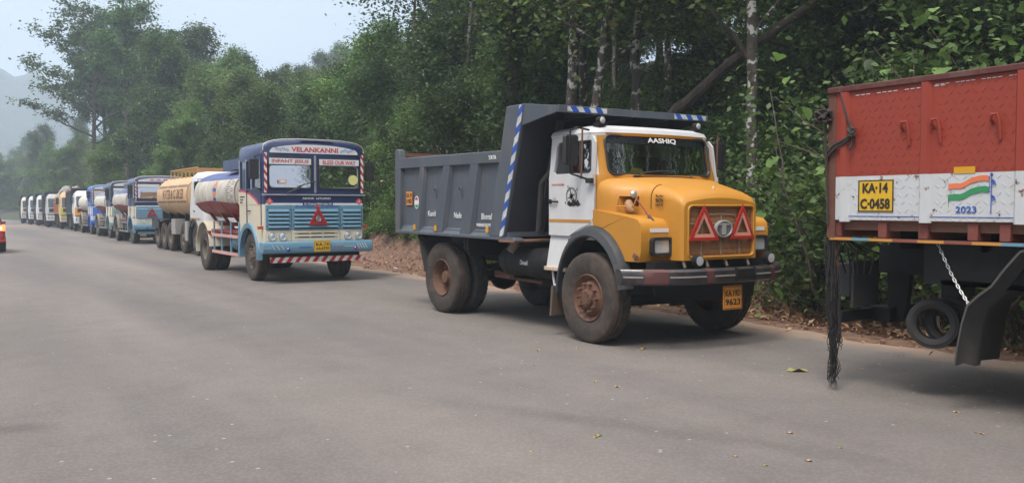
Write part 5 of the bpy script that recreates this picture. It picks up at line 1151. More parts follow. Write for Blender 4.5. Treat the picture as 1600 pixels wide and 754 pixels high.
# ------------------------------------------------------------------ red car going away on the left
def red_car():
    T = empty('car', (.98, 35.3, 0), 0, 'red car at the left edge with its right tail lamp lit, driving away', 'car')
    P_ = M('car_red_paint', (.30, .012, .02), .25, coat=.8, var=.05)
    L_ = 3.9; hw = .84
    st = [(0.0, .45, .78, .88, .74), (.08, .32, .96, .96, .80), (.35, .28, 1.0, 1.0, .82), (.9, .24, .98, 1.0, .84), (2.4, .24, .93, 1.0, .84), (3.2, .26, .86, .97, .82), (3.75, .30, .72, .9, .76), (3.9, .42, .60, .8, .66)]
    sc = []
    for y, z0, z1, k, w_ in st:
        sc.append([(a*w_, y, (z0+z1)/2 + b*(z1-z0)/2) for a, b in [(math.copysign(abs(math.cos(t))**.35, math.cos(t)), math.copysign(abs(math.sin(t))**.45, math.sin(t))) for t in [2*PI*i/28 for i in range(28)]]])
    body = MB().loft(sc).build('body', P_, T)
    booleans(body, [MB().cyl((s*.55, y, .31), (s*1.0, y, .31), .36, n=24) for s in (-1, 1) for y in (.72, 3.15)])
    gh = MB().loft([[(-.72, .18, .93), (.72, .18, .93), (.75, 2.75, .90), (-.75, 2.75, .90)], [(-.60, .45, 1.38), (.60, .45, 1.38), (.62, 1.95, 1.40), (-.62, 1.95, 1.40)], [(-.52, .60, 1.46), (.52, .60, 1.46), (.52, 1.75, 1.48), (-.52, 1.75, 1.48)]])
    g = gh.build('cabin', P_, T, bevel=.05, seg=3)
    MB().add([(-.60, .225, 1.0), (.60, .225, 1.0), (.53, .43, 1.36), (-.53, .43, 1.36)], [(0, 1, 2, 3)]).build('rear_window', BLACKP, T, fix=False)
    for s in (-1, 1):
        MB().add([(s*.755, .55, .98), (s*.775, 2.5, .96), (s*.655, 1.95, 1.36), (s*.645, .65, 1.34)], [(0, 1, 2, 3)]).build('side_window', BLACKP, T, fix=False)
        MB().box((s*.86, 2.35, 1.0), (.16, .09, .11)).build('side_mirror', P_, T, bevel=.03)
        for y in (.72, 3.15): wheel(T, s*.75, y, .31, .19, TYREG, STEEL, n=32, detail=False)
        tl = MB().bx(s*.52, s*.80, -.012, .10, .74, .95).build('tail_lamp', emit_mat('tail_lamp_lit', (1.0, .12, .03), 2.2) if s > 0 else REDR, T, bevel=.03)
        if s > 0: MB().bx(s*.56, s*.70, -.020, -.010, .79, .88).build('bulb', emit_mat('tail_bulb', (1.0, .55, .2), 6), tl)
        MB().bx(s*.60, s*.82, -.015, .03, .38, .46).build('reflector', REDR, T)
    MB().bx(-.66, .66, -.02, .05, .22, .40).build('lower_bumper', BLACKP, T, bevel=.03)
    plate(T, (0, -.02, .62), .5, .12, ['KA 19'], mat=INKW)
    MB().bx(-.55, .55, .30, .55, 1.42, 1.45).build('roof_spoiler', P_, T, bevel=.01)
    return T
red_car()
# ------------------------------------------------------------------ terrain, road, verge
EDGE = 9.3
def bend(y):                      # the road swings to the left past the queue
    return -np.maximum(0, y - 118)**2 / 420.0
def road_z(y): return -0.0025*np.clip(y - 25, 0, 130)
_rs = np.random.RandomState(7)
_ph = _rs.rand(12, 4)
def wob(x, y, s):
    v = 0
    for k in range(6):
        a, b, c, d = _ph[k]; v = v + np.sin((x*math.cos(a*6.3) + y*math.sin(a*6.3))*(0.6 + b*1.4)/s + c*6.3)
    return v / 6
def ground_z(x, y):
    x = np.asarray(x, float); y = np.asarray(y, float)
    e = EDGE + bend(y); d = x - e; zb = road_z(y)
    dd = d + wob(x, y, 2.2)*.35
    near = sstep(0.0, 14.0, y)
    foot = 1.3 + 1.3*(1 - sstep(14, 20, y)) * sstep(-10, 0, y)
    rise = .75*sstep(foot, foot + 1.0, dd)
    slope = np.clip(dd - foot - .6, 0, None)
    hill = .42*np.minimum(slope, 14) + .30*np.clip(slope - 14, 0, 45) + .05*np.clip(slope - 59, 0, 200)
    hill = hill * (1 - .55*sstep(45, 110, y)) + wob(x, y, 6)*.35*sstep(1, 5, slope) + wob(x*1.7, y*1.7, 1.5)*.12*sstep(.5, 2, slope)
    z = zb - .03 + rise + hill
    zl = zb - .03 - .04*np.clip(-(x + 5.0 + 0*y - bend(y)), 0, 10) + .03*wob(x, y, 3)
    z = np.where(d < 0.6, np.where(x < -4.5 + bend(y), zl, zb - .03 - .0), z)
    z = z + .015*wob(x*3, y*3, .6)*sstep(.3, 1.0, d)
    # land beyond the bend lifts gently towards the hills
    z = z + sstep(170, 320, y)*np.clip(y - 170, 0, 400)*.008
    return z
def gz(x, y): return float(ground_z(x, y))
def noise_mat(name, stops, scale, rough=.9, bump=.4, bscale=30, detail=8, extra=None, bdist=.03):
    m = bpy.data.materials.new(name); m.use_nodes = True; n = m.node_tree; b = n.nodes['Principled BSDF']; L = n.links.new
    g = n.nodes.new('ShaderNodeNewGeometry'); nz_ = n.nodes.new('ShaderNodeTexNoise'); nz_.inputs['Scale'].default_value = scale; nz_.inputs['Detail'].default_value = detail; nz_.inputs['Roughness'].default_value = .7
    L(g.outputs['Position'], nz_.inputs['Vector']); cr_ = n.nodes.new('ShaderNodeValToRGB')
    while len(cr_.color_ramp.elements) < len(stops): cr_.color_ramp.elements.new(.5)
    for e, (p, c) in zip(cr_.color_ramp.elements, stops): e.position = p; e.color = (*c, 1)
    L(nz_.outputs[0], cr_.inputs[0]); col = cr_.outputs[0]
    if extra: col = extra(n, L, g, col)
    L(col, b.inputs['Base Color']); b.inputs['Roughness'].default_value = rough
    bn = n.nodes.new('ShaderNodeTexNoise'); bn.inputs['Scale'].default_value = bscale; bn.inputs['Detail'].default_value = 8; L(g.outputs['Position'], bn.inputs['Vector'])
    bp = n.nodes.new('ShaderNodeBump'); bp.inputs['Strength'].default_value = bump; bp.inputs['Distance'].default_value = bdist; L(bn.outputs[0], bp.inputs['Height']); L(bp.outputs[0], b.inputs['Normal'])
    return m
def grid_sheet(name, xs, ys, zf, mat, kind='structure', mask=None):
    X, Y = np.meshgrid(xs, ys); Z = zf(X, Y); n, k = len(xs), len(ys)
    V = np.stack([X, Y, Z], -1).reshape(-1, 3)
    i = np.arange(k-1)[:, None]*n + np.arange(n-1)[None, :]; F = np.stack([i, i+1, i+n+1, i+n], -1).reshape(-1, 4)
    me = bpy.data.meshes.new(name); me.from_pydata(V.tolist(), [], F.tolist()); me.polygons.foreach_set('use_smooth', [True]*len(me.polygons)); me.materials.append(mat)
    o = bpy.data.objects.new(name, me); link(o); o['kind'] = kind; return o
def verge_extra(n, L, g, col):
    # red laterite earth in a broken strip along the road foot, loam and moss farther up
    sp = n.nodes.new('ShaderNodeSeparateXYZ'); L(g.outputs['Position'], sp.inputs[0])
    nz_ = n.nodes.new('ShaderNodeTexNoise'); nz_.inputs['Scale'].default_value = .9; nz_.inputs['Detail'].default_value = 6; L(g.outputs['Position'], nz_.inputs['Vector'])
    a = n.nodes.new('ShaderNodeMath'); a.operation = 'MULTIPLY_ADD'; a.inputs[1].default_value = 2.4; L(nz_.outputs[0], a.inputs[0]); L(sp.outputs[0], a.inputs[2])
    mr = n.nodes.new('ShaderNodeMapRange'); mr.inputs[1].default_value = 12.3; mr.inputs[2].default_value = 13.4; L(a.outputs[0], mr.inputs[0])
    x = n.nodes.new('ShaderNodeMix'); x.data_type = 'RGBA'; L(mr.outputs[0], x.inputs[0]); x.inputs[7].default_value = (.028, .034, .014, 1)
    c2 = n.nodes.new('ShaderNodeValToRGB'); c2.color_ramp.elements[0].position = .35; c2.color_ramp.elements[0].color = (.12, .060, .040, 1); c2.color_ramp.elements[1].position = .65; c2.color_ramp.elements[1].color = (.215, .130, .090, 1)
    n3 = n.nodes.new('ShaderNodeTexNoise'); n3.inputs['Scale'].default_value = 5; n3.inputs['Detail'].default_value = 9; L(g.outputs['Position'], n3.inputs['Vector']); L(n3.outputs[0], c2.inputs[0]); L(c2.outputs[0], x.inputs[6])
    far = n.nodes.new('ShaderNodeMapRange'); far.inputs[1].default_value = 62; far.inputs[2].default_value = 90; L(sp.outputs[1], far.inputs[0])
    x2 = n.nodes.new('ShaderNodeMix'); x2.data_type = 'RGBA'; L(far.outputs[0], x2.inputs[0]); L(x.outputs[2], x2.inputs[6]); x2.inputs[7].default_value = (.045, .05, .025, 1)
    return x2.outputs[2]
GROUND = noise_mat('earth', [(.3, (.03, .03, .015)), (.7, (.06, .05, .03))], 1.2, bump=.8, bscale=14, extra=verge_extra, bdist=.06)
xs = np.unique(np.concatenate([np.linspace(-900, -60, 18), np.linspace(-60, 6, 34), np.linspace(6, 20, 71), np.linspace(20, 90, 60), np.linspace(90, 900, 26)]))
ys = np.unique(np.concatenate([np.linspace(-400, -40, 10), np.linspace(-40, -8, 24), np.linspace(-8, 45, 180), np.linspace(45, 170, 110), np.linspace(170, 1000, 40)]))
grid_sheet('ground', xs, ys, ground_z, GROUND)
# asphalt: sheet above the ground, edge slightly ragged
def asphalt_extra(n, L, g, col):
    mp_ = n.nodes.new('ShaderNodeMapping'); mp_.inputs['Scale'].default_value = (1.0, .10, 1); L(g.outputs['Position'], mp_.inputs[0])
    w_ = n.nodes.new('ShaderNodeTexNoise'); w_.inputs['Scale'].default_value = .55; w_.inputs['Detail'].default_value = 5; L(mp_.outputs[0], w_.inputs['Vector'])
    cr_ = n.nodes.new('ShaderNodeValToRGB'); cr_.color_ramp.elements[0].position = .35; cr_.color_ramp.elements[0].color = (.76, .755, .77, 1); cr_.color_ramp.elements[1].position = .68; cr_.color_ramp.elements[1].color = (1.14, 1.10, 1.06, 1)
    L(w_.outputs[0], cr_.inputs[0]); x = n.nodes.new('ShaderNodeMix'); x.data_type = 'RGBA'; x.blend_type = 'MULTIPLY'; x.inputs[0].default_value = 1; L(col, x.inputs[6]); L(cr_.outputs[0], x.inputs[7])
    # grain
    v = n.nodes.new('ShaderNodeTexVoronoi'); v.inputs['Scale'].default_value = 38; L(g.outputs['Position'], v.inputs['Vector'])
    mr = n.nodes.new('ShaderNodeMapRange'); mr.inputs[1].default_value = 0; mr.inputs[2].default_value = .6; mr.inputs[3].default_value = 1.15; mr.inputs[4].default_value = .87; L(v.outputs['Distance'], mr.inputs[0])
    h = n.nodes.new('ShaderNodeHueSaturation'); L(x.outputs[2], h.inputs['Color']); L(mr.outputs[0], h.inputs['Value'])
    # pale chips
    v2 = n.nodes.new('ShaderNodeTexVoronoi'); v2.inputs['Scale'].default_value = 4.2; L(g.outputs['Position'], v2.inputs['Vector'])
    l2 = n.nodes.new('ShaderNodeMath'); l2.operation = 'LESS_THAN'; l2.inputs[1].default_value = .06; L(v2.outputs['Distance'], l2.inputs[0])
    y = n.nodes.new('ShaderNodeMix'); y.data_type = 'RGBA'; L(l2.outputs[0], y.inputs[0]); L(h.outputs[0], y.inputs[6]); y.inputs[7].default_value = (.28, .27, .26, 1)
    # tar-dark streaks worn along the lane, and an old oval patch
    def blob(cx, cy, ang, a, b, k, prev):
        s_ = n.nodes.new('ShaderNodeVectorMath'); s_.operation = 'SUBTRACT'; s_.inputs[1].default_value = (cx, cy, 0); L(g.outputs['Position'], s_.inputs[0])
        wv = n.nodes.new('ShaderNodeVectorMath'); wv.operation = 'MULTIPLY_ADD'; L(nw.outputs['Color'], wv.inputs[0]); wv.inputs[1].default_value = (b*1.6, b*1.6, 0); L(s_.outputs[0], wv.inputs[2])
        d1_ = n.nodes.new('ShaderNodeVectorMath'); d1_.operation = 'DOT_PRODUCT'; d1_.inputs[1].default_value = (math.cos(ang)/a, math.sin(ang)/a, 0); L(wv.outputs[0], d1_.inputs[0])
        d2_ = n.nodes.new('ShaderNodeVectorMath'); d2_.operation = 'DOT_PRODUCT'; d2_.inputs[1].default_value = (-math.sin(ang)/b, math.cos(ang)/b, 0); L(wv.outputs[0], d2_.inputs[0])
        cc = n.nodes.new('ShaderNodeCombineXYZ'); L(d1_.outputs['Value'], cc.inputs[0]); L(d2_.outputs['Value'], cc.inputs[1]); ln = n.nodes.new('ShaderNodeVectorMath'); ln.operation = 'LENGTH'; L(cc.outputs[0], ln.inputs[0])
        m_ = n.nodes.new('ShaderNodeMapRange'); m_.inputs[1].default_value = 1.25; m_.inputs[2].default_value = .35; m_.inputs[3].default_value = 1; m_.inputs[4].default_value = k; L(ln.outputs['Value'], m_.inputs[0])
        h_ = n.nodes.new('ShaderNodeHueSaturation'); L(prev, h_.inputs['Color']); L(m_.outputs[0], h_.inputs['Value']); return h_.outputs[0]
    nw = n.nodes.new('ShaderNodeTexNoise'); nw.inputs['Scale'].default_value = 2.0; nw.inputs['Detail'].default_value = 6; L(g.outputs['Position'], nw.inputs['Vector'])
    c_ = blob(4.3, 5.1, R(117), 1.9, .16, .84, y.outputs[2]); c_ = blob(5.0, 3.9, R(100), 1.1, .22, .88, c_); c_ = blob(.55, 7.4, R(-30), .26, .16, .72, c_); c_ = blob(-.2, 14, R(95), 5, .3, .86, c_); c_ = blob(3.2, 14, R(92), 6, .35, .87, c_); c_ = blob(4.9, 15, R(91), 7, .25, .88, c_)
    # brown dust near the edge of the carriageway
    sp = n.nodes.new('ShaderNodeSeparateXYZ'); L(g.outputs['Position'], sp.inputs[0])
    nz_ = n.nodes.new('ShaderNodeTexNoise'); nz_.inputs['Scale'].default_value = 1.3; nz_.inputs['Detail'].default_value = 7; L(g.outputs['Position'], nz_.inputs['Vector'])
    a = n.nodes.new('ShaderNodeMath'); a.operation = 'MULTIPLY_ADD'; a.inputs[1].default_value = 1.2; L(nz_.outputs[0], a.inputs[0]); L(sp.outputs[0], a.inputs[2])
    m2 = n.nodes.new('ShaderNodeMapRange'); m2.inputs[1].default_value = 9.2; m2.inputs[2].default_value = 9.7; m2.inputs[4].default_value = .9; L(a.outputs[0], m2.inputs[0])
    # a dusty track crosses the road in the distance
    yy = n.nodes.new('ShaderNodeMath'); yy.operation = 'MULTIPLY_ADD'; yy.inputs[1].default_value = 8; L(nz_.outputs[0], yy.inputs[0]); L(sp.outputs[1], yy.inputs[2])
    d1 = n.nodes.new('ShaderNodeMapRange'); d1.inputs[1].default_value = 88; d1.inputs[2].default_value = 94; L(yy.outputs[0], d1.inputs[0])
    d2 = n.nodes.new('ShaderNodeMapRange'); d2.inputs[1].default_value = 106; d2.inputs[2].default_value = 98; L(yy.outputs[0], d2.inputs[0])
    dm = n.nodes.new('ShaderNodeMath'); dm.operation = 'MULTIPLY'; L(d1.outputs[0], dm.inputs[0]); L(d2.outputs[0], dm.inputs[1])
    dk = n.nodes.new('ShaderNodeMath'); dk.operation = 'MAXIMUM'; dh = n.nodes.new('ShaderNodeMath'); dh.operation = 'MULTIPLY'; dh.inputs[1].default_value = .6; L(dm.outputs[0], dh.inputs[0]); L(dh.outputs[0], dk.inputs[0]); L(m2.outputs[0], dk.inputs[1])
    z = n.nodes.new('ShaderNodeMix'); z.data_type = 'RGBA'; L(dk.outputs[0], z.inputs[0]); L(c_, z.inputs[6]); z.inputs[7].default_value = (.30, .215, .16, 1)
    return z.outputs[2]
ASPH = noise_mat('asphalt', [(.3, (.150, .136, .128)), (.5, (.170, .155, .147)), (.72, (.186, .170, .161))], 1.6, rough=.92, bump=.5, bscale=60, extra=asphalt_extra, bdist=.006)
def road():
    ys_ = np.concatenate([np.linspace(-60, 0, 60), np.linspace(0, 40, 200), np.linspace(40, 118, 140), np.linspace(118.5, 230, 90)])
    V, F = [], []; us = np.linspace(0, 1, 15)
    for y in ys_:
        r = EDGE + float(bend(y)) + .10*math.sin(y*1.7) + .07*math.sin(y*4.3+1) + .03*math.sin(y*11); l = -4.6 + float(bend(y)) + .1*math.sin(y*1.1)
        for u in us: V.append((l + (r-l)*u, y, float(road_z(y)) + 0.0 - .010*(u > .995)))
    n = len(us)
    for j in range(len(ys_)-1):
        for i in range(n-1): F.append((j*n+i, j*n+i+1, (j+1)*n+i+1, (j+1)*n+i))
    me = bpy.data.meshes.new('road'); me.from_pydata(V, [], F); me.materials.append(ASPH); o = link(bpy.data.objects.new('road', me)); o['kind'] = 'structure'
road()
# the far hills
HILL = noise_mat('hill_forest', [(.3, (.020, .030, .028)), (.7, (.035, .048, .040))], .03, bump=.6, bscale=.3, bdist=3)
def hill_z(X, Y):
    r = 0
    az = np.degrees(np.arctan2(X, Y))
    ridge = 67*np.exp(-((az - 2.6)/4.6)**2) + 34*np.exp(-((az + 14)/9)**2) + 26*np.exp(-((az - 14)/7)**2) + 5*np.sin(az*1.3+1) + 2.2*np.sin(az*3.1) + .8*np.sin(az*9)
    d = np.hypot(X, Y)/1.25; f = 1.25*sstep(330, 520, d) * (1 - .0*d)
    return -4 + (ridge + 8)*f
az = np.radians(np.linspace(-35, 55, 181)); dd = np.array([300, 330, 360, 400, 440, 480, 520, 560, 620])*1.25
V = [(math.sin(a)*d, math.cos(a)*d) for d in dd for a in az]; V = np.array(V); Z = hill_z(V[:, 0], V[:, 1]) + 1.0*np.sin(V[:, 0]*.13)*np.sin(V[:, 1]*.11)
n = len(az); F = [(j*n+i, j*n+i+1, (j+1)*n+i+1, (j+1)*n+i) for j in range(len(dd)-1) for i in range(n-1)]
me = bpy.data.meshes.new('hills'); me.from_pydata(np.column_stack([V, Z]).tolist(), [], F); me.materials.append(HILL); me.polygons.foreach_set('use_smooth', [True]*len(F))
o = link(bpy.data.objects.new('hills', me)); o['kind'] = 'structure'

# ------------------------------------------------------------------ foliage toolkit
def leaf_mat(name, dark, light, trans=.38, rough=.5, yellow=None, spec=.4):
    m = bpy.data.materials.new(name); m.use_nodes = True; n = m.node_tree; L = n.links.new; b = n.nodes['Principled BSDF']; o = n.nodes['Material Output']
    g = n.nodes.new('ShaderNodeNewGeometry'); oi = n.nodes.new('ShaderNodeObjectInfo')
    cr_ = n.nodes.new('ShaderNodeValToRGB'); cr_.color_ramp.elements[0].color = (*dark, 1); cr_.color_ramp.elements[1].color = (*light, 1)
    if yellow: e = cr_.color_ramp.elements.new(.93); e.color = (*light, 1); cr_.color_ramp.elements[-1].color = (*yellow, 1); cr_.color_ramp.elements[-1].position = .97
    L(g.outputs['Random Per Island'], cr_.inputs[0])
    hs = n.nodes.new('ShaderNodeHueSaturation'); mr = n.nodes.new('ShaderNodeMapRange'); mr.inputs[3].default_value = .72; mr.inputs[4].default_value = 1.3; L(oi.outputs['Random'], mr.inputs[0]); L(mr.outputs[0], hs.inputs['Value'])
    mh = n.nodes.new('ShaderNodeMapRange'); mh.inputs[3].default_value = .485; mh.inputs[4].default_value = .515; L(oi.outputs['Random'], mh.inputs[0]); L(mh.outputs[0], hs.inputs['Hue']); L(cr_.outputs[0], hs.inputs['Color'])
    # broad clump tone through the crown
    co = n.nodes.new('ShaderNodeTexCoord'); nz_ = n.nodes.new('ShaderNodeTexNoise'); nz_.inputs['Scale'].default_value = .7; nz_.inputs['Detail'].default_value = 3; L(co.outputs['Object'], nz_.inputs['Vector'])
    h2 = n.nodes.new('ShaderNodeHueSaturation'); m2 = n.nodes.new('ShaderNodeMapRange'); m2.inputs[1].default_value = .3; m2.inputs[2].default_value = .7; m2.inputs[3].default_value = .7; m2.inputs[4].default_value = 1.35; L(nz_.outputs[0], m2.inputs[0]); L(m2.outputs[0], h2.inputs['Value']); L(hs.outputs[0], h2.inputs['Color'])
    L(h2.outputs[0], b.inputs['Base Color']); b.inputs['Roughness'].default_value = rough; b.inputs['Specular IOR Level'].default_value = spec
    t = n.nodes.new('ShaderNodeBsdfTranslucent'); L(h2.outputs[0], t.inputs[0]); x = n.nodes.new('ShaderNodeMixShader'); x.inputs[0].default_value = trans
    L(b.outputs[0], x.inputs[1]); L(t.outputs[0], x.inputs[2]); L(x.outputs[0], o.inputs[0]); return m
LF_DARK = leaf_mat('dark_foliage', (.028, .056, .017), (.092, .158, .040))
LF_MID = leaf_mat('mid_foliage', (.052, .105, .024), (.145, .235, .055), yellow=(.22, .20, .05))
LF_LIGHT = leaf_mat('light_foliage', (.055, .115, .022), (.15, .26, .055))
LF_GREY = leaf_mat('grey_foliage', (.05, .08, .042), (.13, .175, .09), trans=.3)
LF_BIG = leaf_mat('broad_leaf', (.045, .095, .028), (.15, .24, .065), trans=.35, rough=.42)
LF_PALM = leaf_mat('palm_frond', (.045, .08, .022), (.13, .19, .05))
LF_DRY = leaf_mat('dry_leaf', (.13, .065, .035), (.48, .32, .19), trans=.1, rough=.8)
LF_GRASS = leaf_mat('grass_blade', (.05, .09, .02), (.16, .20, .06))
def bark_mat(name, c0, c1, lich=None, la=.5):
    m = bpy.data.materials.new(name); m.use_nodes = True; n = m.node_tree; b = n.nodes['Principled BSDF']; L = n.links.new
    co = n.nodes.new('ShaderNodeTexCoord'); mp_ = n.nodes.new('ShaderNodeMapping'); mp_.inputs['Scale'].default_value = (6, 6, 1.4); L(co.outputs['Object'], mp_.inputs[0])
    nz_ = n.nodes.new('ShaderNodeTexNoise'); nz_.inputs['Scale'].default_value = 2; nz_.inputs['Detail'].default_value = 10; L(mp_.outputs[0], nz_.inputs['Vector'])
    cr_ = n.nodes.new('ShaderNodeValToRGB'); cr_.color_ramp.elements[0].position = .35; cr_.color_ramp.elements[0].color = (*c0, 1); cr_.color_ramp.elements[1].position = .65; cr_.color_ramp.elements[1].color = (*c1, 1); L(nz_.outputs[0], cr_.inputs[0]); c = cr_.outputs[0]
    if lich:
        n2 = n.nodes.new('ShaderNodeTexNoise'); n2.inputs['Scale'].default_value = 8; n2.inputs['Detail'].default_value = 8; L(co.outputs['Object'], n2.inputs['Vector'])
        r2 = n.nodes.new('ShaderNodeValToRGB'); r2.color_ramp.elements[0].position = la; r2.color_ramp.elements[1].position = la+.05; L(n2.outputs[0], r2.inputs[0])
        x = n.nodes.new('ShaderNodeMix'); x.data_type = 'RGBA'; L(r2.outputs[0], x.inputs[0]); L(c, x.inputs[6]); x.inputs[7].default_value = (*lich, 1); c = x.outputs[2]
    L(c, b.inputs['Base Color']); b.inputs['Roughness'].default_value = .9
    bp = n.nodes.new('ShaderNodeBump'); bp.inputs['Strength'].default_value = .8; bp.inputs['Distance'].default_value = .03; L(nz_.outputs[0], bp.inputs['Height']); L(bp.outputs[0], b.inputs['Normal'])
    return m
BARK = bark_mat('brown_bark', (.045, .035, .028), (.10, .08, .065), (.16, .155, .13), .62)
BARKL = bark_mat('lichen_bark', (.028, .023, .018), (.085, .072, .060), (.42, .42, .39), .545)
BARKD = bark_mat('dark_bark', (.022, .018, .015), (.055, .043, .034), (.10, .10, .07), .66)
BARKG = bark_mat('grey_bark', (.12, .11, .10), (.22, .205, .185), (.36, .35, .33), .58)
def nrm(a): return a / np.maximum(1e-9, np.linalg.norm(a, axis=1, keepdims=True))
def leaves(c, L_, W_, rs, up=.9, droop=.25, fold=.15, dirv=None):
    n = len(c); s = (.7 + .6*rs.rand(n))[:, None]
    d = nrm(rs.randn(n, 3)*[1, 1, .5] - [0, 0, droop]) if dirv is None else nrm(dirv + rs.randn(n, 3)*.35)
    u = nrm(rs.randn(n, 3)*.75 + [0, 0, up]); sd_ = nrm(np.cross(d, u)); u = np.cross(sd_, d)
    a = c; b = c + d*L_*s*.45 + sd_*W_*s*.5 + u*W_*s*fold; t = c + d*L_*s; e = c + d*L_*s*.45 - sd_*W_*s*.5 + u*W_*s*fold
    return np.stack([a, b, t, e], 1).reshape(-1, 3)
def quad_mesh(name, V, mat):
    n = len(V)//4; me = bpy.data.meshes.new(name); me.vertices.add(len(V)); me.vertices.foreach_set('co', V.astype('f').ravel())
    me.loops.add(n*4); me.loops.foreach_set('vertex_index', np.arange(n*4, dtype='i')); me.polygons.add(n)
    me.polygons.foreach_set('loop_start', np.arange(n, dtype='i')*4); me.polygons.foreach_set('loop_total', np.full(n, 4, 'i'))
    me.update(calc_edges=True); me.materials.append(mat); return me
def skeleton(rng, h, r, first, n1, spread, up1, lv=2, lean=(0, 0), crook=.04, top=.92):
    """trunk polyline, limbs, and the list of twig ends"""
    br = []; tips = []
    pts = []; k = 12; x = y = 0
    for i in range(k+1):
        t = i/k; pts.append(Vector((x + lean[0]*t*h, y + lean[1]*t*h, t*h*top))); x += rng.gauss(0, crook)*h/k*2; y += rng.gauss(0, crook)*h/k*2
    br.append((pts, [max(.012, r*(1-.85*(i/k)**1.1)*(1.35 if i == 0 else 1)) for i in range(k+1)], 8))
    def limb(p, d, L_, r0, l):
        q = [p.copy()]; n = 6
        for i in range(n):
            d = (d + Vector((rng.gauss(0, .16), rng.gauss(0, .16), rng.gauss(.03, .12)))).normalized(); q.append(q[-1] + d*L_/n)
        br.append((q, [max(.006, r0*(1-.8*i/n)) for i in range(n+1)], 5 if l == 1 else 3))
        tips.append((q[-1], l)); tips.append((q[-2], l))
        if l < lv:
            for _ in range(rng.randint(3, 5)):
                i = rng.randint(2, n); a = Vector((rng.gauss(0, 1), rng.gauss(0, 1), rng.gauss(.25, .6))).normalized(); limb(q[i], (d*.7 + a*.8).normalized(), L_*rng.uniform(.4, .62), r0*.45, l+1)
        elif l >= 1:
            for i in (3, 4): tips.append((q[i], l))
    for j in range(n1):
        t = first + (1-first)*(j+.5)/n1*1.0; i = min(k-1, int(t*k)); f = t*k - i; p = pts[i].lerp(pts[i+1], f)
        a = j*2.4 + rng.uniform(-.5, .5); rel = (t-first)/(1-first)
        L_ = spread*(1.0 - .55*rel**1.5)*rng.uniform(.75, 1.15); d = Vector((math.cos(a), math.sin(a), up1 + rel*.5)).normalized()
        limb(p, d, L_, r*(.45 - .25*rel), 1)
    tips.append((pts[-1], 2)); return br, tips
def tree_proto(name, label, cat, seed, h, r, first, n1, spread, up1, lmat, bmat, lpc, cl, L_, W_, lv=2, flat=.6, lean=(0, 0), up=.9, ivy=0, crook=.04, extra=0, droop=.25):
    rng = random.Random(seed); rs = np.random.RandomState(seed); br, tips = skeleton(rng, h, r, first, n1, spread, up1, lv, lean, crook)
    m = MB()
    for p, rr, nn in br: m.tube(p, rr, nn, caps=False)
    T = bpy.data.objects.new(name, None); tag(T, label, cat)
    tm = m.mesh('trunk', fix=False); tm.materials.append(bmat); tm.polygons.foreach_set('use_smooth', [True]*len(tm.polygons)); to = bpy.data.objects.new('trunk', tm); to.parent = T
    C = []
    for p, l in tips:
        n = int(lpc*rng.uniform(.5, 1.4)); q = rs.randn(n, 3)*[cl, cl, cl*flat]*.55; q *= rng.uniform(.45, 1.5); C.append(np.array(p) + q)
    if extra:
        n = int(extra); zz = rs.rand(n); rr_ = spread*.75*np.sqrt(rs.rand(n))*(1 - .5*zz**2); a = rs.rand(n)*6.28; C.append(np.stack([rr_*np.cos(a) + lean[0]*h*zz, rr_*np.sin(a) + lean[1]*h*zz, h*(first*.5 + (1-first*.5)*zz)], 1))
    if ivy:
        P = br[0][0]; n = ivy; t = rs.rand(n)*.8*(len(P)-1); i = t.astype(int); f = (t-i)[:, None]; PA = np.array([tuple(p) for p in P]); base = PA[i]*(1-f) + PA[i+1]*f; a = rs.rand(n)*6.28; k = r*1.2 + np.abs(rs.randn(n))*.12 + .10*np.sin(base[:, 2]*2.1)
        C.append(base + np.stack([np.cos(a)*k, np.sin(a)*k, rs.randn(n)*.1], 1))
    C = np.concatenate(C); me = quad_mesh('crown', leaves(C, L_, W_, rs, up=up, droop=droop), lmat); co = bpy.data.objects.new('crown', me); co.parent = T
    return (T, [to, co])
ZONES = ((-1e9, 'left of the road'), (0, 'by the far bend'), (60, 'behind the farthest tippers'), (140, 'behind the small tankers'), (230, 'behind the beige tank'), (310, 'behind the navy tanker'), (400, 'over the navy cab'), (480, 'right of the navy cab'),
         (570, 'left of the grey body'), (640, 'over the grey body rear'), (720, 'over the grey body middle'), (800, 'over the canopy left end'), (900, 'over the canopy middle'), (1000, 'over the windscreen'), (1090, 'right of the windscreen'),
         (1170, 'right of the marigold truck'), (1250, 'left of the red truck'), (1310, 'over the painted number'), (1400, 'over the second panel of the red wall'), (1500, 'over the painted flag'), (1600, 'beyond the right edge'))
def where(x, y):
    d = x*math.sin(YAW) + y*math.cos(YAW)
    if d < 1: return ', beside or behind the camera'
    px = 800 + 1391*(x*math.cos(YAW) - y*math.sin(YAW))/d; t = [n for a, n in ZONES if px >= a][-1]; e = x - EDGE - float(bend(y))
    return ', %s, %s' % ('lowest on the bank' if e < 3.5 else 'low on the bank' if e < 6 else 'mid-slope' if e < 11 else 'high on the slope' if e < 22 else 'farthest uphill', t)
def place(pr, x, y, rz, sc=1.0, label=None, group=None, dz=-.15, lean=None):
    T, ch = pr; o = T.copy(); COL.objects.link(o); o.location = (x, y, gz(x, y) + dz); o.rotation_euler = (lean[0], lean[1], rz) if lean else (0, 0, rz); o.scale = (sc,)*3 if not isinstance(sc, tuple) else sc
    if label: o['label'] = label + (where(x, y) if group else '')
    if group: o['group'] = group
    for c in ch:
        q = c.copy(); COL.objects.link(q); q.parent = o
    return o
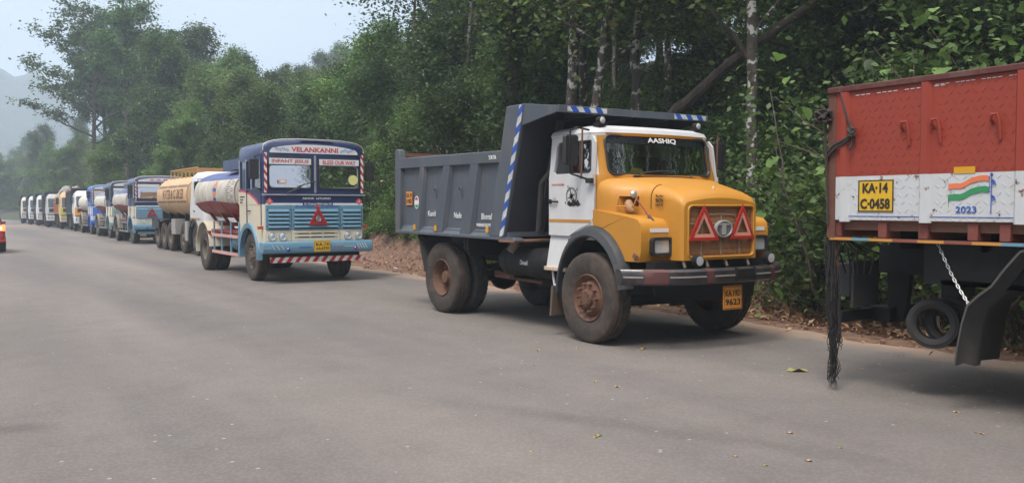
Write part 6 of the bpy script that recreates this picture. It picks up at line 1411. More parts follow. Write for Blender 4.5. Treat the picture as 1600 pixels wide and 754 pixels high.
def blade_plant(name, label, cat, seed, n, h, w_, mat, arch=.6, leafy=True, curve=6):
    """tuft of arching blades"""
    rng = random.Random(seed); m = MB()
    for k in range(n):
        a = rng.random()*6.28; L_ = h*rng.uniform(.6, 1.1); tilt = rng.uniform(.1, arch); r0 = rng.random()*.05*h
        P = []; x, z, th = r0, 0, PI/2 - tilt*.5
        for i in range(curve+1):
            t = i/curve; ww = w_*(.35 + 1.2*t)*(1-t)**.6 if t < 1 else .001
            P.append(((x*math.cos(a) - ww*math.sin(a), x*math.sin(a) + ww*math.cos(a), z), (x*math.cos(a) + ww*math.sin(a), x*math.sin(a) - ww*math.cos(a), z)))
            x += L_/curve*math.cos(th); z += L_/curve*math.sin(th); th -= tilt*2.2/curve*(1+t)
        v = [p for q in P for p in q]; m.add(v, [(2*i, 2*i+1, 2*i+3, 2*i+2) for i in range(curve)])
    me = m.mesh(name, fix=False); me.materials.append(mat)
    return me
def palm_proto(seed, h, fronds, fl):
    rng = random.Random(seed); T = bpy.data.objects.new('areca_palm', None); tag(T, 'slender palm with drooping fronds among the trees', 'palm')
    m = MB(); pts = [(.05*math.sin(i*.4), .03*i/8, h*i/10) for i in range(11)]; m.tube(pts, [.09 - .03*i/10 for i in range(11)], 7); tm = m.mesh('trunk', False); tm.materials.append(BARKG); to = bpy.data.objects.new('trunk', tm); to.parent = T
    f = MB(); top = Vector(pts[-1])
    for k in range(fronds):
        a = k*2.4 + rng.uniform(-.3, .3); th = rng.uniform(.2, 1.25); p = top.copy(); d = Vector((math.cos(a)*math.cos(th), math.sin(a)*math.cos(th), math.sin(th))); n = 14; sd_ = Vector((-math.sin(a), math.cos(a), 0))
        for i in range(n):
            q = p + d*fl/n; f.tube([p, q], .012, 3, caps=False)
            for s in (-1, 1):
                l_ = fl*.30*math.sin(PI*(i+1.5)/(n+2)); e = p + sd_*s*l_*.8 + d*l_*.45 - Vector((0, 0, l_*.45)); w_ = d*.035
                f.add([p - w_, p + w_, e], [(0, 1, 2)]); f.add([p + d*fl/n*.5 - w_, p + d*fl/n*.5 + w_, e + d*fl/n*.5 + Vector((0, 0, .03))], [(0, 1, 2)])
            p = q; d = (d - Vector((0, 0, .13))).normalized()
    fm = f.mesh('crown', False); fm.materials.append(LF_PALM); fo = bpy.data.objects.new('crown', fm); fo.parent = T
    return (T, [to, fo])
def shrub_proto(name, label, seed, h, sp, mat, n_leaf, L_, W_, nst=14, stem=BARK, up=.9, cl=.35):
    rng = random.Random(seed); rs = np.random.RandomState(seed); T = bpy.data.objects.new(name, None); tag(T, label, 'shrub'); m = MB(); tips = []
    for k in range(nst):
        a = rng.random()*6.28; L0 = h*rng.uniform(.5, 1.1); d = Vector((math.cos(a)*sp/h*rng.random(), math.sin(a)*sp/h*rng.random(), 1)).normalized(); p = [Vector((rng.gauss(0, .15*sp), rng.gauss(0, .15*sp), 0))]
        for i in range(6):
            d = (d + Vector((rng.gauss(0, .16), rng.gauss(0, .16), -.05))).normalized(); p.append(p[-1] + d*L0/6)
            if i > 0: tips.append(p[-1])
        m.tube(p, [.022*(1-.12*i) for i in range(7)], 4, caps=False)
    sm = m.mesh('stem', False); sm.materials.append(stem); so = bpy.data.objects.new('stem', sm); so.parent = T
    ti = np.array([tuple(t) for t in tips]); w_ = rs.randint(0, len(ti), n_leaf); C = ti[w_] + rs.randn(n_leaf, 3)*[cl, cl, cl*.7]*.6
    cm = quad_mesh('foliage', leaves(C, L_, W_, rs, up=up), mat); co = bpy.data.objects.new('foliage', cm); co.parent = T
    return (T, [so, co])
# ------------------------------------------------------------------ forest
rng = random.Random(77)
P_OPEN = tree_proto('tall_tree', 'tall', 'tree', 3, 19, .30, .40, 14, 6.4, .40, LF_DARK, BARK, 52, .85, .30, .17, lv=2, flat=.40, crook=.02)
P_OPEN2 = tree_proto('tall_tree', 'tall', 'tree', 14, 18, .26, .48, 13, 5.0, .6, LF_DARK, BARK, 52, .80, .28, .16, lv=2, flat=.45, crook=.03)
P_DENSE = tree_proto('broadleaf_tree', 'dense', 'tree', 21, 15, .26, .14, 26, 4.6, .35, LF_DARK, BARK, 90, .78, .27, .15, flat=.62, extra=500)
P_DENSE2 = tree_proto('broadleaf_tree', 'dense', 'tree', 22, 13, .22, .12, 24, 4.2, .3, LF_MID, BARK, 90, .72, .24, .13, flat=.62, extra=400)
P_SPARSE = tree_proto('silver_oak_tree', 'thin', 'tree', 31, 17, .16, .22, 26, 2.6, .9, LF_GREY, BARKG, 60, .6, .24, .10, flat=.9, crook=.02)
P_SPARSE2 = tree_proto('silver_oak_tree', 'thin', 'tree', 33, 16, .14, .20, 24, 2.9, .8, LF_GREY, BARKG, 52, .65, .24, .10, flat=.9, crook=.03)
P_POLE = tree_proto('forest_tree', 'pole', 'tree', 41, 15, .17, .52, 12, 3.4, .5, LF_DARK, BARKL, 60, .75, .19, .10, flat=.6, crook=.03)
P_POLE2 = tree_proto('forest_tree', 'pole', 'tree', 44, 14, .14, .45, 12, 3.3, .45, LF_MID, BARKL, 58, .75, .18, .09, flat=.6, crook=.05)
P_IVY = tree_proto('vine_clad_tree', 'ivy', 'tree', 52, 15, .20, .50, 11, 3.8, .5, LF_DARK, BARKD, 60, .8, .19, .10, ivy=5200, crook=.02)
P_UNDER = tree_proto('small_tree', 'under', 'tree', 61, 6.5, .09, .12, 12, 2.3, .4, LF_MID, BARK, 105, .62, .15, .075, flat=.7, extra=900)
P_UNDER2 = tree_proto('small_tree', 'under', 'tree', 62, 5.5, .08, .10, 12, 2.2, .3, LF_DARK, BARKD, 110, .62, .14, .07, flat=.7, extra=900)
P_BARE = tree_proto('bare_tree', 'bare', 'tree', 71, 15, .15, .30, 16, 3.6, .5, LF_GREY, BARKG, 5, .9, .16, .08, lv=2, crook=.03)
S_FINE = shrub_proto('shrub', 'bush', 81, 1.9, 1.4, LF_MID, 3000, .115, .055, cl=.42)
S_DARK = shrub_proto('shrub', 'bush', 82, 2.3, 1.6, LF_DARK, 3200, .125, .065, cl=.48)
S_LIGHT = shrub_proto('shrub', 'bush', 83, 1.3, 1.2, LF_LIGHT, 2000, .12, .055, cl=.34)
S_WIDE = shrub_proto('shrub', 'bush', 84, 1.7, 1.5, LF_BIG, 750, .20, .15, cl=.40, nst=12)
S_LOW = shrub_proto('low_shrub', 'bush', 85, .65, .7, LF_LIGHT, 900, .085, .045, cl=.22, nst=9)
S_TWIG = shrub_proto('dry_shrub', 'bush', 86, 2.0, 1.6, LF_DRY, 260, .12, .05, cl=.4, nst=26)
PALM = palm_proto(5, 7.5, 15, 2.1); PALM2 = palm_proto(9, 5.5, 16, 2.2)
placed = []
def tree_at(pr, px, Z, label, sc=1.0, group=None, rz=None, lean=None, dz=-.15):
    x, y = world_at(px, Z); placed.append((x, y, 2.0)); o = place(pr, x, y, rng.random()*6.28 if rz is None else rz, sc, label, None, dz, lean)
    if group: o['group'] = group
    return o
# trees one can point to
def top_h(pr): return max(v[2] for c in pr[1] for v in c.bound_box)
def tree_top(pr, px, Z, py, label, group=None, rz=None):
    x, y = world_at(px, Z); zt = CAM_H + (322 - py)*Z/1391; return tree_at(pr, px, Z, label, (zt - gz(x, y))/top_h(pr), group, rz)
tree_top(P_OPEN, 150, 80, 2, 'tallest open-crowned tree at the left, its flat leaf layers reaching over the far lorries', rz=.6)
tree_top(P_OPEN2, 200, 74, -4, 'tall straight tree just right of the tallest open-crowned one, its crown higher than all others', rz=2.2)
tree_top(P_OPEN2, 168, 84, 14, 'full-crowned tall tree overlapping the open-crowned one at the left', rz=1.1)
tree_top(P_OPEN, 182, 96, 30, 'broad open tree behind the two tallest ones at the left', rz=3.0)
tree_top(P_OPEN2, 176, 92, 40, 'tall tree between and behind the two open-crowned trees on the left', rz=4.2)
for px, Z, py, pr, lb in ((262, 66, 30, P_DENSE, 'dark leafy tree right of the tall open pair, behind the small tankers'), (305, 76, 22, P_DENSE, 'broad dark tree whose top makes the second peak of the left skyline'),
                         (345, 62, 62, P_DENSE2, 'dense tree above the beige tank'), (380, 70, 66, P_DENSE, 'dark tree over the roof of the navy tanker cab, left of its name board'), (425, 66, 100, P_DENSE, 'rounded dark tree directly above the navy cab'),
                         (462, 74, 92, P_DENSE2, 'dark tree right of the rounded one above the navy cab'), (235, 90, 60, P_DENSE, 'dark tree glimpsed behind the tall straight tree'), (400, 88, 110, P_DENSE2, 'far dark tree filling the skyline over the navy cab'),
                         (285, 54, 150, P_DENSE2, 'lower dark tree behind the beige tank'), (360, 50, 150, P_DENSE, 'lower dark tree behind the tank of the navy tanker'), (440, 46, 165, P_DENSE2, 'lower mid-green tree behind the navy cab'), (500, 44, 190, P_DENSE2, 'low bushy tree over the right half of the navy cab')):
    tree_top(pr, px, Z, py, lb)
for i, (px, Z, py, pr) in enumerate(((498, 132, 95, P_SPARSE), (516, 124, 78, P_SPARSE2), (541, 136, 58, P_SPARSE), (560, 120, 78, P_SPARSE2), (583, 128, 60, P_SPARSE), (604, 118, 70, P_SPARSE2), (508, 144, 88, P_SPARSE2), (572, 144, 66, P_SPARSE), (477, 130, 98, P_SPARSE2), (550, 110, 110, P_SPARSE), (595, 106, 100, P_SPARSE2), (530, 150, 74, P_SPARSE), (490, 112, 130, P_SPARSE2), (620, 112, 66, P_SPARSE), (455, 140, 96, P_SPARSE))):
    tree_top(pr, px, Z, py, 'thin pale feathery tree in the hazy stand right of the navy cab', 'thin pale trees in the haze')
for px, Z, py, pr, lb in ((530, 60, 190, P_DENSE2, 'green tree below the pale feathery stand, over the navy cab right corner'), (575, 54, 185, P_DENSE2, 'green tree below the pale feathery stand, right of the navy cab'), (545, 76, 165, P_DENSE, 'dark tree in front of the pale feathery stand'), (600, 70, 150, P_DENSE, 'dark tree right of the pale feathery stand')):
    tree_top(pr, px, Z, py, lb)
for i, (px, Z, py, pr) in enumerate(((560, 42, 165, PALM), (588, 36, 170, PALM2), (540, 44, 185, PALM2), (612, 40, 175, PALM), (236, 76, 140, PALM))):
    tree_top(pr, px, Z, py, ('slender palm left of the pale feathery stand', 'palm right of the navy cab, tallest of those there', 'lowest palm, just over the navy cab corner', 'palm nearest the grey tipping body', 'palm behind the small tankers')[i] + ', drooping fronds', 'palms among the trees')
for px, Z, py, lb in ((60, 118, 200, 'pale hazy tree standing above the last lorry of the queue'), (88, 110, 215, 'hazy dark tree above the slate tippers'), (112, 100, 205, 'hazy dark tree above the black canopy'), (45, 140, 240, 'faint tree at the far bend left of the last lorry'), (125, 122, 170, 'faint tree behind the mustard lorry'), (75, 128, 190, 'faint tree between the far tippers and the mountain')):
    tree_top(P_SPARSE2 if Z > 115 else P_DENSE2, px, Z, py, lb)
for px, Z, py, pr, lb in ((690, 42, -20, P_OPEN2, 'open tall tree at the left end of the near forest, over the grey tailgate'), (712, 40, -60, P_OPEN, 'wide open tree with sky showing through its top, above the tipping body'), (640, 28, 140, P_UNDER, 'leafy small tree over the rear of the tipping body'), (700, 25, 100, P_UNDER2, 'dark glossy small tree above the tipping body'), (600, 34, 230, P_UNDER, 'small tree right of the navy cab'), (735, 40, -40, P_BARE, 'nearly bare tree with grey limbs against the sky above the tipping body')):
    tree_top(pr, px, Z, py, lb)
tree_at(P_BARE, 135, 70, 'pale leafless little tree standing behind the mustard lorry', .52)
tree_at(P_UNDER, 172, 66, 'small light tree with blossoming top over the small tankers', .9)
def bent_trunk(px, Z, top, r, label, bm, crown=None, name='forest_tree', dz=-.3, ivy=0, cat='tree'):
    """a trunk traced upward through (dpx, height) stations"""
    x, y = world_at(px, Z); z0 = gz(x, y) + dz; placed.append((x, y, 1.6))
    T = empty(name, (x, y, z0), 0, label, cat)
    p = [Vector((dx*math.cos(YAW) + dy*math.sin(YAW), -dx*math.sin(YAW) + dy*math.cos(YAW), h)) for dx, dy, h in top]
    q = []
    for i in range(len(p)-1):
        for k in range(5): t = k/5; q.append(p[i].lerp(p[i+1], t) + Vector((rng.gauss(0, .012), rng.gauss(0, .012), 0)))
    q.append(p[-1]); n = len(q); m = MB().tube(q, [r*(1.25 if i == 0 else 1)*(1-.5*i/n)*rng.uniform(.93, 1.07) for i in range(n)], 12)
    tips = []
    for k in range(9):
        i = int(n*(.45 + .06*k)); i = min(i, n-1); a = k*2.1; d = Vector((math.cos(a), math.sin(a), .8)).normalized(); b = [q[i]]
        for j in range(6): d = (d + Vector((rng.gauss(0, .15), rng.gauss(0, .15), 0))).normalized(); b.append(b[-1] + d*.55); tips.append(b[-1])
        m.tube(b, [r*.3*(1-.14*j) for j in range(7)], 5)
    m.build('trunk', bm, T, ang=60)
    rs = np.random.RandomState(int(px)); C = []
    if crown:
        for t in tips[2:]:
            k = 130; C.append(np.array(t) + rs.randn(k, 3)*[.6, .6, .45])
    if ivy:
        QA = np.array([tuple(v) for v in q]); t = rs.rand(ivy)*(len(q)-2); i = t.astype(int); a = rs.rand(ivy)*6.28; k = r*1.05 + np.abs(rs.randn(ivy))*.09 + .06*np.sin(QA[i][:, 2]*2.3)
        C.append(QA[i] + np.stack([np.cos(a)*k, np.sin(a)*k, rs.randn(ivy)*.12], 1))
    if C:
        me = quad_mesh('crown', leaves(np.concatenate(C), .15, .085, rs), crown or LF_DARK); link(bpy.data.objects.new('crown', me), T)
    return T
bent_trunk(800, 21, [(0, 0, 0), (.05, 0, 3), (-.05, 0, 6), (.1, 0, 10), (.3, 0, 14)], .19, 'dark vine-clad trunk rising behind the tipping body, widest of the trunks', BARKD, LF_DARK, 'vine_clad_tree', ivy=6500)
bent_trunk(893, 19, [(0, 0, 0), (-.05, 0, 3), (.06, 0, 6), (.1, 0, 8), (.3, 0, 11)], .13, 'straight mottled trunk above the canopy, left of the leaning pair', BARKL, LF_MID)
bent_trunk(917, 18.5, [(0, 0, 0), (.05, 0, 3.2), (.22, 0, 4.4), (.40, 0, 5.8), (.62, 0, 8), (1.1, 0, 11)], .11, 'lichen-spotted trunk leaning right above the canopy', BARKL, LF_MID)
bent_trunk(910, 22, [(0, 0, 0), (.0, 0, 4), (-.22, 0, 7), (-.3, 0, 11)], .12, 'grey trunk rising behind the leaning one', BARKL, LF_DARK)
bent_trunk(992, 19, [(0, 0, 0), (.02, 0, 3), (-.03, 0, 5.0), (.12, 0, 6.0), (.30, 0, 7.2), (.8, 0, 10)], .115, 'pale trunk with a burl that bends right at its top, above the cab', BARKL, LF_DARK)
bent_trunk(1172, 16.5, [(0, 0, 0), (.02, 0, 2.5), (-.02, 0, 5), (.03, 0, 8), (.1, 0, 11)], .115, 'white-blotched straight trunk between the cab and the red truck', BARKL, LF_MID)
bent_trunk(1335, 24, [(0, 0, 0), (.02, 0, 4), (-.1, 0, 8), (.2, 0, 12)], .10, 'thin grey trunk high up behind the red truck', BARKG, LF_MID)
for px, Z in ((650, 34), (735, 30), (708, 32), (752, 36), (838, 30), (1083, 27), (1118, 30), (1300, 27), (1240, 30), (1400, 28), (1460, 30), (960, 30), (1040, 25)):
    bk, wd = rng.choice([(BARKL, 'lichen-spotted'), (BARK, 'brown'), (BARKG, 'grey')]); rr_ = rng.uniform(.07, .12)
    bent_trunk(px, Z, [(0, 0, 0), (rng.uniform(-.2, .2), 0, 4), (rng.uniform(-.5, .5), 0, 8), (rng.uniform(-.9, .9), 0, 13)], rr_, 'slim', bk, LF_DARK)['label'] = '%s %s trunk' % ('thin' if rr_ < .095 else 'stouter', wd) + where(*world_at(px, Z))
def log(pts, r, label):
    m = MB(); q = [Vector(p) for p in pts]; f = []
    for i in range(len(q)-1):
        for k in range(4): f.append(q[i].lerp(q[i+1], k/4) + Vector((0, 0, rng.gauss(0, .02))))
    f.append(q[-1]); m.tube(f, [r*(1-.45*i/len(f))*rng.uniform(.92, 1.08) for i in range(len(f))], 10); tag(m.build('fallen_log', BARKD), label, 'log')
def pt(px, py, Z):
    x, y = world_at(px, Z); return (x, y, CAM_H + (322 - py)*Z/1391)
log([pt(1045, 185, 18), pt(1100, 135, 17.6), pt(1150, 92, 17.2), pt(1215, 45, 17), pt(1300, -15, 16.8)], .13, 'dark fallen trunk leaning up to the right across the white-blotched one')
log([pt(1165, 92, 17), pt(1145, 60, 17.2), pt(1110, 25, 17.4), pt(1060, -10, 17.6)], .05, 'thin dead branch slanting to the upper left from the fallen trunk')
log([pt(1180, 60, 18), pt(1230, 75, 18), pt(1262, 90, 18.3)], .05, 'short pale dead branch right of the white-blotched trunk')
# spiky flowering plant above the cab and ferny clumps
gm = blade_plant('spiky_plant', '', 'plant', 8, 60, 3.0, .075, LF_PALM, arch=1.0); Zs = min(np.arange(17, 34, .25), key=lambda Z: abs(gz(*world_at(952, Z)) - (CAM_H + (322-168)*Z/1391))); x, y = world_at(952, Zs); SPX, SPY = x, y
tag(link(bpy.data.objects.new('spiky_plant', gm)), 'spiky grey-green grass clump with pale plumes above the cab roof', 'plant').location = (x, y, gz(x, y) - .05)
# forest filling the slope
def open_view(x, y):
    d0 = x*math.sin(YAW) + y*math.cos(YAW); ds = SPX*math.sin(YAW) + SPY*math.cos(YAW)
    return 3 < d0 < ds + .3 and abs(800 + 1391*(x*math.cos(YAW) - y*math.sin(YAW))/d0 - 952) < 92 and d0 > 14.5
def free(x, y, d):
    if open_view(x, y): return False
    for a, b, r in placed:
        if (a-x)**2 + (b-y)**2 < (d*r)**2: return False
    return True
n = 0; tries = 0
while n < 74 and tries < 6000:
    tries += 1; y = rng.uniform(-26, 96); x = EDGE + rng.uniform(4.5, 48)
    if math.hypot(x-EDGE, 0) < 5 and rng.random() < .5: continue
    if not free(x, y, 1.55): continue
    az_ = math.degrees(math.atan2(x, y))                                # keep the skyline gap open
    if az_ < 30.5 and y > 20: continue
    if az_ < 33 and y > 32: continue
    placed.append((x, y, 2.0)); n += 1
    pr = rng.choice([P_DENSE, P_DENSE2, P_POLE, P_POLE2, P_IVY, P_DENSE, P_POLE, P_DENSE2]); lb = {id(P_DENSE): 'dense dark broadleaf tree', id(P_DENSE2): 'mid-green broadleaf tree', id(P_POLE): 'dark high-crowned bare-trunked tree', id(P_POLE2): 'lighter high-crowned bare-trunked tree', id(P_IVY): 'tree with vine-wrapped trunk'}[id(pr)]
    place(pr, x, y, rng.random()*6.28, rng.uniform(.8, 1.15), lb, 'trees of the forest slope')
n = 0; tries = 0; uu = []
while n < 90 and tries < 4000:
    tries += 1; y = rng.uniform(-14, 75); x = EDGE + rng.uniform(2.6, 17) + max(0, y-40)*.05
    if open_view(x, y) or any((a-x)**2 + (b-y)**2 < 2.6 for a, b in uu): continue
    uu.append((x, y)); n += 1; pr = rng.choice([P_UNDER, P_UNDER2, P_UNDER2]); place(pr, x, y, rng.random()*6.28, rng.uniform(.55, 1.05)*(.6 if x < EDGE+4.2 else 1), 'small mid-green tree' if pr is P_UNDER else 'small dark tree', 'understorey trees on the bank')
n = 0; tries = 0; vv = []
while n < 230 and tries < 9000:
    tries += 1; y = rng.uniform(-8, 95); x = EDGE + 2.0 + abs(rng.gauss(0, 3.6)) + (1.6 if 0 < y < 16 else .6)
    if any((a-x)**2 + (b-y)**2 < (.75 if y < 30 else 1.6) for a, b in vv): continue
    vv.append((x, y)); n += 1; k = rng.random(); s = rng.uniform(.6, 1.15)
    if k < .30: place(S_FINE, x, y, rng.random()*6.28, s, 'leafy mid-green bush', 'mid-green bushes on the bank')
    elif k < .56: place(S_DARK, x, y, rng.random()*6.28, s, 'dark leafy bush', 'dark bushes on the bank')
    elif k < .76: place(S_LIGHT, x, y, rng.random()*6.28, s*1.1, 'light green bush', 'light green bushes on the bank')
    elif k < .93: place(S_WIDE, x, y, rng.random()*6.28, s, 'broad-leaved bush', 'broad-leaved bushes on the bank')
    else: place(S_TWIG, x, y, rng.random()*6.28, s, 'dry brown twiggy bush', 'dry twiggy bushes on the bank')
for k in range(110):
    y = rng.uniform(-2, 45) if k < 70 else rng.uniform(15, 27); x = EDGE + rng.uniform(1.9, 3.4) + (.9 if 0 < y < 16 else 0); place(S_LOW, x, y, rng.random()*6.28, rng.uniform(.5, 1.1), 'low weedy plant', 'low weeds at the foot of the bank', dz=-.03)
for k in range(26):
    y = 15.5 + k*.48; x = EDGE + 1.75 + rng.random()*1.3; place(rng.choice([S_LIGHT, S_LOW, S_FINE, S_LIGHT]), x, y, rng.random()*6.28, rng.uniform(.35, .62), 'small green plant on the red bank', 'plants on the red bank', dz=-.05)
# hedge line of growth behind the far queue and round the bend
for k in range(46):
    y = 60 + k*2.6; x = EDGE + float(bend(y)) + 4.0 + rng.uniform(0, 3.5)
    place(rng.choice([S_DARK, S_FINE, P_UNDER2, P_UNDER]), x, y, rng.random()*6.28, rng.uniform(.7, 1.25), 'roadside bush', 'bushes behind the far lorries')
for k in range(60):
    y = rng.uniform(150, 230); x = rng.uniform(-40, 60); 
    if x < EDGE + float(bend(y)) + 6 and x > -12 + float(bend(y)): continue
    place(rng.choice([P_SPARSE2, P_DENSE2, P_DENSE, P_BARE, P_SPARSE]), x, y, rng.random()*6.28, rng.uniform(.5, .85), 'hazy tree beyond the bend', 'hazy trees beyond the bend')
for k in range(26):
    y = rng.uniform(136, 175); x = rng.uniform(4, 22)
    if x < EDGE + float(bend(y)) + 2.5: x = EDGE + float(bend(y)) + 2.5 + rng.random()*3
    place(rng.choice([S_LIGHT, S_FINE, S_DARK]), x, y, rng.random()*6.28, rng.uniform(1.0, 2.0), 'pale bush outside the bend', 'pale bushes outside the bend')
for px, Z, py, pr, lb in ((-10, 140, 222, P_DENSE2, 'dark tree cut by the left edge of the picture'), (14, 190, 262, P_DENSE, 'hazy tree beyond the bend, just inside the left edge'), (34, 180, 254, P_SPARSE2, 'hazy tree beyond the bend, second from the left edge'), (52, 170, 240, P_DENSE, 'hazy tree beyond the bend, above the last lorry'),
                          (5, 230, 270, P_DENSE2, 'faint low tree beyond the bend at the left edge'), (25, 220, 262, P_DENSE, 'faint rounded tree beyond the bend'), (45, 210, 250, P_DENSE2, 'faint tall tree beyond the bend behind the last lorry'), (70, 150, 215, P_DENSE, 'hazy tree right of the last lorry')):
    tree_top(pr, px, Z, py, lb)
for k in range(9):
    tree_top(S_FINE if k % 2 else S_DARK, -6 + 8*k, 150 + (k*37) % 30, 318 - (k*5) % 9, 'scrubby bush lining the outside of the bend', 'scrub outside the bend')
# across the road: one dark tree reaching into the left edge, others behind the camera side
for (x, y, s) in ((-9, 10, .9), (-12, 30, 1), (-11, -6, 1), (-13, -20, 1), (-9, 55, .8), (-14, 45, .9)):
    place(P_DENSE, x, y, rng.random()*6, s, 'tree on the open roadside', 'trees on the open side of the road')
# large-leaved climber hanging over the red truck and bushes left of it
def heart(name='leaf'):
    P = [(0, 0, 0), (.20, -.08, .03), (.46, .0, .05), (.52, .28, .05), (.36, .62, .03), (0, 1.0, -.10), (-.36, .62, .03), (-.52, .28, .05), (-.46, .0, .05), (-.20, -.08, .03), (0, .45, -.02)]
    me = bpy.data.meshes.new(name); me.from_pydata(P, [], [(10, i, i+1) for i in range(0, 9)] + [(10, 9, 0)]); me.materials.append(LF_LEAFO); me.polygons.foreach_set('use_smooth', [True]*10); return me
LF_LEAFO = leaf_mat('single_leaf', (.05, .11, .03), (.09, .16, .05), trans=.35, rough=.42)
# per-object colour spread
n_ = LF_LEAFO.node_tree; r_ = [q for q in n_.nodes if q.type == 'VALTORGB'][0]; oi_ = [q for q in n_.nodes if q.type == 'OBJECT_INFO'][0]; n_.links.new(oi_.outputs['Random'], r_.inputs[0]); r_.color_ramp.elements[0].color = (.035, .075, .024, 1); r_.color_ramp.elements[1].color = (.17, .27, .07, 1)
HEART = heart()
def climber(x, y, h, spread, nst, nleaf, size, label, seed, lean=(-.3, 0)):
    rg = random.Random(seed); rs = np.random.RandomState(seed); z0 = gz(x, y) - .1; T = empty('broad_leaved_climber', (x, y, z0), 0, label, 'shrub'); m = MB(); tips = []
    for k in range(nst):
        a = rg.random()*6.28; d = Vector((math.cos(a)*.5 + lean[0], math.sin(a)*.5 + lean[1], 1)).normalized(); p = [Vector((rg.gauss(0, spread*.25), rg.gauss(0, spread*.4), 0))]; Ls = h*rg.uniform(.6, 1.1)
        for i in range(10):
            d = (d + Vector((rg.gauss(lean[0]*.12, .13), rg.gauss(0, .17), -.05))).normalized(); p.append(p[-1] + d*Ls/10); d.x = max(d.x, -.55)
            if i > 2 and x + p[-1].x > 9.9 - max(0, p[-1].z - 2.0)*.3: tips.append((p[-1], d.copy()))
        m.tube(p, [.028*(1-.08*i) for i in range(11)], 5, caps=False)
    m.build('stem', BARK, T)
    if len(tips) < 8: tips += [(Vector((.5, 0, .5 + .1*q)), Vector((0, 0, 1))) for q in range(8)]
    for k in range(nleaf):
        p, d = rg.choice(tips); o = bpy.data.objects.new('leaf', HEART); COL.objects.link(o); o.parent = T; o.location = p + Vector((rg.gauss(0, .30), rg.gauss(0, .34), rg.gauss(0, .26)))
        a = rg.random()*6.28; o.rotation_euler = (rg.uniform(-1.15, -.1), rg.uniform(-.5, .5), a); s = size*rg.uniform(.55, 1.25); o.scale = (s*rg.uniform(.8, 1), s, s)
    # fill of smaller leaves inside
    ti = np.array([tuple(t[0]) for t in tips]); nn_ = nleaf*(16 if size > .15 else 9); C = ti[rs.randint(0, len(ti), nn_)] + rs.randn(nn_, 3)*[.42, .42, .34]
    f = link(bpy.data.objects.new('inner_foliage', quad_mesh('inner_foliage', leaves(C, size*.62, size*.36, rs, up=1.0), LF_BIG if size > .15 else LF_MID)), T); f['kind'] = 'stuff'
for i, (px, Z, h, sp, nst, nl, sz, lb) in enumerate(((1560, 10.6, 4.2, 1.6, 22, 300, .21, 'large heart-leaved climber hanging over the right end of the red truck, biggest leaves'),
    (1450, 11.8, 3.9, 1.6, 20, 300, .185, 'heart-leaved climber above the middle of the red truck wall'), (1350, 13.0, 3.2, 1.3, 18, 280, .165, 'heart-leaved climber above the left end of the red truck wall'),
    (1262, 15.6, 1.5, 1.1, 14, 220, .115, 'heart-leaved bush between the marigold cab and the red truck'), (1200, 16.2, 1.3, .9, 10, 120, .10, 'heart-leaved bush just right of the marigold cab'), (1310, 13.8, 1.3, .8, 10, 110, .11, 'heart-leaved bush touching the rear corner of the red truck'))):
    x, y = world_at(px, Z); climber(x, y, h, sp, nst, nl, sz, lb, 100 + i, lean=(-.12, -.03) if i < 3 else (-.1, 0))
# ------------------------------------------------------------------ ground cover
rs = np.random.RandomState(5)
def scatter(n, x0, x1, y0, y1, pw=1.0):
    y = y0 + (y1-y0)*rs.rand(n)**1.5; d = x0 + (x1-x0)*rs.rand(n)**pw; return EDGE + bend(y) + d, y
def lit(n, x0, x1, y0, y1, L_, W_, mat, name, label, up=2.2, dz=.012, droop=0, pw=1.0, cat=None):
    x, y = scatter(n, x0, x1, y0, y1, pw); kp = (y < 14) | (rs.rand(n) < .16); x, y = x[kp], y[kp]; n = len(x); C = np.stack([x, y, ground_z(x, y) + dz + .02*rs.rand(len(x))], 1); o = link(bpy.data.objects.new(name, quad_mesh(name, leaves(C, L_, W_, rs, up=up, droop=droop, fold=.3), mat))); tag(o, label, cat or name.replace('_', ' '), kind='stuff')
lit(42000, .55, 3.8, -2, 40, .11, .05, LF_DRY, 'leaf_litter', 'brown dead leaves covering the verge at the foot of the bank', pw=.9)
lit(900, -.35, .9, -2, 45, .07, .035, LF_DRY, 'scattered_leaves', 'thin scatter of dead leaves along the dusty edge of the asphalt', pw=1.0)
x, y = scatter(52000, 2.0, 9.5, -4, 60, 1.0); k = (wob(x, y, 2) > -.12) | (x > EDGE+4.5); x, y = x[k], y[k]; C = np.stack([x, y, ground_z(x, y) - .01], 1); D = rs.randn(len(x), 3)*[.35, .35, .1] + [0, 0, 1]
V = leaves(C, .20, .014, rs, dirv=D); tag(link(bpy.data.objects.new('grass', quad_mesh('grass', V, LF_GRASS))), 'grass and seedlings growing on the bank', 'grass', kind='stuff')
x, y = scatter(30000, 2.6, 16, -6, 70, 1.0); C = np.stack([x, y, ground_z(x, y) + .05 + .25*rs.rand(len(x))], 1)
tag(link(bpy.data.objects.new('ground_cover', quad_mesh('ground_cover', leaves(C, .12, .07, rs, up=1.2), LF_MID))), 'low leafy ground cover under the forest', 'ground cover', kind='stuff')
# small stones and earth clods on the verge
st = MB(); rg = random.Random(9)
for k in range(420):
    y = rg.uniform(-1, 35)**1; x = EDGE + rg.uniform(-.1, 2.6); s = rg.uniform(.008, .04); c = (x, y, gz(x, y) + s*.4 + .012); P = [(c[0] + s*math.cos(a)*rg.uniform(.7, 1.2), c[1] + s*math.sin(a)*rg.uniform(.7, 1.2), c[2] + z*s) for z in (-.5, .4) for a in [0, 1.25, 2.5, 3.75, 5]]
    st.add(P + [(c[0], c[1], c[2]+s*.8)], [(i, (i+1) % 5, 5+(i+1) % 5, 5+i) for i in range(5)] + [(5+i, 5+(i+1) % 5, 10) for i in range(5)])
tag(st.build('stones', M('laterite_stone', (.22, .12, .085), .9, dirt=.3), None, smooth=False), 'small stones and clods along the road edge', 'stones', kind='stuff')
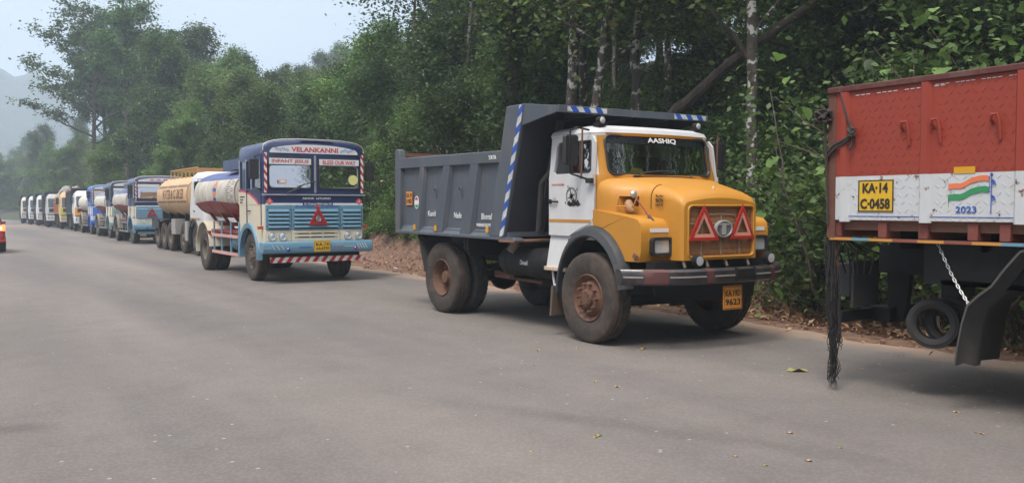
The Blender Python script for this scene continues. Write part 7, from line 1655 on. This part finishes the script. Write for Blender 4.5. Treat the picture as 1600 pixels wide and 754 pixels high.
# fallen leaves on the asphalt: one object each
def road_leaf(x, y, s, mat, label, group=None, rz=0, curl=.12):
    P = [(-.5, 0, .01), (-.3, .16, .05+curl), (0, .24, .02), (.3, .15, .04+curl*.6), (.5, 0, .01), (.3, -.15, .03), (0, -.22, .06+curl), (-.3, -.14, .02), (0, 0, .0), (-.85, -.05, .04), (-.85, -.03, .04)]
    me = bpy.data.meshes.new('fallen_leaf'); me.from_pydata([(a*s, b*s, max(0.02, c)*s) for a, b, c in P], [], [(8, i, (i+1) % 8) for i in range(8)] + [(0, 9, 10)]); me.materials.append(mat)
    o = link(bpy.data.objects.new('fallen_leaf', me)); o.location = (x, y, float(road_z(y)) + .003); o.rotation_euler.z = rz; tag(o, label, 'leaf', group)
FL1 = M('olive_dead_leaf', (.24, .23, .07), .7, dirt=.3, dcol=(.12, .09, .04)); FL2 = M('tan_dead_leaf', (.36, .22, .10), .7, dirt=.3); FL3 = M('yellow_dead_leaf', (.50, .34, .06), .7)
road_leaf(6.95, 5.74, .22, FL1, 'large curled olive-green leaf on the asphalt, biggest fallen leaf', rz=-.6, curl=.10)
road_leaf(6.58, 7.58, .10, FL3, 'yellow leaf on the asphalt in front of the near front wheel of the marigold tipper', rz=.3)
road_leaf(5.54, 8.14, .08, FL3, 'small yellow leaf left of the near front wheel of the marigold tipper', rz=1.3)
for k in range(34):
    px = rg.uniform(720, 1590); py = rg.uniform(530, 735) if k % 3 else rg.uniform(500, 560); d = 1.6*1391/(py-322); x, y = world_at(px, d)
    if x > 9: continue
    road_leaf(x, y, rg.uniform(.025, .065), rg.choice([FL1, FL2, FL2, FL3]), 'small dead leaf lying on the open asphalt', 'small leaves on the asphalt', rz=rg.random()*6.28)
# pale litter scraps
for (px, py, s, lb) in ((1500, 535, .28, 'white plastic strip in the leaf litter behind the hung tyres'), (617, 419, .12, 'crumpled white scrap at the foot of the bank behind the grey tipping body'), (575, 405, .10, 'small white scrap on the verge right of the navy tanker')):
    d = 1.6*1391/(py-322); x, y = world_at(px, d); x = max(x, EDGE+.25); m = MB(); Q = [(rg.uniform(-.5, .5)*s, rg.uniform(-.25, .25)*s, rg.uniform(0, .25)*s) for _ in range(9)]
    bm = bmesh.new(); [bm.verts.new(q) for q in Q]; bmesh.ops.convex_hull(bm, input=bm.verts); me = bpy.data.meshes.new('litter'); bm.to_mesh(me); bm.free(); me.materials.append(INKW); o = link(bpy.data.objects.new('litter', me)); o.location = (x, y, gz(x, y)+.02); tag(o, lb, 'litter')
# dry sticks
sk = []
for k in range(7):
    y = rg.uniform(3, 16); x = EDGE + rg.uniform(1.4, 2.8); a = rg.uniform(-.6, .6); L_ = rg.uniform(.5, 1.3); z = gz(x, y) + .06
    o = MB().tube([(0, 0, 0), (L_*.3*math.sin(a), L_*.33*math.cos(a), .08), (L_*.6*math.sin(a+.2), L_*.66*math.cos(a+.2), .06), (L_*math.sin(a), L_*math.cos(a), .16)], [.012, .010, .008, .004], 5).build('stick', M('dry_stick', (.28, .20, .13), .9)); o.location = (x, y, z); tag(o, 'dry stick lying on the leafy verge', 'stick', 'dry sticks on the verge')
# ------------------------------------------------------------------ haze
hz = MB().bx(-900, 1150, -170, 1230, -14, 150).build('haze', [], None, smooth=False); hz['kind'] = 'stuff'; hz['label'] = 'thin bluish haze over the valley'
hm = bpy.data.materials.new('haze_air'); hm.use_nodes = True; q = hm.node_tree; q.nodes.clear(); o_ = q.nodes.new('ShaderNodeOutputMaterial'); v_ = q.nodes.new('ShaderNodeVolumePrincipled')
v_.inputs['Color'].default_value = (.74, .87, 1.0, 1); v_.inputs['Density'].default_value = .0015; v_.inputs['Anisotropy'].default_value = .2; q.links.new(v_.outputs[0], o_.inputs['Volume']); hz.data.materials.append(hm)
